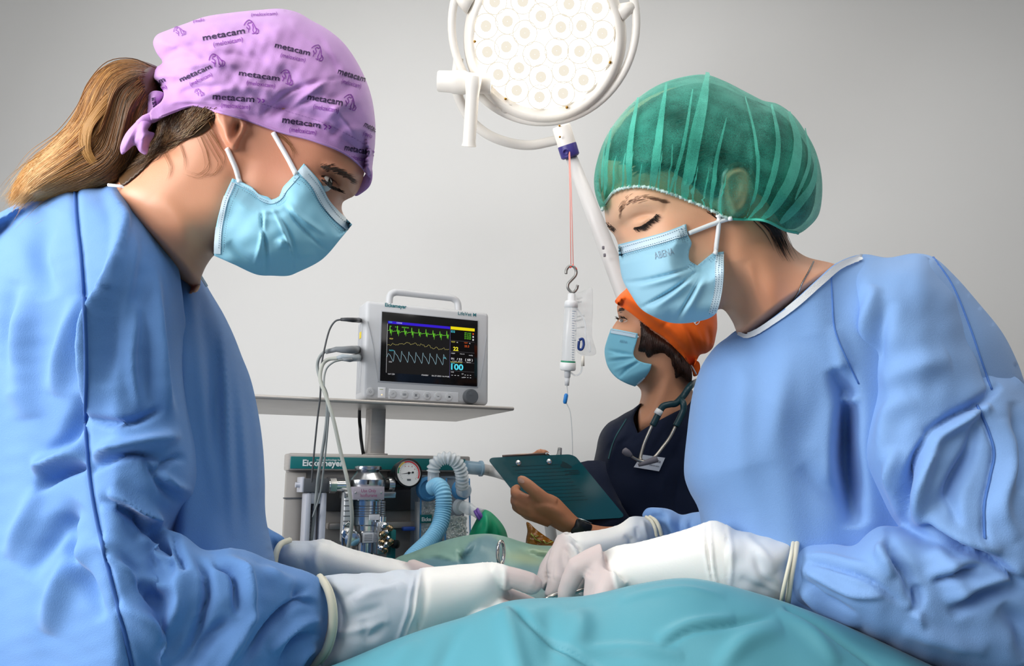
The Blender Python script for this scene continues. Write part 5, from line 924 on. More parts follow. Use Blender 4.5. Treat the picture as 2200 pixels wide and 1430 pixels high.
def plate(uv, w0, w1):
    n = len(uv); V = [CB(u, v, w0) for u, v in uv] + [CB(u, v, w1) for u, v in uv]; return V, [tuple(range(n)), tuple(range(2 * n - 1, n - 1, -1))] + [(i, (i + 1) % n, n + (i + 1) % n, n + i) for i in range(n)]
BOARD = mat('board_acrylic', '#12565f', 0.12, trans=0.0, alpha=0.86, spec=0.6)
MB().add(*plate(rr(0, 0, 1, 1, .08), 0, 0.0035)).build('board', BOARD, clip, smooth=False)
PAPER = mat('paper', '#2f6d70', 0.8)
MB().add(*plate(rr(.14, .06, .80, .97, .004, 1), -0.0030, -0.0015)).build('paper', mat('paper_white', '#8fb0aa', 0.8), clip, smooth=False)
LN = mat('printed_line', '#0c3338', 0.8)
for k in range(11): MB().add(*plate([(.2, .15 + .055 * k), (.74, .15 + .055 * k), (.74, .155 + .055 * k), (.2, .155 + .055 * k)], 0.0036, 0.0039)).build('printed_line', LN, clip, smooth=False)
MB().add(*plate(rr(.22, -.03, .70, .13, .03), -0.016, -0.004)).build('clip', mat('clip_black', '#10161c', 0.3), clip, smooth=False)
MB().tube([CB(.20, -.035, -.006), CB(.45, -.045, -.006), CB(.70, -.04, -.006)], 0.0022, 8).build('clip_bar', mat('clip_brown_metal', '#8a7468', 0.3, 0.9), clip)
for u in (.30, .655):
    MB().lathe([(0.0001, -.001), (0.006, 0), (0.0055, 0.002), (0.003, 0.003), (0.0001, 0.0032)], CB(u, .10, .0034), ez, 14).build('rivet', CHROME, clip)
MB().tube(cr3([CB(.69, -.02, 0), CB(.72, -.05, -.004), CB(.74, -.01, -.003), CB(.72, .05, -.002)], 5), 0.0016, 6).build('clip_spring', CHROME, clip)
MB().add(*plate([(.80 + .05 * math.cos(a) + .02 * math.sin(2 * a), .16 + .055 * math.sin(a) * (1.0 + .3 * math.cos(a))) for a in np.linspace(0, 6.28, 24)[:-1]], 0.0036, 0.0040)).build('emblem', LN, clip, smooth=False)
for k, (u0, u1) in enumerate(((.74, .90), (.78, .90), (.72, .88))): MB().add(*plate([(u0, .25 + .025 * k), (u1, .25 + .025 * k), (u1, .262 + .025 * k), (u0, .262 + .025 * k)], 0.0036, 0.0040)).build('emblem_line', LN, clip, smooth=False)
# pen held behind the board
pen = empty('pen', P(1200, 972, 1.62), 'clear plastic pen sticking up behind the top edge of the clipboard', 'pen')
MB().tube([P(1203, 962, 1.62), P(1201, 974, 1.622), P(1196, 990, 1.625)], [.0042, .0045, .0045], 10).build('barrel', mat('clear_pen', '#c8cac8', 0.15, trans=0.7, alpha=0.7), pen); MB().tube([P(1206, 962, 1.614), P(1205, 978, 1.616)], 0.0012, 6).build('pocket_clip', GREYR, pen)

# ================================================================== anaesthesia trolley (turned about 26 degrees)
YAW = math.radians(26); MF = Frame(P(811, 979, 1.86), YAW)
SS = mat('brushed_steel', '#b8b2ac', 0.36, 0.4, var=0.05, vscale=20, stretch=(1, 1, 12), bump=0.05, scale=60)
SSD = mat('brushed_steel_panel', '#8f8b88', 0.42, 0.4, var=0.04, vscale=15)
CHR = mat('chrome_bright', '#dcdcdc', 0.12, 1.0); CHRS = mat('chrome_satin', '#c4c6c8', 0.25, 1.0); BLK = mat('black_plastic', '#0c0c0e', 0.35); DKG = mat('dark_grey_plastic', '#55585c', 0.45); TEAL = mat('sign_teal', '#0f6a6b', 0.45); LTR = mat('sign_letters', '#e9efee', 0.6)
ALU = mat('white_aluminium', '#c9cbd3', 0.35, 0.3)
mach = empty('anaesthesia_machine', MF.o, 'steel anaesthesia trolley with teal header and chrome vaporizer below the monitor shelf', 'medical machine', rz=YAW); mach.location.z = 0.0; bpy.context.view_layer.update()
MZ = MF.o.z
class LB(MB):
    """a mesh built in the trolley frame"""
    def put(s, name, m, parent, smooth=True, auto=35, label=None, fr=None):
        o = link(name, s.me(), m, None, smooth, label)
        if smooth and auto: o.data.set_sharp_from_angle(angle=math.radians(auto))
        o.matrix_world = (fr or MF).M
        o.parent = parent; o.matrix_parent_inverse = parent.matrix_world.inverted(); bpy.context.view_layer.update(); return o
def lb(px, py, v): return MF.loc(px, py, v)
def rect(px0, py0, px1, py1, v):
    a = lb(px0, py0, v); b = lb(px1, py1, v); return a.x, b.x, b.z, a.z
u0, u1, z0, z1 = rect(620, 975, 1000, 1010, 0)
zt = lb(811, 977, 0).z; zb = lb(811, 1012, 0).z; ul = lb(620, 990, 0).x; ur = lb(1000, 990, 0).x
LB().box((ul, 0.0, -0.55), (ur, 0.03, zt), bev=0.004).put('back_panel', SSD, mach)
LB().box((ul - .004, -0.022, zb), (ur + .004, 0.034, zt), bev=0.004).put('header_rail', SS, mach)
hu0, hu1 = lb(624, 990, -.022).x, lb(999, 990, -.022).x; hz1, hz0 = lb(811, 983, -.022).z, lb(811, 1008, -.022).z
LB().box((hu0, -0.025, hz0), (hu1, -0.021, hz1), bev=0.001).put('header_sign', TEAL, mach)
def ltext(body, px0, py0, px1, py1, h, v, m, parent, name='lettering', bold=0.01, fr=None, wid=None, italic=0.0):
    fr = fr or MF; a = fr.loc(px0, py0, v); b = fr.loc(px1, py1, v); vv, f = text2d(body, bold, italic); x0, x1 = vv[:, 0].min(), vv[:, 0].max(); s = (b.x - a.x) / (x1 - x0); hh = h / F_PX * (P(px0, py0, 1.0) - Vector(CAM)).length; dep = ((fr.M @ a) - Vector(CAM)).dot(Vector(FW)); sc = h / F_PX * dep / 0.7
    return LB().add([(a.x + (p[0] - x0) * s, v, a.z + (b.z - a.z) * (p[0] - x0) / (x1 - x0) * 0 + p[1] * sc) for p in vv], f).put(name, m, parent, smooth=False, fr=fr)
ltext('Eickemeyer', 650, 1000, 738, 1002, 13, -.0265, LTR, mach, bold=0.03); ltext('medical technology for', 680, 989, 732, 990, 4, -.0265, LTR, mach)
LB().box((ul - .006, -0.012, -0.55), (lb(655, 1050, 0).x, 0.0, zb - .004), bev=0.003).put('side_panel', mat('panel_warm_grey', '#a8a29b', 0.5, 0.3), mach)
LB().box((ul - .008, -0.014, lb(620, 1070, 0).z - .001), (lb(655, 1050, 0).x, -0.0, lb(620, 1068, 0).z), bev=0.0005).put('panel_seam', DKG, mach)
LB().box((lb(700, 1125, 0).x, -0.03, lb(700, 1136, 0).z), (lb(890, 1125, 0).x, 0.0, lb(700, 1122, 0).z), bev=0.003).put('cross_rail', SS, mach)
LB().box((lb(700, 1040, 0).x, -0.012, lb(700, 1098, 0).z), (lb(895, 1125, 0).x, 0.0, lb(700, 1024, 0).z), bev=0.003).put('dark_panel', mat('panel_dark', '#4a4a4c', 0.35, 0.6), mach)
# column and shelf
cu0, cu1 = lb(793, 930, .02).x, lb(824, 930, .02).x; SV = 0.0
szb = lb(811, 886, 0.0).z
LB().box((cu0, 0.005, zt - .02), (cu1, 0.055, szb + 0.012), bev=0.002).put('column', SS, mach)
LB().box((cu0 - .006, 0.0, zt - .002), (cu1 + .006, 0.06, zt + .004), bev=0.001).put('column_foot', SS, mach)
SF = -0.10                                                                             # front edge of the shelf
sL, sR = lb(430, 845, SF).x, lb(1106, 880, SF).x; sz1 = lb(811, 859, SF).z; sz0 = lb(811, 868, SF).z
LB().box((sL, SF, sz0), (sR, 0.27, sz1), bev=0.005, seg=3).put('shelf', SS, mach)
# legs to the floor and base
LB().box((ul + .02, 0.0, -MZ + .09), (ur - .02, 0.05, -0.5), bev=.004).put('lower_body', SSD, mach)
LB().box((ul - .02, -0.2, -MZ + .07), (ur + .02, 0.25, -MZ + .10), bev=.006).put('base', SS, mach)
for uu in (ul, ur):
    for vv in (-.17, .22): LB().lathe([(.005, -.012), (.034, -.012), (.036, 0), (.034, .012), (.005, .012)], (uu, vv, -MZ + .036), (1, 0, 0), 20).put('caster', DKG, mach)
# flowmeter
fm = LB().box((lb(651, 1100, -.05).x, -.075, lb(651, 1200, -.05).z - .05), (lb(668, 1100, -.075).x, -.03, lb(660, 1058, -.075).z), bev=.003).put('flowmeter', ALU, mach)
x0, x1 = lb(651, 1060, -.075).x, lb(703, 1060, -.075).x; w = x1 - x0; zt2 = lb(680, 1027, -.075).z; zm = lb(680, 1057, -.075).z; zw = lb(680, 1082, -.075).z
LB().box((x0, -.078, zm), (x1, -.02, zt2), bev=.002).put('flowmeter_head', DKG, fm); LB().box((x0 - .003, -.076, zm), (x0 + .002, -.02, zt2 + .003), bev=.001).put('flowmeter_trim', ALU, fm)
LB().box((x1 - .013, -.075, zm - .3), (x1, -.03, zm), bev=.003).put('flowmeter_frame', ALU, fm); LB().box((x0 + .012, -.072, zw), (x1 - .012, -.03, zm), bev=.002).put('flowmeter_frame', ALU, fm)
LB().box((x0 + .012, -.045, zm - .3), (x1 - .012, -.03, zw), bev=.001).put('scale_window', mat('flow_glass', '#9fa0a6', 0.15), fm)
LB().tube([(x0 + w * .6, -.052, zm - .3), (x0 + w * .6, -.052, zw - .004)], .005, 10).put('flow_tube', mat('flow_tube_glass', '#c9ccd6', 0.1), fm)
tk = LB()
for k in range(22): tk.box((x0 + w * .42, -.0463, zw - .012 - k * .007), (x0 + w * (.56 if k % 5 else .62), -.0455, zw - .0112 - k * .007))
tk.put('scale_ticks', DKG, fm, smooth=False)
LB().lathe([(.006, 0), (.006, .02)], (x0 - .012, -.05, lb(650, 1041, -.05).z), (1, 0, 0), 14).put('knob', ALU, fm)
# vaporizer
va = lb(788, 1100, -.085); VX, VY = va.x, -.085
def zz(py): return lb(788, py, -.12).z
def rw(px): return px / 2 / F_PX * 1.80
vp = LB().lathe([(rw(60), zz(1075)), (rw(66), zz(1076)), (rw(66), zz(1127)), (rw(62), zz(1130))], (VX, VY, 0), (0, 0, 1), 48).put('vaporizer', mat('chrome_blueish', '#c9d3dc', 0.14, 1.0), mach)
LB().lathe([(rw(20), zz(1046)), (rw(74), zz(1046)), (rw(76), zz(1043)), (rw(76), zz(1030)), (rw(70), zz(1026)), (rw(60), zz(1020)), (rw(48), zz(1013)), (rw(45), zz(1010)), (rw(46), zz(1009)), (rw(56), zz(1008)), (rw(57), zz(1005)), (rw(56), zz(1001)), (rw(50), zz(1000)), (.001, zz(1000))], (VX, VY, 0), (0, 0, 1), 48).put('dial', CHRS, vp)
LB().lathe([(rw(66), zz(1076)), (rw(74), zz(1074)), (rw(74), zz(1046)), (rw(50), zz(1045))], (VX, VY, 0), (0, 0, 1), 48).put('collar', CHR, vp)
LB().lathe([(rw(62), zz(1130)), (rw(60), zz(1128)), (rw(60), zz(1140)), (rw(56), zz(1142)), (rw(52), zz(1166)), (rw(40), zz(1168)), (rw(40), zz(1200))], (VX, VY, 0), (0, 0, 1), 48).put('lower_section', CHR, vp)
rg = LB()
for py in (1086, 1092, 1098, 1103, 1108): rg.lathe([(rw(66.2), zz(py)), (rw(67), zz(py + .6)), (rw(66.2), zz(py + 1.6))], (VX, VY, 0), (0, 0, 1), 48, cap=False)
rg.put('graduation_ring', DKG, vp)
fy = VY - rw(76) - .004
LB().box((lb(758, 1060, fy).x, fy - .003, lb(788, 1073, fy).z), (lb(825, 1060, fy).x, fy + .02, lb(788, 1045, fy).z), bev=.001).put('label_plate', mat('plate_grey_lilac', '#b3aab4', 0.4, 0.2), vp)
PINK = mat('letters_magenta', '#a8517f', 0.6)
ltext('Use Only', 776, 1057, 808, 1058, 7, fy - .0036, PINK, vp, bold=0.0); ltext('Isoflurane', 774, 1067, 810, 1068, 7, fy - .0036, PINK, vp, bold=0.0)
for px in (764, 819): LB().lathe([(.0025, 0), (.002, .0015), (.0005, .002)], lb(px, 1058, fy - .003), (0, -1, 0), 10).put('screw', CHR, vp)
LB().box((lb(791, 1030, VY - rw(76)).x - .002, VY - rw(76) - .0015, zz(1040)), (lb(791, 1030, VY - rw(76)).x + .002, VY - rw(76) + .003, zz(1031)), bev=.0005).put('dial_mark', BLK, vp)
LB().box((lb(793, 1110, VY - rw(67)).x, VY - rw(72), zz(1117)), (lb(815, 1110, VY - rw(67)).x, VY - rw(60), zz(1105)), bev=.001).put('label_plate', mat('label_pale', '#cfd0d4', 0.5), vp)
lp = LB().box((lb(779, 1150, VY - rw(60)).x, VY - rw(62), zz(1166)), (lb(803, 1150, VY - rw(60)).x, VY - rw(50), zz(1144)), bev=.001).put('label_plate', mat('label_pale', '#cfd0d4', 0.5), vp)
for k in range(4): LB().box((lb(783, 1150, VY - rw(62)).x, VY - rw(62) - .0005, zz(1149.5 + 4 * k)), (lb(800, 1150, VY - rw(62)).x, VY - rw(62), zz(1148.4 + 4 * k))).put('label_line', DKG, vp, smooth=False)
# left scale column with black graduations
sc0, sc1 = lb(736, 1100, VY - .02).x, lb(757, 1100, VY - .02).x
sp_ = LB().box((sc0, VY - .03, zz(1165)), (sc1, VY, zz(1055)), bev=.005, seg=3).put('scale_column', mat('scale_grey', '#bfc1c0', 0.3, 0.3), vp)
for k in range(6): LB().box((sc0 - .0005, VY - .0308, zz(1074 + 11 * k) - .0012), (sc1 - .003, VY - .029, zz(1074 + 11 * k))).put('tick', BLK, sp_, smooth=False)
LB().tube([(lb(733, 1180, VY - .02).x, VY - .03, zz(1172)), (lb(733, 1150, VY - .02).x, VY - .03, zz(1148)), (lb(737, 1130, VY - .02).x, VY - .03, zz(1128)), (lb(745, 1120, VY - .02).x, VY - .03, zz(1121)), (lb(757, 1130, VY - .02).x, VY - .03, zz(1130)), (lb(760, 1170, VY - .02).x, VY - .03, zz(1172))], .003, 8).put('filler_guard', CHR, vp)
LB().lathe([(.003, 0), (.011, .002), (.011, .006), (.008, .009), (.003, .010)], lb(744, 1145, VY - .03), (-.3, -1, 0), 18).put('filler_knob', CHR, vp); LB().lathe([(.006, 0), (.0165, .002), (.0175, .008), (.013, .013), (.004, .014)], lb(755, 1158, VY - .032), (.1, -1, 0), 24).put('filler_knob', CHR, vp)
# right tubes, coupling and valve block
LB().box((lb(803, 1130, VY - .03).x, VY - .06, zz(1190)), (lb(826, 1130, VY - .03).x, VY - .02, zz(1120)), bev=.003).put('valve_block', CHRS, vp)
LB().lathe([(.006, 0), (.008, .001), (.008, .012), (.006, .013)], (lb(822, 1115, VY - .04).x, VY - .04, zz(1122)), (0, 0, 1), 18).put('valve_cap', CHR, vp)
LB().tube([(lb(822, 1075, VY - .02).x, VY - .02, zz(1076)), (lb(822, 1112, VY - .02).x, VY - .02, zz(1113))], .006, 12).put('side_tube', CHRS, vp)
for k in range(6): LB().lathe([(.0063, 0), (.0072, .001), (.0063, .002)], (lb(822, 1075, VY - .02).x, VY - .02, zz(1082 + 5 * k)), (0, 0, 1), 14, cap=False).put('tube_ring', DKG, vp)
LB().box((lb(834, 1150, VY - .03).x, VY - .05, zz(1200)), (lb(845, 1150, VY - .03).x, VY - .02, zz(1138)), bev=.002).put('hose_block', TEAL, vp)
BRS = mat('brass_dark', '#a08a6a', 0.18, 1.0)
for i, (px, py, r) in enumerate([(826, 1128, .006), (838, 1134, .006), (830, 1142, .005), (822, 1148, .007), (833, 1155, .005), (820, 1164, .006), (829, 1170, .0065), (838, 1164, .007), (818, 1176, .006), (827, 1182, .006)]):
    c = lb(px, py, VY - .068); LB().lathe([(r * .3, -r), (r, -r * .6), (r * .9, 0), (r * 1.1, r * .2), (r * .7, r), (r * .2, r * 1.2)], c, (math.sin(i * 1.7), -1, math.cos(i * 2.1)), 14).put('valve_fitting', BRS if i % 2 else CHR, vp)
LB().tube([lb(824, 1130, VY - .066), lb(832, 1150, VY - .07), lb(820, 1170, VY - .07), lb(832, 1185, VY - .066)], .0025, 8).put('valve_chain', BRS, vp)
LB().lathe([(.004, 0), (.009, .001), (.009, .012), (.004, .014)], lb(845, 1168, VY - .055), (.4, -1, 0), 16).put('valve_cap', BLK, vp)
# horizontal inlets
LB().tube([(lb(704, 1043, VY).x, VY - .005, lb(716, 1043, VY).z), (lb(742, 1043, VY).x, VY - .005, lb(716, 1043, VY).z)], [.013, .013], 18).put('inlet_fitting', CHR, vp)
LB().lathe([(.012, 0), (.0165, .001), (.0165, .014), (.012, .016)], (lb(706, 1043, VY).x, VY - .005, lb(716, 1043, VY).z), (1, 0, 0), 6).put('inlet_nut', CHR, vp)
LB().tube([(lb(822, 1040, VY).x, VY, lb(822, 1040, VY).z), (lb(880, 1044, VY).x, VY, lb(822, 1040, VY).z)], .012, 16).put('outlet_fitting', BLK, vp); LB().lathe([(.008, 0), (.016, .001), (.016, .014), (.01, .016)], (lb(832, 1040, VY).x, VY, lb(822, 1040, VY).z), (1, 0, 0), 16).put('outlet_nut', CHRS, vp)
LB().box((lb(733, 1064, VY).x, VY - .03, zz(1070)), (lb(842, 1064, VY).x, VY + .03, zz(1056)), bev=.002).put('mounting_bracket', CHRS, vp)
# pressure gauge
gc = lb(877, 1016, -.10); gx = Vector((.10, -1, .12)).normalized()
ga = LB().lathe([(.02, -.03), (.0305, -.028), (.0315, -.004), (.033, 0), (.0325, .004), (.029, .005), (.0285, .002), (.001, .002)], gc, gx, 48).put('pressure_gauge', BLK, mach)
LB().lathe([(.0286, 0), (.001, 0.0003)], gc + gx * .0026, gx, 40, cap=False).put('gauge_face', mat('gauge_white', '#e4e2df', 0.4), ga)
gu = gx.cross(Vector((0, 0, 1))).normalized() * -1; gu = Vector((0, 0, 1)).cross(gx).normalized(); gw = gx.cross(gu)
def gp(a, r, o=.0032): a = math.radians(a); return gc + gx * o + (gu * math.cos(a) + gw * math.sin(a)) * r
def arc(a0, a1, r0, r1, n=16):
    V = []; 
    for k in range(n + 1): a = a0 + (a1 - a0) * k / n; V += [gp(a, r0), gp(a, r1)]
    return V, [(2 * k, 2 * k + 1, 2 * k + 3, 2 * k + 2) for k in range(n)]
for nm, a0, a1, m in (('red_scale', -28, 112, mat('gauge_red', '#c8343c', .5)), ('yellow_scale', 112, 152, mat('gauge_yellow', '#d7b64a', .5)), ('green_scale', 152, 182, mat('gauge_green', '#1d7a55', .5))): LB().add(*arc(a0, a1, .0238, .0270)).put(nm, m, ga, smooth=False)
tk = LB()
for k in range(25): a = -38 + 256 * k / 24; tk.add([gp(a - .8, .0195, .0033), gp(a + .8, .0195, .0033), gp(a + .8, .0225, .0033), gp(a - .8, .0225, .0033)], [(0, 1, 2, 3)])
tk.put('gauge_ticks', DKG, ga, smooth=False)
LB().add([gp(186, .021, .0036), gp(60, .0012, .0036), gp(8, .011, .0036), gp(-50, .0012, .0036)], [(0, 1, 2, 3)]).lathe([(.0028, .0034), (.0028, .0042), (.0005, .0045)], gc, gx, 12).lathe([(.0022, .0034), (.0022, .0040), (.0005, .0042)], gp(8, .010, 0), gx, 10).put('needle', BLK, ga, smooth=False)
for a, r in ((90, .014), (60, .016), (120, .016), (30, .016)): LB().add([gp(a - 5, r, .0033), gp(a + 5, r, .0033), gp(a + 4, r + .002, .0033), gp(a - 4, r + .002, .0033)], [(0, 1, 2, 3)]).put('gauge_number', mat('gauge_print', '#b77a80', .6), ga, smooth=False)
LB().add([gp(250, .014, .0033), gp(290, .014, .0033), gp(285, .0175, .0033), gp(255, .0175, .0033)], [(0, 1, 2, 3)]).put('gauge_print', DKG, ga, smooth=False)
LB().tube([gc - gx * .03, gc - gx * .06 + Vector((0, 0, -.004)), (gc.x - .01, -.012, gc.z)], .012, 14).put('gauge_stem', BLK, ga)
# CO2 absorber: twin see-through canisters with white granules
CLB = mat('clear_blue_plastic', '#a5cdee', 0.12, alpha=0.13, spec=0.6); BLUP = mat('blue_plastic_clear', '#4f97cd', 0.2, alpha=0.8); CLR = mat('clear_plastic', '#dfe6ea', 0.12, alpha=0.5, spec=0.7); GRAN = mat('soda_lime', '#f6f3ea', 0.9)
av = -.085
def rbox(px0, py0, px1, py1, v0, v1, bev, name, m, parent, **k):
    a = lb(px0, (py0 + py1) / 2, v0).x; b = lb(px1, (py0 + py1) / 2, v0).x; pm = (px0 + px1) / 2
    return LB().box((a, v0, lb(pm, py1, v0).z), (b, v1, lb(pm, py0, v0).z), bev=bev, seg=3).put(name, m, parent, **k)
ab = rbox(900, 1020, 950, 1195, av, av + .07, .012, 'absorber_canister', CLB, mach, label='left clear blue canister'); ab2 = rbox(954, 1022, 1013, 1195, av, av + .07, .012, 'absorber_canister', CLB, mach, label='right clear blue canister')
for (q, pts) in ((ab, (902, 1021, 948, 1192)), (ab2, (956, 1023, 1011, 1192))):
    x0, y0, x1, y1 = pts; LB().tube([lb(x0 + 3, y0 + 4, av), lb(x1 - 3, y0 + 5, av), lb(x1, y1, av), lb(x0, y1, av)], .0022, 8, closed=True).put('canister_rim', BLUP, q)
def granules(px0, py0, px1, py1, parent, n):
    a0 = lb(px0, (py0 + py1) / 2, av).x; a1 = lb(px1, (py0 + py1) / 2, av).x; zt_ = lb((px0 + px1) / 2, py0, av).z; zb_ = lb((px0 + px1) / 2, py1, av).z
    bm0 = bmesh.new(); bmesh.ops.create_icosphere(bm0, subdivisions=1, radius=1); bv = [v.co.copy() for v in bm0.verts]; bf = [[v.index for v in f.verts] for f in bm0.faces]; bm0.free(); L = LB(); r = random.Random(3)
    for i in range(n):
        c = Vector((r.uniform(a0, a1), av + r.uniform(.005, .016), r.uniform(zb_, zt_ + 0.003 * math.sin(i)))); s = r.uniform(.0016, .0026); R_ = Matrix.Rotation(r.uniform(0, 6), 3, Vector((r.random(), r.random(), 1))); L.add([c + R_ @ Vector((v.x * s, v.y * s * .8, v.z * s * 1.25)) for v in bv], bf)
    L.box((a0, av + .014, zb_), (a1, av + .05, zt_))
    o = L.put('soda_lime_granules', GRAN, parent, auto=None); o['kind'] = 'stuff'; return o
granules(906, 1078, 946, 1190, ab, 420); granules(960, 1110, 1007, 1190, ab2, 420)
rbox(903, 1105, 928, 1123, av - .004, av - .001, .001, 'canister_label', TEAL, ab); ltext('Eickemeyer'[:5], 906, 1119, 926, 1119, 8, -.0895, LTR, ab, bold=0.03)
for px, py, rr_, q in ((920, 1050, .028, ab), (992, 1052, .024, ab2)): LB().lathe([(rr_ * .5, -.006), (rr_, -.004), (rr_, .0), (rr_ * .9, .006), (rr_ * .75, .007), (rr_ * .7, .002), (.002, .0015)], lb(px, py, av - .004), (0, -1, 0), 32).put('port_ring', BLUP, q)
LB().lathe([(.006, 0), (.0165, .002), (.0165, .018), (.012, .024), (.006, .025)], lb(992, 1052, av - .006), (.1, -1, -.1), 24).put('port_elbow', CLR, ab2)
LB().lathe([(.010, 0), (.018, .002), (.014, .012), (.004, .016)], lb(985, 1088, av - .004), (.2, -1, 0), 24).put('valve_dome', CLR, ab2)
rbox(866, 1131, 893, 1140, -.05, -.035, .003, 'lever', mat('lever_blue', '#2c55b0', .4), mach)
# outlet stub at the upper right
LB().tube([lb(1000, 1003, -.05), lb(1030, 1006, -.05)], [.016, .016], 20).lathe([(.016, 0), (.019, .001), (.019, .006), (.016, .007)], lb(1030, 1006, -.05), (1, 0, 0), 20).put('outlet_connector', mat('clear_connector', '#9fc0d4', 0.15, alpha=0.75), mach)

# --- hoses on the trolley: things of their own
def corr(pts, r, amp, pitch, n=18, k=10):
    path = cr3(pts, k); L = 0; out = []; rs = []; acc = [0]
    for i in range(1, len(path)): acc.append(acc[-1] + (path[i] - path[i - 1]).length)
    tot = acc[-1]; N = int(tot / pitch * 6); j = 0
    for i in range(N + 1):
        s = tot * i / N
        while j < len(acc) - 2 and acc[j + 1] < s: j += 1
        t = (s - acc[j]) / max(acc[j + 1] - acc[j], 1e-9); out.append(path[j].lerp(path[j + 1], min(1, t))); rs.append(r + amp * math.cos(2 * math.pi * s / pitch))
    return out, rs, n
dH = 1.76
bh = empty('breathing_hose', P(930, 1100, dH), 'light blue corrugated breathing hose curving down from the absorber to the drape', 'hose')
p_, r_, n_ = corr([P(932, 1046, dH), P(942, 1044, dH - .03), P(952, 1060, dH - .05), P(952, 1095, dH - .06), P(944, 1130, dH - .08), P(925, 1160, dH - .11), P(905, 1180, dH - .14), P(885, 1200, dH - .17), P(870, 1225, dH - .2)], .0175, .0012, .0058)
MB().tube(p_, r_, n_).build('hose', mat('hose_blue', '#86c3e2', 0.35, spec=0.5, sss=0.0), bh)
MB().tube([P(931, 1008, dH + .005), P(931, 1050, dH)], [.0125, .0135], 18).build('hose_connector', CLR, bh)
eh = empty('elbow_hose', P(965, 1000, dH), 'short clear corrugated elbow hose arching over the absorber', 'hose')
p_, r_, n_ = corr([P(931, 1012, dH), P(934, 997, dH), P(948, 986, dH), P(964, 984, dH), P(980, 992, dH + .005), P(990, 1010, dH + .012), P(993, 1030, dH + .02), P(992, 1048, dH + .03)], .0135, .0022, .0085)
MB().tube(p_, r_, n_).build('hose', mat('hose_clear', '#e3e9ec', 0.2, alpha=0.62, spec=0.7), eh)
wh = empty('scavenging_hose', P(1060, 1012, dH), 'white smooth hose leading right from the trolley outlet towards the clipboard', 'hose')
_o = MF.M @ lb(1031, 1006, -.05); MB().tube(cr3([_o, P(1050, 1010, 1.95), P(1075, 1016, 1.92), P(1110, 1030, 1.9), P(1150, 1060, 1.9), P(1180, 1120, 1.9), P(1190, 1250, 1.9)], 8), .0135, 16).build('hose', mat('hose_white', '#d6d3d0', 0.5), wh)
# green breathing bag
gb = empty('breathing_bag', P(1050, 1130, 1.72), 'green rubber breathing bag with purple neck band hanging at the right of the absorber', 'breathing bag')
SO('bag', [(1032, 1098), (1040, 1094), (1052, 1098), (1068, 1112), (1082, 1130), (1090, 1150), (1094, 1200), (1000, 1200), (1004, 1160), (1012, 1138), (1022, 1118)], lambda xy, r, D: 1.74 - .04 * r - fold(xy, [([(1040, 1105), (1035, 1130), (1020, 1160)], 5, -.005), ([(1050, 1105), (1060, 1140), (1055, 1170)], 6, -.005), ([(1042, 1100), (1048, 1130), (1040, 1160)], 6, .005)]), lambda xy, r, D: 1.74 + .04 * r, mat('bag_green', '#189a6c', 0.45, sss=0.05), gb, step=3, R=30)
MB().lathe([(.013, 0), (.016, .001), (.016, .005), (.0145, .006), (.016, .007), (.016, .012), (.013, .013)], P(1026, 1110, 1.735), P(1042, 1098, 1.735) - P(1026, 1110, 1.735), 24).build('neck_band', mat('band_purple', '#7b55b0', 0.45), gb)
a_, b_ = P(1036, 1106, 1.735), P(992, 1086, 1.76); MB().tube([b_, b_.lerp(a_, .35), b_.lerp(a_, .6), a_], [.012, .014, .010, .0135], 18).build('bag_connector', CLR, gb)

# ================================================================== patient monitor on the shelf
mo = MF.loc(911, 860, -.06); sh_top = sz1
mon = empty('patient_monitor', MF.M @ Vector((mo.x, 0.0, sh_top)), 'white patient monitor with lit black screen of coloured traces on the steel shelf', 'monitor', rz=YAW)
MV = -0.075
def mrect(px0, py0, px1, py1, v): a = lb(px0, py0, v); b = lb(px1, py1, v); return a.x, b.x, b.z, a.z
mL, mR = lb(783, 750, MV).x, lb(1051, 760, MV).x; mT = lb(917, 657, MV).z
PLA = mat('monitor_shell', '#bfc0c2', 0.45); PLB = mat('monitor_groove', '#a9abb0', 0.5)
q = LB(); q.box((mL, MV, sh_top + .003), (mR, MV + .070, mT), bev=.010, seg=3); shell = q.put('shell', PLA, mon)
for uu in (mL + .03, mR - .03): LB().box((uu - .015, MV + .01, sh_top), (uu + .015, MV + .06, sh_top + .006), bev=.002).put('foot', DKG, mon)
# handle
hx0, hx1 = lb(836, 640, MV + .03).x, lb(985, 650, MV + .03).x; hb0, hb1 = mT - .006, lb(905, 633, MV + .03).z
LB().tube(cr3([(hx0, MV + .03, hb0), (hx0 + .002, MV + .03, hb1 - .012), (hx0 + .012, MV + .03, hb1 - .002), (hx0 + .03, MV + .03, hb1), ((hx0 + hx1) / 2, MV + .03, hb1), (hx1 - .03, MV + .03, hb1), (hx1 - .012, MV + .03, hb1 - .002), (hx1 - .002, MV + .03, hb1 - .012), (hx1, MV + .03, hb0)], 5), .0085, 12).put('handle', PLA, mon)
# screen
sxl, sxr = lb(818, 745, MV).x, lb(1025, 760, MV).x; szt, szb_ = lb(920, 679, MV).z, lb(920, 824, MV).z
LB().box((sxl - .003, MV - .0015, szb_ - .003), (sxr + .003, MV + .002, szt + .003), bev=.001).put('screen_bezel', PLB, mon)
scr = LB().box((sxl, MV - .0030, szb_), (sxr, MV + .002, szt), bev=.0008).put('screen', mat('screen_black', '#0b0a0c', 0.12, spec=0.5), mon)
SV_ = MV - .0032; sw, shh = sxr - sxl, szt - szb_
def S(u, v): return (sxl + u * sw, szt - v * shh)       # 0..1 across, 0..1 down
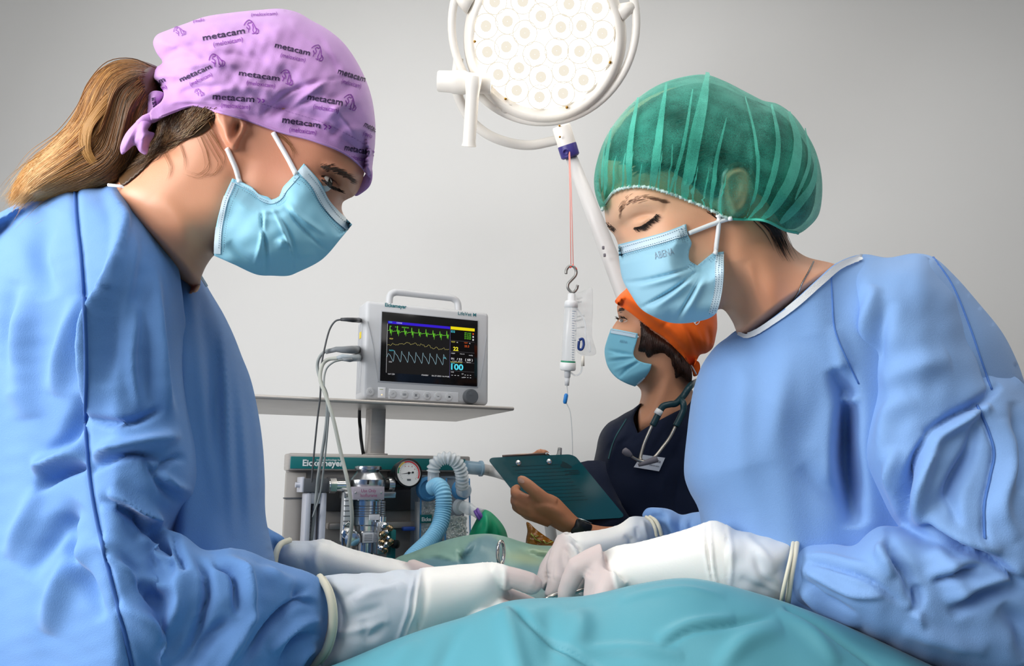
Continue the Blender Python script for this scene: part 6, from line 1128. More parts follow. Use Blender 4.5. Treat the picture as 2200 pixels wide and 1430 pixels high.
# pixel positions measured on the lit screen: u = along, v = down
def spoly(pts, name, m, off=0.0, parent=None): LB().add([(S(u, v)[0], SV_ - off, S(u, v)[1]) for u, v in pts], [tuple(range(len(pts)))]).put(name, m, parent or scr, smooth=False)
def em(n, c, s=1.0): return mat(n, '#000000', 0.5, emit=c, es=s, spec=0.0)
spoly([(.055, .17), (.70, .17), (.70, .88), (.055, .88)], 'trace_area', em('scr_grey', '#2b2a2b', 0.6)); spoly([(.705, .13), (.965, .13), (.965, .90), (.705, .90)], 'value_area', em('scr_grey2', '#1c1a1b', 0.6))
spoly([(.06, .13), (.70, .13), (.70, .168), (.06, .168)], 'status_bar', em('scr_blue', '#3a23d0'), .0001); spoly([(.705, .125), (.965, .125), (.965, .170), (.705, .170)], 'alarm_bar', em('scr_yellow', '#f2de1c'), .0001)
def sline(pts, w, name, m, off=.0003):
    xy = np.array([S(u, v) for u, v in pts]); n = len(xy); t = np.gradient(xy, axis=0); t /= np.maximum(np.linalg.norm(t, axis=1, keepdims=True), 1e-9); nn = np.stack([-t[:, 1], t[:, 0]], 1) * w / 2
    V = [(p[0], SV_ - off, p[1]) for p in xy + nn] + [(p[0], SV_ - off, p[1]) for p in xy - nn]; LB().add(V, [(i, i + 1, n + i + 1, n + i) for i in range(n - 1)]).put(name, m, scr, smooth=False)
GRN, YEL, CYA, WHT, RED_ = em('scr_green', '#7be83a'), em('scr_yel', '#e8d860'), em('scr_cyan', '#56d9ee'), em('scr_white', '#e6e6ea'), em('scr_red', '#e8622c')
ecg = [(.06, .27)]; rr2 = random.Random(5)
for k in range(9):
    x = .075 + k * .073; b = .27
    ecg += [(x, b), (x + .006, b - .05 - .03 * rr2.random()), (x + .011, b + .04), (x + .016, b - .02), (x + .021, b + .05 + .03 * rr2.random()), (x + .027, b - .015), (x + .034, b + .02 * rr2.random()), (x + .05, b)]
sline([(u, v) for u, v in ecg if u < .69], .0009, 'ecg_trace', GRN)
sline([(.06 + .63 * i / 60, .455 + .014 * math.sin(i * .9) + .012 * rr2.uniform(-1, 1) + .02 * math.sin(i * .11 + 2)) for i in range(61)], .0007, 'breath_trace', mat('scr_yel_dim', '#000000', .5, emit='#b8ac62', es=.9))
pl = []
for k in range(9):
    x = .06 + .072 * k; pl += [(x, .655 - .1 * (k > 0)), (x + .012, .60), (x + .03, .625), (x + .062, .715), (x + .066, .70)]
sline([p for p in pl if p[0] < .69], .0008, 'pulse_trace', mat('scr_cyan_dim', '#000000', .5, emit='#9fc6d4', es=.9))
sline([(.056, .17), (.056, .88)], .0005, 'divider', WHT); sline([(.702, .17), (.702, .90)], .0005, 'divider', em('scr_lilac', '#8d86c8', .7))
for v in (.335, .50, .655, .79): sline([(.705, v), (.965, v)], .0005, 'divider', em('scr_dim', '#77747a', .6))
def stext(body, u0, v0, u1, h, m, bold=.01):
    a = S(u0, v0); b = S(u1, v0); vv, f = text2d(body, bold); x0, x1 = vv[:, 0].min(), vv[:, 0].max(); s = (b[0] - a[0]) / (x1 - x0)
    LB().add([(a[0] + (p[0] - x0) * s, SV_ - .0005, a[1] + p[1] * h * shh / .7) for p in vv], f).put('screen_lettering', m, scr, smooth=False)
stext('100', .715, .77, .845, .085, CYA, .03); stext('22', .735, .485, .79, .055, em('scr_y2', '#f4e83c'), .03); stext('23.3', .855, .42, .905, .03, RED_)
stext('91', .715, .625, .745, .03, WHT); stext('/ 53', .775, .625, .83, .03, WHT); stext('( 68 )', .865, .625, .945, .034, WHT); stext('5 min  00:27', .73, .65, .835, .014, WHT, 0); stext('08:03', .88, .655, .925, .014, WHT, 0)
stext('RESP', .715, .365, .755, .018, YEL, 0); stext('x', .77, .365, .785, .02, WHT); stext('TEMP', .85, .365, .89, .018, RED_, 0); stext('x', .905, .365, .92, .02, WHT); stext('SpO2', .715, .685, .755, .018, CYA, 0); stext('NIBP', .715, .535, .755, .015, WHT, 0); stext('16:14', .81, .535, .855, .015, WHT, 0); stext('mmHg', .905, .545, .945, .015, WHT, 0)
stext('Measurement over', .71, .665, .835, .014, YEL, 0); stext('CO2', .715, .815, .745, .015, WHT, 0); stext('- - -', .72, .865, .80, .03, WHT, .02); stext('- - -', .86, .85, .93, .03, WHT, .02); stext('- - -', .86, .885, .93, .03, WHT, .02); stext('ET', .83, .835, .85, .015, WHT, 0); stext('awRR', .83, .885, .86, .015, WHT, 0)
stext('RESP', .08, .395, .115, .018, YEL, 0); stext('PLETH', .08, .565, .125, .018, CYA, 0); stext('CO2', .08, .73, .11, .018, WHT, 0); stext('II   x1', .08, .215, .16, .018, GRN, 0); stext('MONITOR', .20, .215, .27, .018, GRN, 0); stext('1234', .07, .155, .10, .018, CYA, 0); stext('CANINE', .145, .155, .20, .018, WHT, 0); stext('1mV 1234', .075, .905, .14, .02, WHT, 0)
stext('STANDBY', .41, .89, .48, .018, WHT, 0); stext('06-27-2023 16:19:28', .515, .89, .695, .018, WHT, 0); stext('SpO2', .635, .615, .66, .018, CYA, 0); stext('ECG', .71, .215, .75, .03, CYA, .02)
for k in range(4):
    stext('ST-' + 'I V1 V2 V3'.split()[k] + ' 0.0', .855, .215 + .028 * k, .925, .02, GRN, 0)
for v in (.21, .255, .30): spoly([(.942, v - .012), (.956, v - .012), (.956, v + .012), (.942, v + .012)], 'screen_icon', WHT if v > .22 else RED_, .0002)
# names, buttons, knob
TQ = mat('letters_teal', '#1f6f78', .5)
def mtext(body, px0, py0, px1, py1, h, m, bold=.02):
    a = lb(px0, py0, MV); b = lb(px1, py1, MV); vv, f = text2d(body, bold); x0, x1 = vv[:, 0].min(), vv[:, 0].max(); s = (b.x - a.x) / (x1 - x0); sc_ = h / F_PX * 1.8 / .7
    LB().add([(a.x + (p[0] - x0) * s, MV - .0006, a.z + p[1] * sc_) for p in vv], f).put('lettering', m, mon, smooth=False)
mtext('Eickemeyer', 827, 658, 873, 662, 8, TQ, .03); mtext('LifeVet M', 984, 676, 1023, 680, 8, TQ, .01)
bz = lb(880, 848, MV).z
LB().box((lb(835, 846, MV).x, MV - .001, bz - .012), (lb(985, 850, MV).x, MV + .002, bz + .012), bev=.011, seg=3).put('button_strip', mat('monitor_strip', '#c9cacd', .4), mon)
for k, px in enumerate((795, 843, 868, 892.5, 917, 940, 964)):
    c = (lb(px, 840 + (px - 790) * .085, MV).x, MV - .001, bz if k else bz + .002); bt = LB().lathe([(.0092, -.001), (.0096, .0005), (.0088, .0018), (.0078, .0016), (.0072, .0024), (.0003, .0026)], c, (0, -1, 0), 28).put('button', PLA, mon)
    g = LB(); X, Y, Z = c; Y -= .0030
    def ln(pts, w=.0007):
        xy = np.array(pts, float) * .001; t = np.gradient(xy, axis=0); t /= np.maximum(np.linalg.norm(t, axis=1, keepdims=True), 1e-9); nn = np.stack([-t[:, 1], t[:, 0]], 1) * w / 2; n = len(xy)
        g.add([(X + p[0], Y, Z + p[1]) for p in xy + nn] + [(X + p[0], Y, Z + p[1]) for p in xy - nn], [(i, i + 1, n + i + 1, n + i) for i in range(n - 1)])
    if k == 0: ln([(2.5 * math.cos(a), 2.5 * math.sin(a)) for a in np.linspace(2.2, 7.2, 14)]); ln([(0, 1), (0, 3.4)])
    elif k == 1: ln([(-3, -1), (-1.6, -1.6), (1, 2.5), (1.6, -1), (2, 1.4), (3.4, 1)])
    elif k == 2: ln([(-4, -1.6), (4, -1.6), (4, 1.6), (-4, 1.6), (-4, -1.6)]); ln([(-2.4, -.8), (-2, .8), (-1.4, -.8)]); ln([(-.4, 0), (.6, 0)], .0016); ln([(1.6, 0), (2.8, 0)], .0016)
    elif k == 3: ln([(-3.4, -3), (3.4, 3)]); ln([(3.4, -3), (-3.4, 3)]); ln([(-2, -2), (-1.4, 2), (1.4, 2), (2, -2), (-2, -2)]); ln([(-.8, -2.8), (.8, -2.8)], .0014)
    elif k == 4: ln([(-2.6, -3), (-2.6, 3), (2, 3), (2, -3), (-2.6, -3)]); ln([(-1.6, 1.6), (1, 1.6)]); ln([(-1.6, 0), (1, 0)]); ln([(-1, -1.6), (3.4, -1.6)])
    elif k == 5: ln([(-3.4, 1.4), (-1, -.6), (3.4, -.6)]); ln([(-.6, -.4), (1.2, -.4)], .002)
    else: ln([(-2, 0), (2, 0)], .0034); ln([(-2.4, 1), (-2.4, -2)]); ln([(2.4, 1), (2.4, -2)])
    g.put('button_symbol', mat('symbol_grey', '#6d7178', .6) if k < 6 else mat('symbol_dark', '#3a3d42', .6), bt, smooth=False)
LB().box((lb(812, 840, MV).x, MV - .0012, bz - .010), (lb(828, 841, MV).x, MV + .001, bz + .014), bev=.0005).put('indicator_panel', mat('indicator', '#e8e8ea', .3), mon); LB().lathe([(.0016, 0), (.0012, .001)], (lb(820, 846, MV).x, MV - .001, bz - .003), (0, -1, 0), 10).put('indicator_lamp', em('led_warm', '#ffdca0', 1.5), mon); spx = lb(819, 836, MV).x; LB().box((spx - .004, MV - .0016, bz + .009), (spx + .004, MV - .0012, bz + .010)).put('indicator_mark', mat('ind_green', '#a4b060', .5), mon, smooth=False)
LB().lathe([(.018, -.001), (.0185, .002), (.0175, .012), (.016, .015), (.001, .0155)], lb(1009, 852, MV), (0, -1, 0), 36).lathe([(.004, .0150), (.0038, .0158), (.0005, .0160)], tuple(lb(1006, 848, MV)), (0, -1, 0), 14).put('knob', DKG, mon)
LB().tube([lb(1045, 720, MV - .0004), lb(1038, 780, MV - .0004), lb(1030, 828, MV - .0004)], .0008, 6).put('shell_groove', PLB, mon); q = LB(); q.tube([lb(790, 690, MV - .0004), lb(803, 750, MV - .0004), lb(812, 820, MV - .0004)], .0008, 6); q.put('shell_groove', PLB, mon)
# left side: vents, sockets
for k in range(5): LB().box((mL - .0006, MV + .018 + k * .009, sh_top + .02), (mL + .001, MV + .020 + k * .009, mT - .05)).put('vent_rib', PLB, mon, smooth=False)
LB().box((mL - .0015, MV + .03, lb(772, 712, MV).z - .009), (mL + .001, MV + .045, lb(772, 712, MV).z + .007), bev=.003).put('yellow_mark', mat('mark_yellow', '#d9c23a', .4), mon)

# --- monitor leads
def plug(pts, r0, r1, name, m, parent): MB().tube(pts, np.linspace(r0, r1, len(pts)), 12).build(name, m, parent)
LEAD = mat('lead_grey', '#8f9492', 0.5); LEADD = mat('lead_dark', '#4f5153', 0.5); LEADP = mat('lead_pale', '#b4b6ac', 0.5)
def sd(px, py, v): return MF.M @ Vector((mL - .004, v, lb(px, py, v).z))
def cable(name, label, plugpts, pr, path, r, m, mp):
    t = empty(name, path[0], label, 'cable', group='monitor leads'); plug(plugpts, pr[0], pr[1], 'plug', mp, t); MB().tube(cr3(path, 10), r, 8).build('lead', m, t)
dc = 1.74
s1 = sd(775, 688, MV + .04); s2 = sd(775, 752, MV + .05); s3 = sd(775, 768, MV + .03)
cable('monitor_cable', 'thin dark cable plugged highest in the left side of the monitor', [s1, P(757, 687, dc), P(744, 686, dc), P(732, 686, dc)], (.006, .0035), [P(733, 686, dc), P(720, 690, dc), P(708, 708, dc), P(698, 745, dc - .01), P(690, 790, dc - .02), P(688, 850, dc - .03), P(682, 900, dc - .03), P(674, 980, dc - .03), P(668, 1050, dc - .03), P(664, 1100, dc - .02), P(656, 1165, dc - .02)], .0021, LEADD, mat('plug_dark', '#3c3d40', .5))
cable('monitor_cable', 'grey cable with ribbed plug, middle of the three plugged in the monitor side', [s2, P(755, 751, dc), P(735, 751, dc), P(722, 750, dc), P(700, 756, dc)], (.010, .0045), [P(722, 750, dc), P(700, 754, dc), P(686, 768, dc), P(682, 790, dc), P(690, 820, dc - .02), P(702, 850, dc - .04), P(702, 900, dc - .04), P(694, 960, dc - .04), P(684, 1020, dc - .04), P(680, 1060, dc - .03), P(668, 1165, dc - .03)], .0036, LEAD, mat('plug_grey', '#7d8184', .5))
cable('monitor_cable', 'pale thick lead hanging from the monitor side in front of the vaporizer', [s3, P(754, 769, dc - .01), P(735, 766, dc - .01), P(724, 769, dc - .01)], (.009, .004), [P(726, 769, dc - .01), P(705, 772, dc - .01), P(692, 785, dc - .02), P(688, 815, dc - .04), P(700, 850, dc - .06), P(716, 900, dc - .08), P(734, 980, dc - .10), P(746, 1030, dc - .12), P(754, 1080, dc - .13), P(756, 1120, dc - .13), P(750, 1165, dc - .12), P(742, 1200, dc - .11)], .0042, LEADP, mat('plug_pale', '#a4adb2', .5))
cable('monitor_cable', 'thin grey lead splitting off below the monitor plugs', [s3, P(752, 773, dc - .02), P(735, 772, dc - .02)], (.006, .003), [P(738, 772, dc - .02), P(716, 778, dc - .03), P(700, 795, dc - .03), P(696, 830, dc - .05), P(706, 870, dc - .06), P(703, 930, dc - .06), P(696, 1000, dc - .06), P(688, 1060, dc - .05), P(672, 1110, dc - .04)], .0020, LEAD, mat('plug_grey', '#7d8184', .5))
pc = empty('power_cord', P(776, 870, 1.9), 'black cord hanging down behind the shelf beside the column', 'cable'); MB().tube(cr3([MF.M @ Vector((lb(774, 880, .05).x, .06, sz1 + .02)), MF.M @ Vector((lb(775, 890, .05).x, .06, sz0 - .02)), P(774, 920, 1.90), P(776, 945, 1.90), P(781, 978, 1.90), P(784, 1000, 1.93)], 6), .004, 10).build('cord', BLK, pc)

# ================================================================== surgical lamp on its floor stand
LW = mat('lamp_white', '#f1ebe2', 0.4); LWG = mat('lamp_white_gloss', '#f3eee6', 0.3); PURP = mat('collar_violet', '#3d3580', 0.4); BRASS = mat('lamp_screw', '#a0762c', 0.35, 0.8)
LD = 2.05; LC = P(1168, 78, LD); ln_ = (Vector(CAM) - LC).normalized(); lu = Vector((0, 0, 1)).cross(ln_).normalized(); lv = ln_.cross(lu)      # lu: right in the picture, lv: up
lu = lu if lu.x > 0 else -lu; lv = lv if lv.z > 0 else -lv; px = LD / F_PX
lamp = empty('surgical_lamp', LC, 'round white surgical lamp with bright LED disc on a slanted stand arm', 'lamp')
def LP_(x, y, h=0.0): return LC + lu * ((x - 1168) * px) + lv * ((78 - y) * px) + ln_ * h
R0 = 151 * px
MB().lathe([(R0, .0), (R0 + .004, .004), (R0 + .010, .005), (R0 + .018, .002), (R0 + .027, -.015), (R0 + .034, -.05), (R0 + .026, -.075), (R0 * .9, -.09), (R0 * .5, -.11), (.002, -.112)], LP_(1170, 88), ln_, 72).build('housing', LW, lamp, auto=50)
glow = mat('lamp_glass', '#ffffff', 0.3, emit='#fff6e6', es=16.0); ledm = mat('led_lens', '#000000', 0.2, spec=0.0, emit='#fff7e6', es=1.0); ledr = mat('led_ring', '#000000', 0.3, spec=0.0, emit='#fbf2df', es=1.0)
MB().lathe([(R0 - .0005, .0), (R0 * .7, .004), (R0 * .35, .006), (.0005, .007)], LP_(1168, 78), ln_, 72, cap=False).build('lens_disc', glow, lamp)
k = 0
for ring, n in ((0.27, 5), (0.55, 10), (0.83, 15)):
    for i in range(n):
        a = 2 * math.pi * i / n + ring * 3; x, y = 1168 + 151 * ring * math.cos(a), 78 + 151 * ring * math.sin(a)
        if y < -25: continue
        c = LP_(x, y, .0075 * (1 - ring * .7) + .001); rl = 27 * px
        MB().lathe([(rl, -.004), (rl, .0005), (rl * .93, .0012), (rl * .90, -.001)], c, ln_, 24, cap=False).build('led_ring', ledr, lamp); MB().lathe([(rl * .45, 0), (rl * .38, .003), (rl * .2, .0045), (.0003, .005)], c, ln_, 16, cap=False).build('led_lens', ledm, lamp)
for x, y in ((1020, 85), (1083, 205), (1218, 226), (1311, 134), (1266, 2)): MB().lathe([(.004, 0), (.0035, .002), (.0008, .0025)], LP_(x, y, .005), ln_, 10).build('screw', BRASS, lamp)
# outer rail, spokes and yoke
MB().tube([LP_(1168 + 199 * math.cos(a), 60 + 199 * math.sin(a), -.02) for a in np.linspace(0, 2 * math.pi, 73)[:-1]], .0108, 10, closed=True).build('rail', LWG, lamp)
for a0 in (-12, 60, 118, 200, 300):
    a = math.radians(a0); MB().tube([LP_(1168 + 165 * math.cos(a), 70 + 165 * math.sin(a), -.02), LP_(1168 + 196 * math.cos(a), 62 + 196 * math.sin(a), -.02)], [.024, .012], 10).build('rail_bracket', LW, lamp)
MB().tube(cr3([LP_(978, 120, -.05), LP_(970, 185, -.06), LP_(992, 245, -.07), LP_(1030, 284, -.075), LP_(1080, 307, -.08), LP_(1135, 315, -.08), LP_(1200, 304, -.08)], 8), .0135, 12).build('yoke', LWG, lamp)
# handle hub and handle
MB().lathe([(.001, 0), (.024, 0), (.027, .004), (.028, .036), (.030, .040), (.031, .07), (.026, .08), (.026, .14)], LP_(936, 164, .02), LP_(1040, 172, .015) - LP_(936, 164, .02), 28).build('handle_hub', LW, lamp, auto=40)
hq = MB(); ha, hb_ = LP_(1017, 160, .05), LP_(1002, 300, .06); hl = (hb_ - ha).length
hq.lathe([(.004, -.012), (.019, -.008), (.0215, 0), (.0205, .016), (.018, .034), (.0175, .04), (.017, hl - .01), (.0195, hl), (.0175, hl + .001), (.0145, hl), (.014, hl - .05), (.001, hl - .052)], ha, hb_ - ha, 28); hq.build('handle', LWG, lamp, auto=40)
# joint, collar and stand arm
ja, jb = P(1206, 272, LD + .01), P(1220, 318, LD + .02)
MB().lathe([(.002, -.004), (.022, -.002), (.024, .002), (.024, .052), (.021, .055)], ja, jb - ja, 28).build('joint', LWG, lamp, auto=40); MB().lathe([(.0235, .047), (.025, .05), (.0245, .078), (.020, .082)], ja, jb - ja, 28).build('collar', PURP, lamp, auto=40)
MB().lathe([(.009, 0), (.0085, .004), (.005, .0045), (.0045, .002), (.0005, .002)], P(1215, 326, LD - .02), P(1214, 330, LD - .04) - P(1215, 326, LD - .02), 18).build('collar_screw', PURP, lamp)
for x, y in ((1202, 270), (1203, 294)): MB().lathe([(.003, 0), (.002, .002)], P(x, y, LD - .0145), -Vector(FW), 10).build('screw', BRASS, lamp)
pa, pb = P(1226, 334, LD + .03), P(1345, 640, 2.06); pv = (pb - pa).normalized()
pend = P(1500, 1030, 2.08)
MB().tube([pa, pa.lerp(pb, .5), pb, pb + pv * .25], [.0150, .0215, .0240, .0255], 24).build('stand_arm', mat('arm_grey_white', '#d9d7d4', 0.4), lamp)
pc2 = pb + pv * .25; MB().tube([pc2, Vector((pc2.x + .03, pc2.y, pc2.z - .08)), Vector((pc2.x + .03, pc2.y, .08))], .0255, 20).build('stand_column', LW, lamp)
MB().lathe([(.001, 0), (.26, 0), (.26, .03), (.05, .06), (.03, .09)], (pc2.x + .03, pc2.y, .0), (0, 0, 1), 40).build('stand_base', LW, lamp, auto=40)
for x, y in ((1296, 532), (1299, 548)): MB().box(*[tuple(P(x, y, 2.02) + Vector((s * .003, s * .003, s * .004))) for s in (-1, 1)], bev=.001).build('arm_screw', GREYR, lamp)

# ================================================================== infusion set hanging from the lamp joint
ID = 2.0
RUB = mat('cord_red', '#f79a8d', 0.5)
cord = empty('hanging_cord', P(1228, 345, ID + .03), 'thin red double cord hanging from the lamp joint down to the steel hook', 'cord')
for s in (-1, 1): MB().tube([P(1223 + s, 326, ID + .03), P(1226 + s * 1.4, 410, ID + .01), P(1229 + s * 2.6, 572, ID)], .0011, 6).build('strand', RUB, cord)
MB().tube([P(1224, 574, ID), P(1230, 570, ID), P(1236, 576, ID), P(1238, 580, ID)], .0034, 8).build('loop', mat('cord_red_deep', '#f04a3c', .5), cord)
hook = empty('hook', P(1228, 600, ID), 'bent steel S hook between the red cord and the infusion burette', 'hook')
MB().tube(cr3([P(1216, 588, ID - .002), P(1217, 579, ID), P(1224, 571, ID), P(1233, 573, ID), P(1238, 583, ID), P(1236, 592, ID), P(1228, 601, ID), P(1221, 609, ID), P(1220, 618, ID), P(1226, 626, ID), P(1233, 627, ID), P(1239, 620, ID), P(1241, 612, ID - .002)], 6), .0036, 12).build('hook_wire', mat('galvanised_steel', '#9b9b98', 0.4, 0.9), hook)
CLI = mat('infusion_clear', '#e9eef2', 0.15, alpha=0.33, spec=0.7); CLI2 = mat('infusion_white', '#e8eaec', 0.3, alpha=0.8); FIL = mat('bag_film', '#eef1f3', 0.2, alpha=0.22, spec=0.7)
iv = empty('infusion_burette', P(1222, 720, ID), 'clear graduated infusion burette with green base ring hanging on the steel hook', 'infusion set')
bt, bb = P(1227, 655, ID), P(1220, 786, ID); bx = bb - bt; bl = bx.length; rb = 14.5 * ID / F_PX
MB().lathe([(rb * .9, 0), (rb, .003), (rb, bl - .004), (rb * .95, bl)], bt, bx, 32).build('burette_tube', CLI, iv)
MB().lathe([(rb * .3, -.030), (rb * .55, -.028), (rb * .6, -.012), (rb * .9, -.010), (rb * 1.02, -.004), (rb * 1.02, .006), (rb * .9, .007)], bt, bx, 28).build('burette_cap', CLI2, iv)
MB().lathe([(rb * 1.04, bl - .010), (rb * 1.18, bl - .008), (rb * 1.2, bl + .008), (rb * 1.05, bl + .011), (rb * .5, bl + .012)], bt, bx, 28).build('burette_base', mat('burette_base', '#eceded', .35), iv); MB().lathe([(rb * 1.06, bl - .013), (rb * 1.1, bl - .012), (rb * 1.1, bl - .009), (rb * 1.06, bl - .008)], bt, bx, 28, cap=False).build('green_ring', mat('ring_green', '#1f8f6a', .4), iv)
tkm = mat('tick_blue', '#8fa3bd', .6); IS = Skin(bpy.data.objects['burette_tube'])
pcs = [stroke([(1229 - .05 * k, 668 + k * 5.2), (1229 - .05 * k + (9 if k % 4 == 0 else 5), 668.4 + k * 5.2)], 1.1, 3) for k in range(23)]
stick(IS, pcs, .0006).build('graduation', tkm, iv, smooth=False)
MB().tube([bb, bb + bx.normalized() * .028, bb + bx.normalized() * .030], [.0085, .008, .005], 16).tube([bb + bx.normalized() * .028, P(1218, 828, ID)], [.0065, .0055], 14).build('drip_chamber', CLI2, iv)
MB().tube(cr3([P(1226, 800, ID), P(1236, 806, ID), P(1246, 802, ID), P(1250, 790, ID), P(1250, 760, ID)], 6), .0022, 8).build('side_line', CLI, iv)
MB().tube(cr3([P(1218, 826, ID), P(1219, 845, ID), P(1216, 862, ID), P(1225, 885, ID), P(1229, 930, ID), P(1230, 1000, ID), P(1230, 1150, ID)], 6), .0011, 6).build('infusion_line', mat('line_clear', '#dfe3e6', .3, alpha=.6), iv)
MB().lathe([(.003, 0), (.0052, .004), (.0052, .022), (.003, .026)], P(1217, 845, ID), P(1213, 868, ID) - P(1217, 845, ID), 14).build('blue_clamp', mat('clamp_blue', '#2a86d6', .4), iv)
MB().tube([P(1229, 628, ID), P(1227, 645, ID)], .002, 8).build('hanger_loop', CLI2, iv)
bag = empty('infusion_bag', P(1255, 690, ID + .02), 'crumpled empty clear plastic bag and tubing hanging right of the infusion burette', 'infusion bag')
SO('bag_film', [(1232, 632), (1250, 626), (1270, 616), (1274, 660), (1272, 720), (1280, 760), (1262, 764), (1240, 756), (1236, 700)], lambda xy, r, D: ID + .02 - .012 * r - wob(xy, .006, 20, 14), lambda xy, r, D: ID + .02 + .008 * r, FIL, bag, step=3, R=12)
FS = Skin(bpy.data.objects['bag_film'])
BTX = mat('bag_print', '#9a9ea2', .6)
for k, (b, y, x1) in enumerate((('NaCl 0,9 %', 644, 1252), ('500 ml', 652, 1250), ('Infusionslösung', 682, 1256), ('steril', 690, 1252), ('zur i.v. Infusion', 706, 1256))): stick(FS, [fit_text(b, (1240, y), (x1, y - 3), 4.2)], .0008).build('bag_lettering', BTX, bag, smooth=False)
MB().tube(cr3([P(1244, 730, ID), P(1252, 728, ID), P(1254, 740, ID), P(1250, 750, ID), P(1243, 748, ID), P(1244, 732, ID)], 5), .0035, 8).build('roller_clamp', mat('clamp_navy', '#1d3b80', .4), bag)
MB().tube(cr3([P(1238, 660, ID), P(1256, 690, ID), P(1258, 720, ID), P(1262, 745, ID), P(1268, 755, ID), P(1266, 730, ID)], 6), .0022, 8).build('coiled_line', CLI, bag)
MB().tube([P(1252, 764, ID), P(1252, 786, ID)], [.004, .0045], 10).build('spike_cap', mat('cap_cream', '#e6e1d6', .4), bag)

# ================================================================== drapes
TEALD = mat('drape_teal', '#559aa9', 0.5, bump=0.06, scale=500, spec=0.35, sheen=0.1)
top = cr([(300, 1560), (560, 1490), (730, 1430), (850, 1380), (930, 1352), (1000, 1331), (1060, 1308), (1092, 1298), (1130, 1293), (1200, 1290), (1260, 1286), (1310, 1276), (1350, 1266), (1400, 1256), (1450, 1249), (1485, 1248), (1530, 1254), (1580, 1266), (1640, 1283), (1700, 1302), (1780, 1332), (1850, 1362), (1920, 1394), (2000, 1432), (2150, 1500), (2350, 1590)], 8)
def topy(x): return np.interp(x, top[:, 0], top[:, 1])
RD = 0.84
NXg, rows = 430, []
xs = np.linspace(320, 2330, NXg)
dfo = [([(1092, 1300), (1140, 1345), (1200, 1390), (1300, 1450)], 9, -0.006, .5, 0), ([(1080, 1305), (1100, 1370), (1120, 1450)], 22, 0.006, 1, 0), ([(1180, 1300), (1180, 1360), (1190, 1440)], 26, -0.006), ([(1330, 1290), (1400, 1272), (1480, 1268), (1560, 1280)], 9, 0.004), ([(1420, 1398), (1480, 1360), (1560, 1345), (1660, 1330)], 10, -0.006, .6), ([(1410, 1380), (1490, 1345), (1580, 1330)], 14, 0.006), ([(1240, 1400), (1330, 1395), (1470, 1410)], 12, 0.005), ([(1690, 1310), (1760, 1350), (1850, 1410), (1900, 1450)], 8, -0.006, .5, 0), ([(1670, 1310), (1740, 1360), (1800, 1430)], 16, 0.006), ([(1540, 1440), (1600, 1380), (1680, 1350)], 20, 0.006), ([(900, 1370), (860, 1420), (800, 1480)], 24, 0.005), ([(1000, 1335), (960, 1400), (930, 1480)], 18, -0.004), ([(1240, 1310), (1250, 1350), (1230, 1400)], 24, 0.005)]
V, ncol = [], NXg
prof = [(-.02, .00, -.42), (-.03, .0, -.30)]
# front: hangs from the ridge towards the viewer
fr = np.linspace(0, 1, 84)
rowsV = []
for t in (1.0,):  pass
for q in range(3):                                                     # skirt to below the table edge
    z_drop = [0.62, 0.45, 0.32][q]; rowsV.append([P(x, topy(x), RD) + Vector((0, -0.215, -z_drop - .0)) for x in xs])
for t in fr[::-1]:
    s = t * 0.22; dz = -0.02 * t - 0.23 * t ** 1.7
    rowsV.append([P(x, topy(x), RD) + Vector((0, -s, dz)) for x in xs])
FR0, FR1 = 3, 3 + len(fr)
for s, dz in ((.010, .0006), (.022, -.002), (.04, -.008), (.06, -.018), (.09, -.03), (.14, -.036), (.20, -.038)):
    row = []
    for x in xs:
        p = P(x, topy(x), RD); zt_ = p.z + dz; zf = min(zt_, 0.955 - .25 * max(0, abs(x - 1250) - 550) / 1000); w_ = min(1, max(0, (s - .02) / .05)); xc = min(max(p.x, -.245), .20); kx = min(1, max(0, (s - .02) / .05)); row.append(Vector((p.x * (1 - kx) + xc * kx, p.y + s, zt_ * (1 - w_) + min(zt_, zf) * w_)))
    rowsV.append(row)
for dz in (.12, .3, .5): rowsV.append([v + Vector((0, .02, -dz)) for v in rowsV[-1 if dz == .12 else -1]])
n = NXg; VV = [v for r in rowsV for v in r]; FF = [(i * n + j, i * n + j + 1, (i + 1) * n + j + 1, (i + 1) * n + j) for i in range(len(rowsV) - 1) for j in range(n - 1)]
me = fixn(mesh(VV, FF)); drape = tag(link('surgical_drape', me, TEALD), 'smooth teal surgical drape covering the table across the bottom foreground', 'drape')
vv = verts(drape); xy, dd_ = PROJ(vv); nn = norms(drape); row_i = np.arange(len(vv)) // n; nn *= np.where((nn @ FW) > 0, -1, 1)[:, None]
am = ((row_i >= FR0) & (row_i < FR1)) * sst(xy[:, 1] - topy(xy[:, 0]), 0, 25)
vv += nn * ((fold(xy, dfo) * 1.0 + wob(xy, .004, 160, 15)) * am)[:, None]; drape.data.vertices.foreach_set('co', vv.ravel()); drape.data.update()
md = drape.modifiers.new('thickness', 'SOLIDIFY'); md.thickness = 0.0015
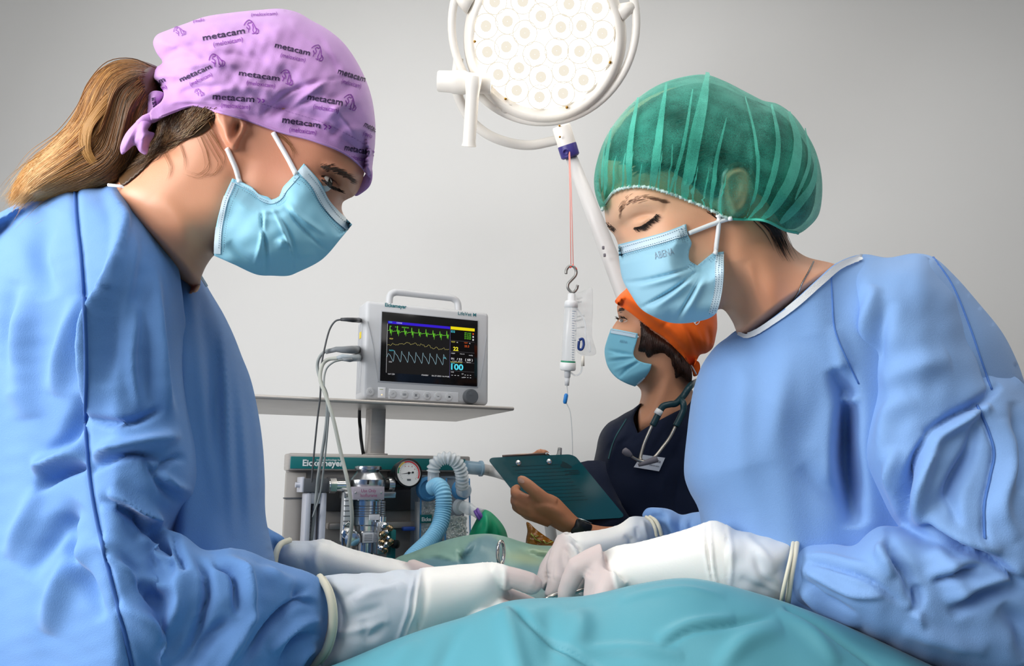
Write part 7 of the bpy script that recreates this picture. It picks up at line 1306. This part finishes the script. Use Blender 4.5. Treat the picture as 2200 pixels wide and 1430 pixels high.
# rear green drape over the patient
GD = vmat('drape_green', 0.4, spec=0.4, bump=0.05, scale=300)
gd_out = [(820, 1235), (852, 1198), (880, 1188), (905, 1178), (950, 1162), (1000, 1150), (1050, 1146), (1085, 1152), (1120, 1163), (1150, 1170), (1200, 1173), (1240, 1180), (1300, 1200), (1340, 1260), (1320, 1340), (1200, 1400), (1000, 1420), (820, 1380)]
def gdf(xy, r, D): return 1.36 - .16 * sil(xy, gd_out[0:13], 110) - .10 * sst(xy[:, 1], 1190, 1330) - wob(xy, .005, 60, 19) - 2.2 * fold(xy, [([(1030, 1150), (1016, 1180), (985, 1205)], 7, -.004, .5), ([(1060, 1150), (1082, 1185), (1080, 1220)], 6, -.004, .5), ([(870, 1200), (930, 1190), (985, 1205)], 7, .004, .5), ([(1100, 1165), (1130, 1185), (1180, 1195), (1230, 1198)], 5, -.003, .5), ([(980, 1158), (992, 1200), (1008, 1260)], 6, -.006, .5), ([(1140, 1180), (1180, 1190), (1230, 1192)], 5, .006), ([(1110, 1180), (1160, 1195), (1210, 1205)], 6, -.006), ([(940, 1170), (990, 1180), (1040, 1160)], 14, .006), ([(900, 1190), (880, 1230), (900, 1260)], 12, -.005)])
gdr = SO('surgical_drape', gd_out, gdf, lambda xy, r, D: 1.37 + .22 * sil(xy, gd_out[0:13], 110), GD, None, step=6, rounded=False); tag(gdr, 'wrinkled green drape mounded over the patient behind the gloved hands', 'drape')
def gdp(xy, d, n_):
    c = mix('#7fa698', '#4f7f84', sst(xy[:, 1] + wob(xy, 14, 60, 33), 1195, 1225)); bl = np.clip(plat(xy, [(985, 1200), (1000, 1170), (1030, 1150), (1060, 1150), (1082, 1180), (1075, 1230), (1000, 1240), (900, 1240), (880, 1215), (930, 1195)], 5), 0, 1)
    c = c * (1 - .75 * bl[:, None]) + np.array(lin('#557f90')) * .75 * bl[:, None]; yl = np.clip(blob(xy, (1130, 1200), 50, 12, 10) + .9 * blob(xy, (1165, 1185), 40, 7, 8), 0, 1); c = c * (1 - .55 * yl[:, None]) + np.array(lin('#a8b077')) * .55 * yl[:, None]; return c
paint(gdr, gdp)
# amber film behind the drape
amb = empty('amber_pouch', P(1160, 1160, 1.45), 'crinkled amber plastic pouch standing behind the green drape below the clipboard hand', 'pouch')
SO('pouch', [(1131, 1121), (1136, 1122), (1150, 1135), (1170, 1150), (1190, 1163), (1206, 1172), (1206, 1230), (1132, 1230), (1130, 1160), (1133, 1140)], lambda xy, r, D: 1.46 - .012 * r - fold(xy, [([(1140, 1145), (1155, 1158), (1172, 1164)], 2.5, .004), ([(1165, 1160), (1180, 1165), (1195, 1166)], 2.5, .004), ([(1145, 1140), (1150, 1160), (1165, 1170)], 3, -.004)]) - wob(xy, .003, 14, 3), lambda xy, r, D: 1.46 + .01 * r, mat('amber_plastic', '#8a5410', 0.2, spec=0.7, alpha=.95), amb, step=2.5, R=8)
AS_ = Skin(bpy.data.objects['pouch']); stick(AS_, [stroke([(1141, 1146), (1148, 1153), (1152, 1158), (1158, 1160), (1163, 1164)], 1.5, 2), stroke([(1167, 1160), (1174, 1166), (1180, 1165), (1188, 1163)], 1.4, 2), stroke([(1150, 1152), (1156, 1150)], 1.2, 2)], .0008).build('pouch_highlight', mat('highlight_lime', '#b9bf5a', .3), amb, smooth=False)  # lime strokes are highlights painted along the pouch folds

# ================================================================== instruments
INS = mat('instrument_steel', '#c9c5be', 0.2, 1.0)
sci = empty('surgical_scissors', P(1076, 1190, 1.04), 'steel finger ring of a surgical clamp standing up behind the gloved knuckle', 'instrument')
cen, ra, rbv = P(1076, 1187, 1.05), 24 * 1.05 / F_PX, 6.5 * 1.05 / F_PX
MB().tube([cen + Vector((rbv * math.cos(a) + .0, ra * .8 * math.cos(a + .3), ra * math.sin(a))) for a in np.linspace(0, 2 * math.pi, 40)[:-1]], .0024, 10, closed=True).build('ring', INS, sci)
MB().tube([P(1076, 1209, 1.05), P(1086, 1250, 1.03), P(1110, 1285, 1.0), P(1150, 1300, .985)], .0026, 10).build('shank', INS, sci)
nh = empty('needle_holder', P(1200, 1280, .975), 'steel needle holder held flat between the gloved fingertips', 'instrument')
MB().tube([P(1158, 1290, .972), P(1180, 1282, .972), P(1206, 1273, .975)], [.0012, .0024, .0028], 8).build('jaw', INS, nh); MB().tube([P(1200, 1276, .976), P(1240, 1270, .98), P(1272, 1258, .985), P(1320, 1245, .985)], .0024, 8).build('shank', INS, nh)
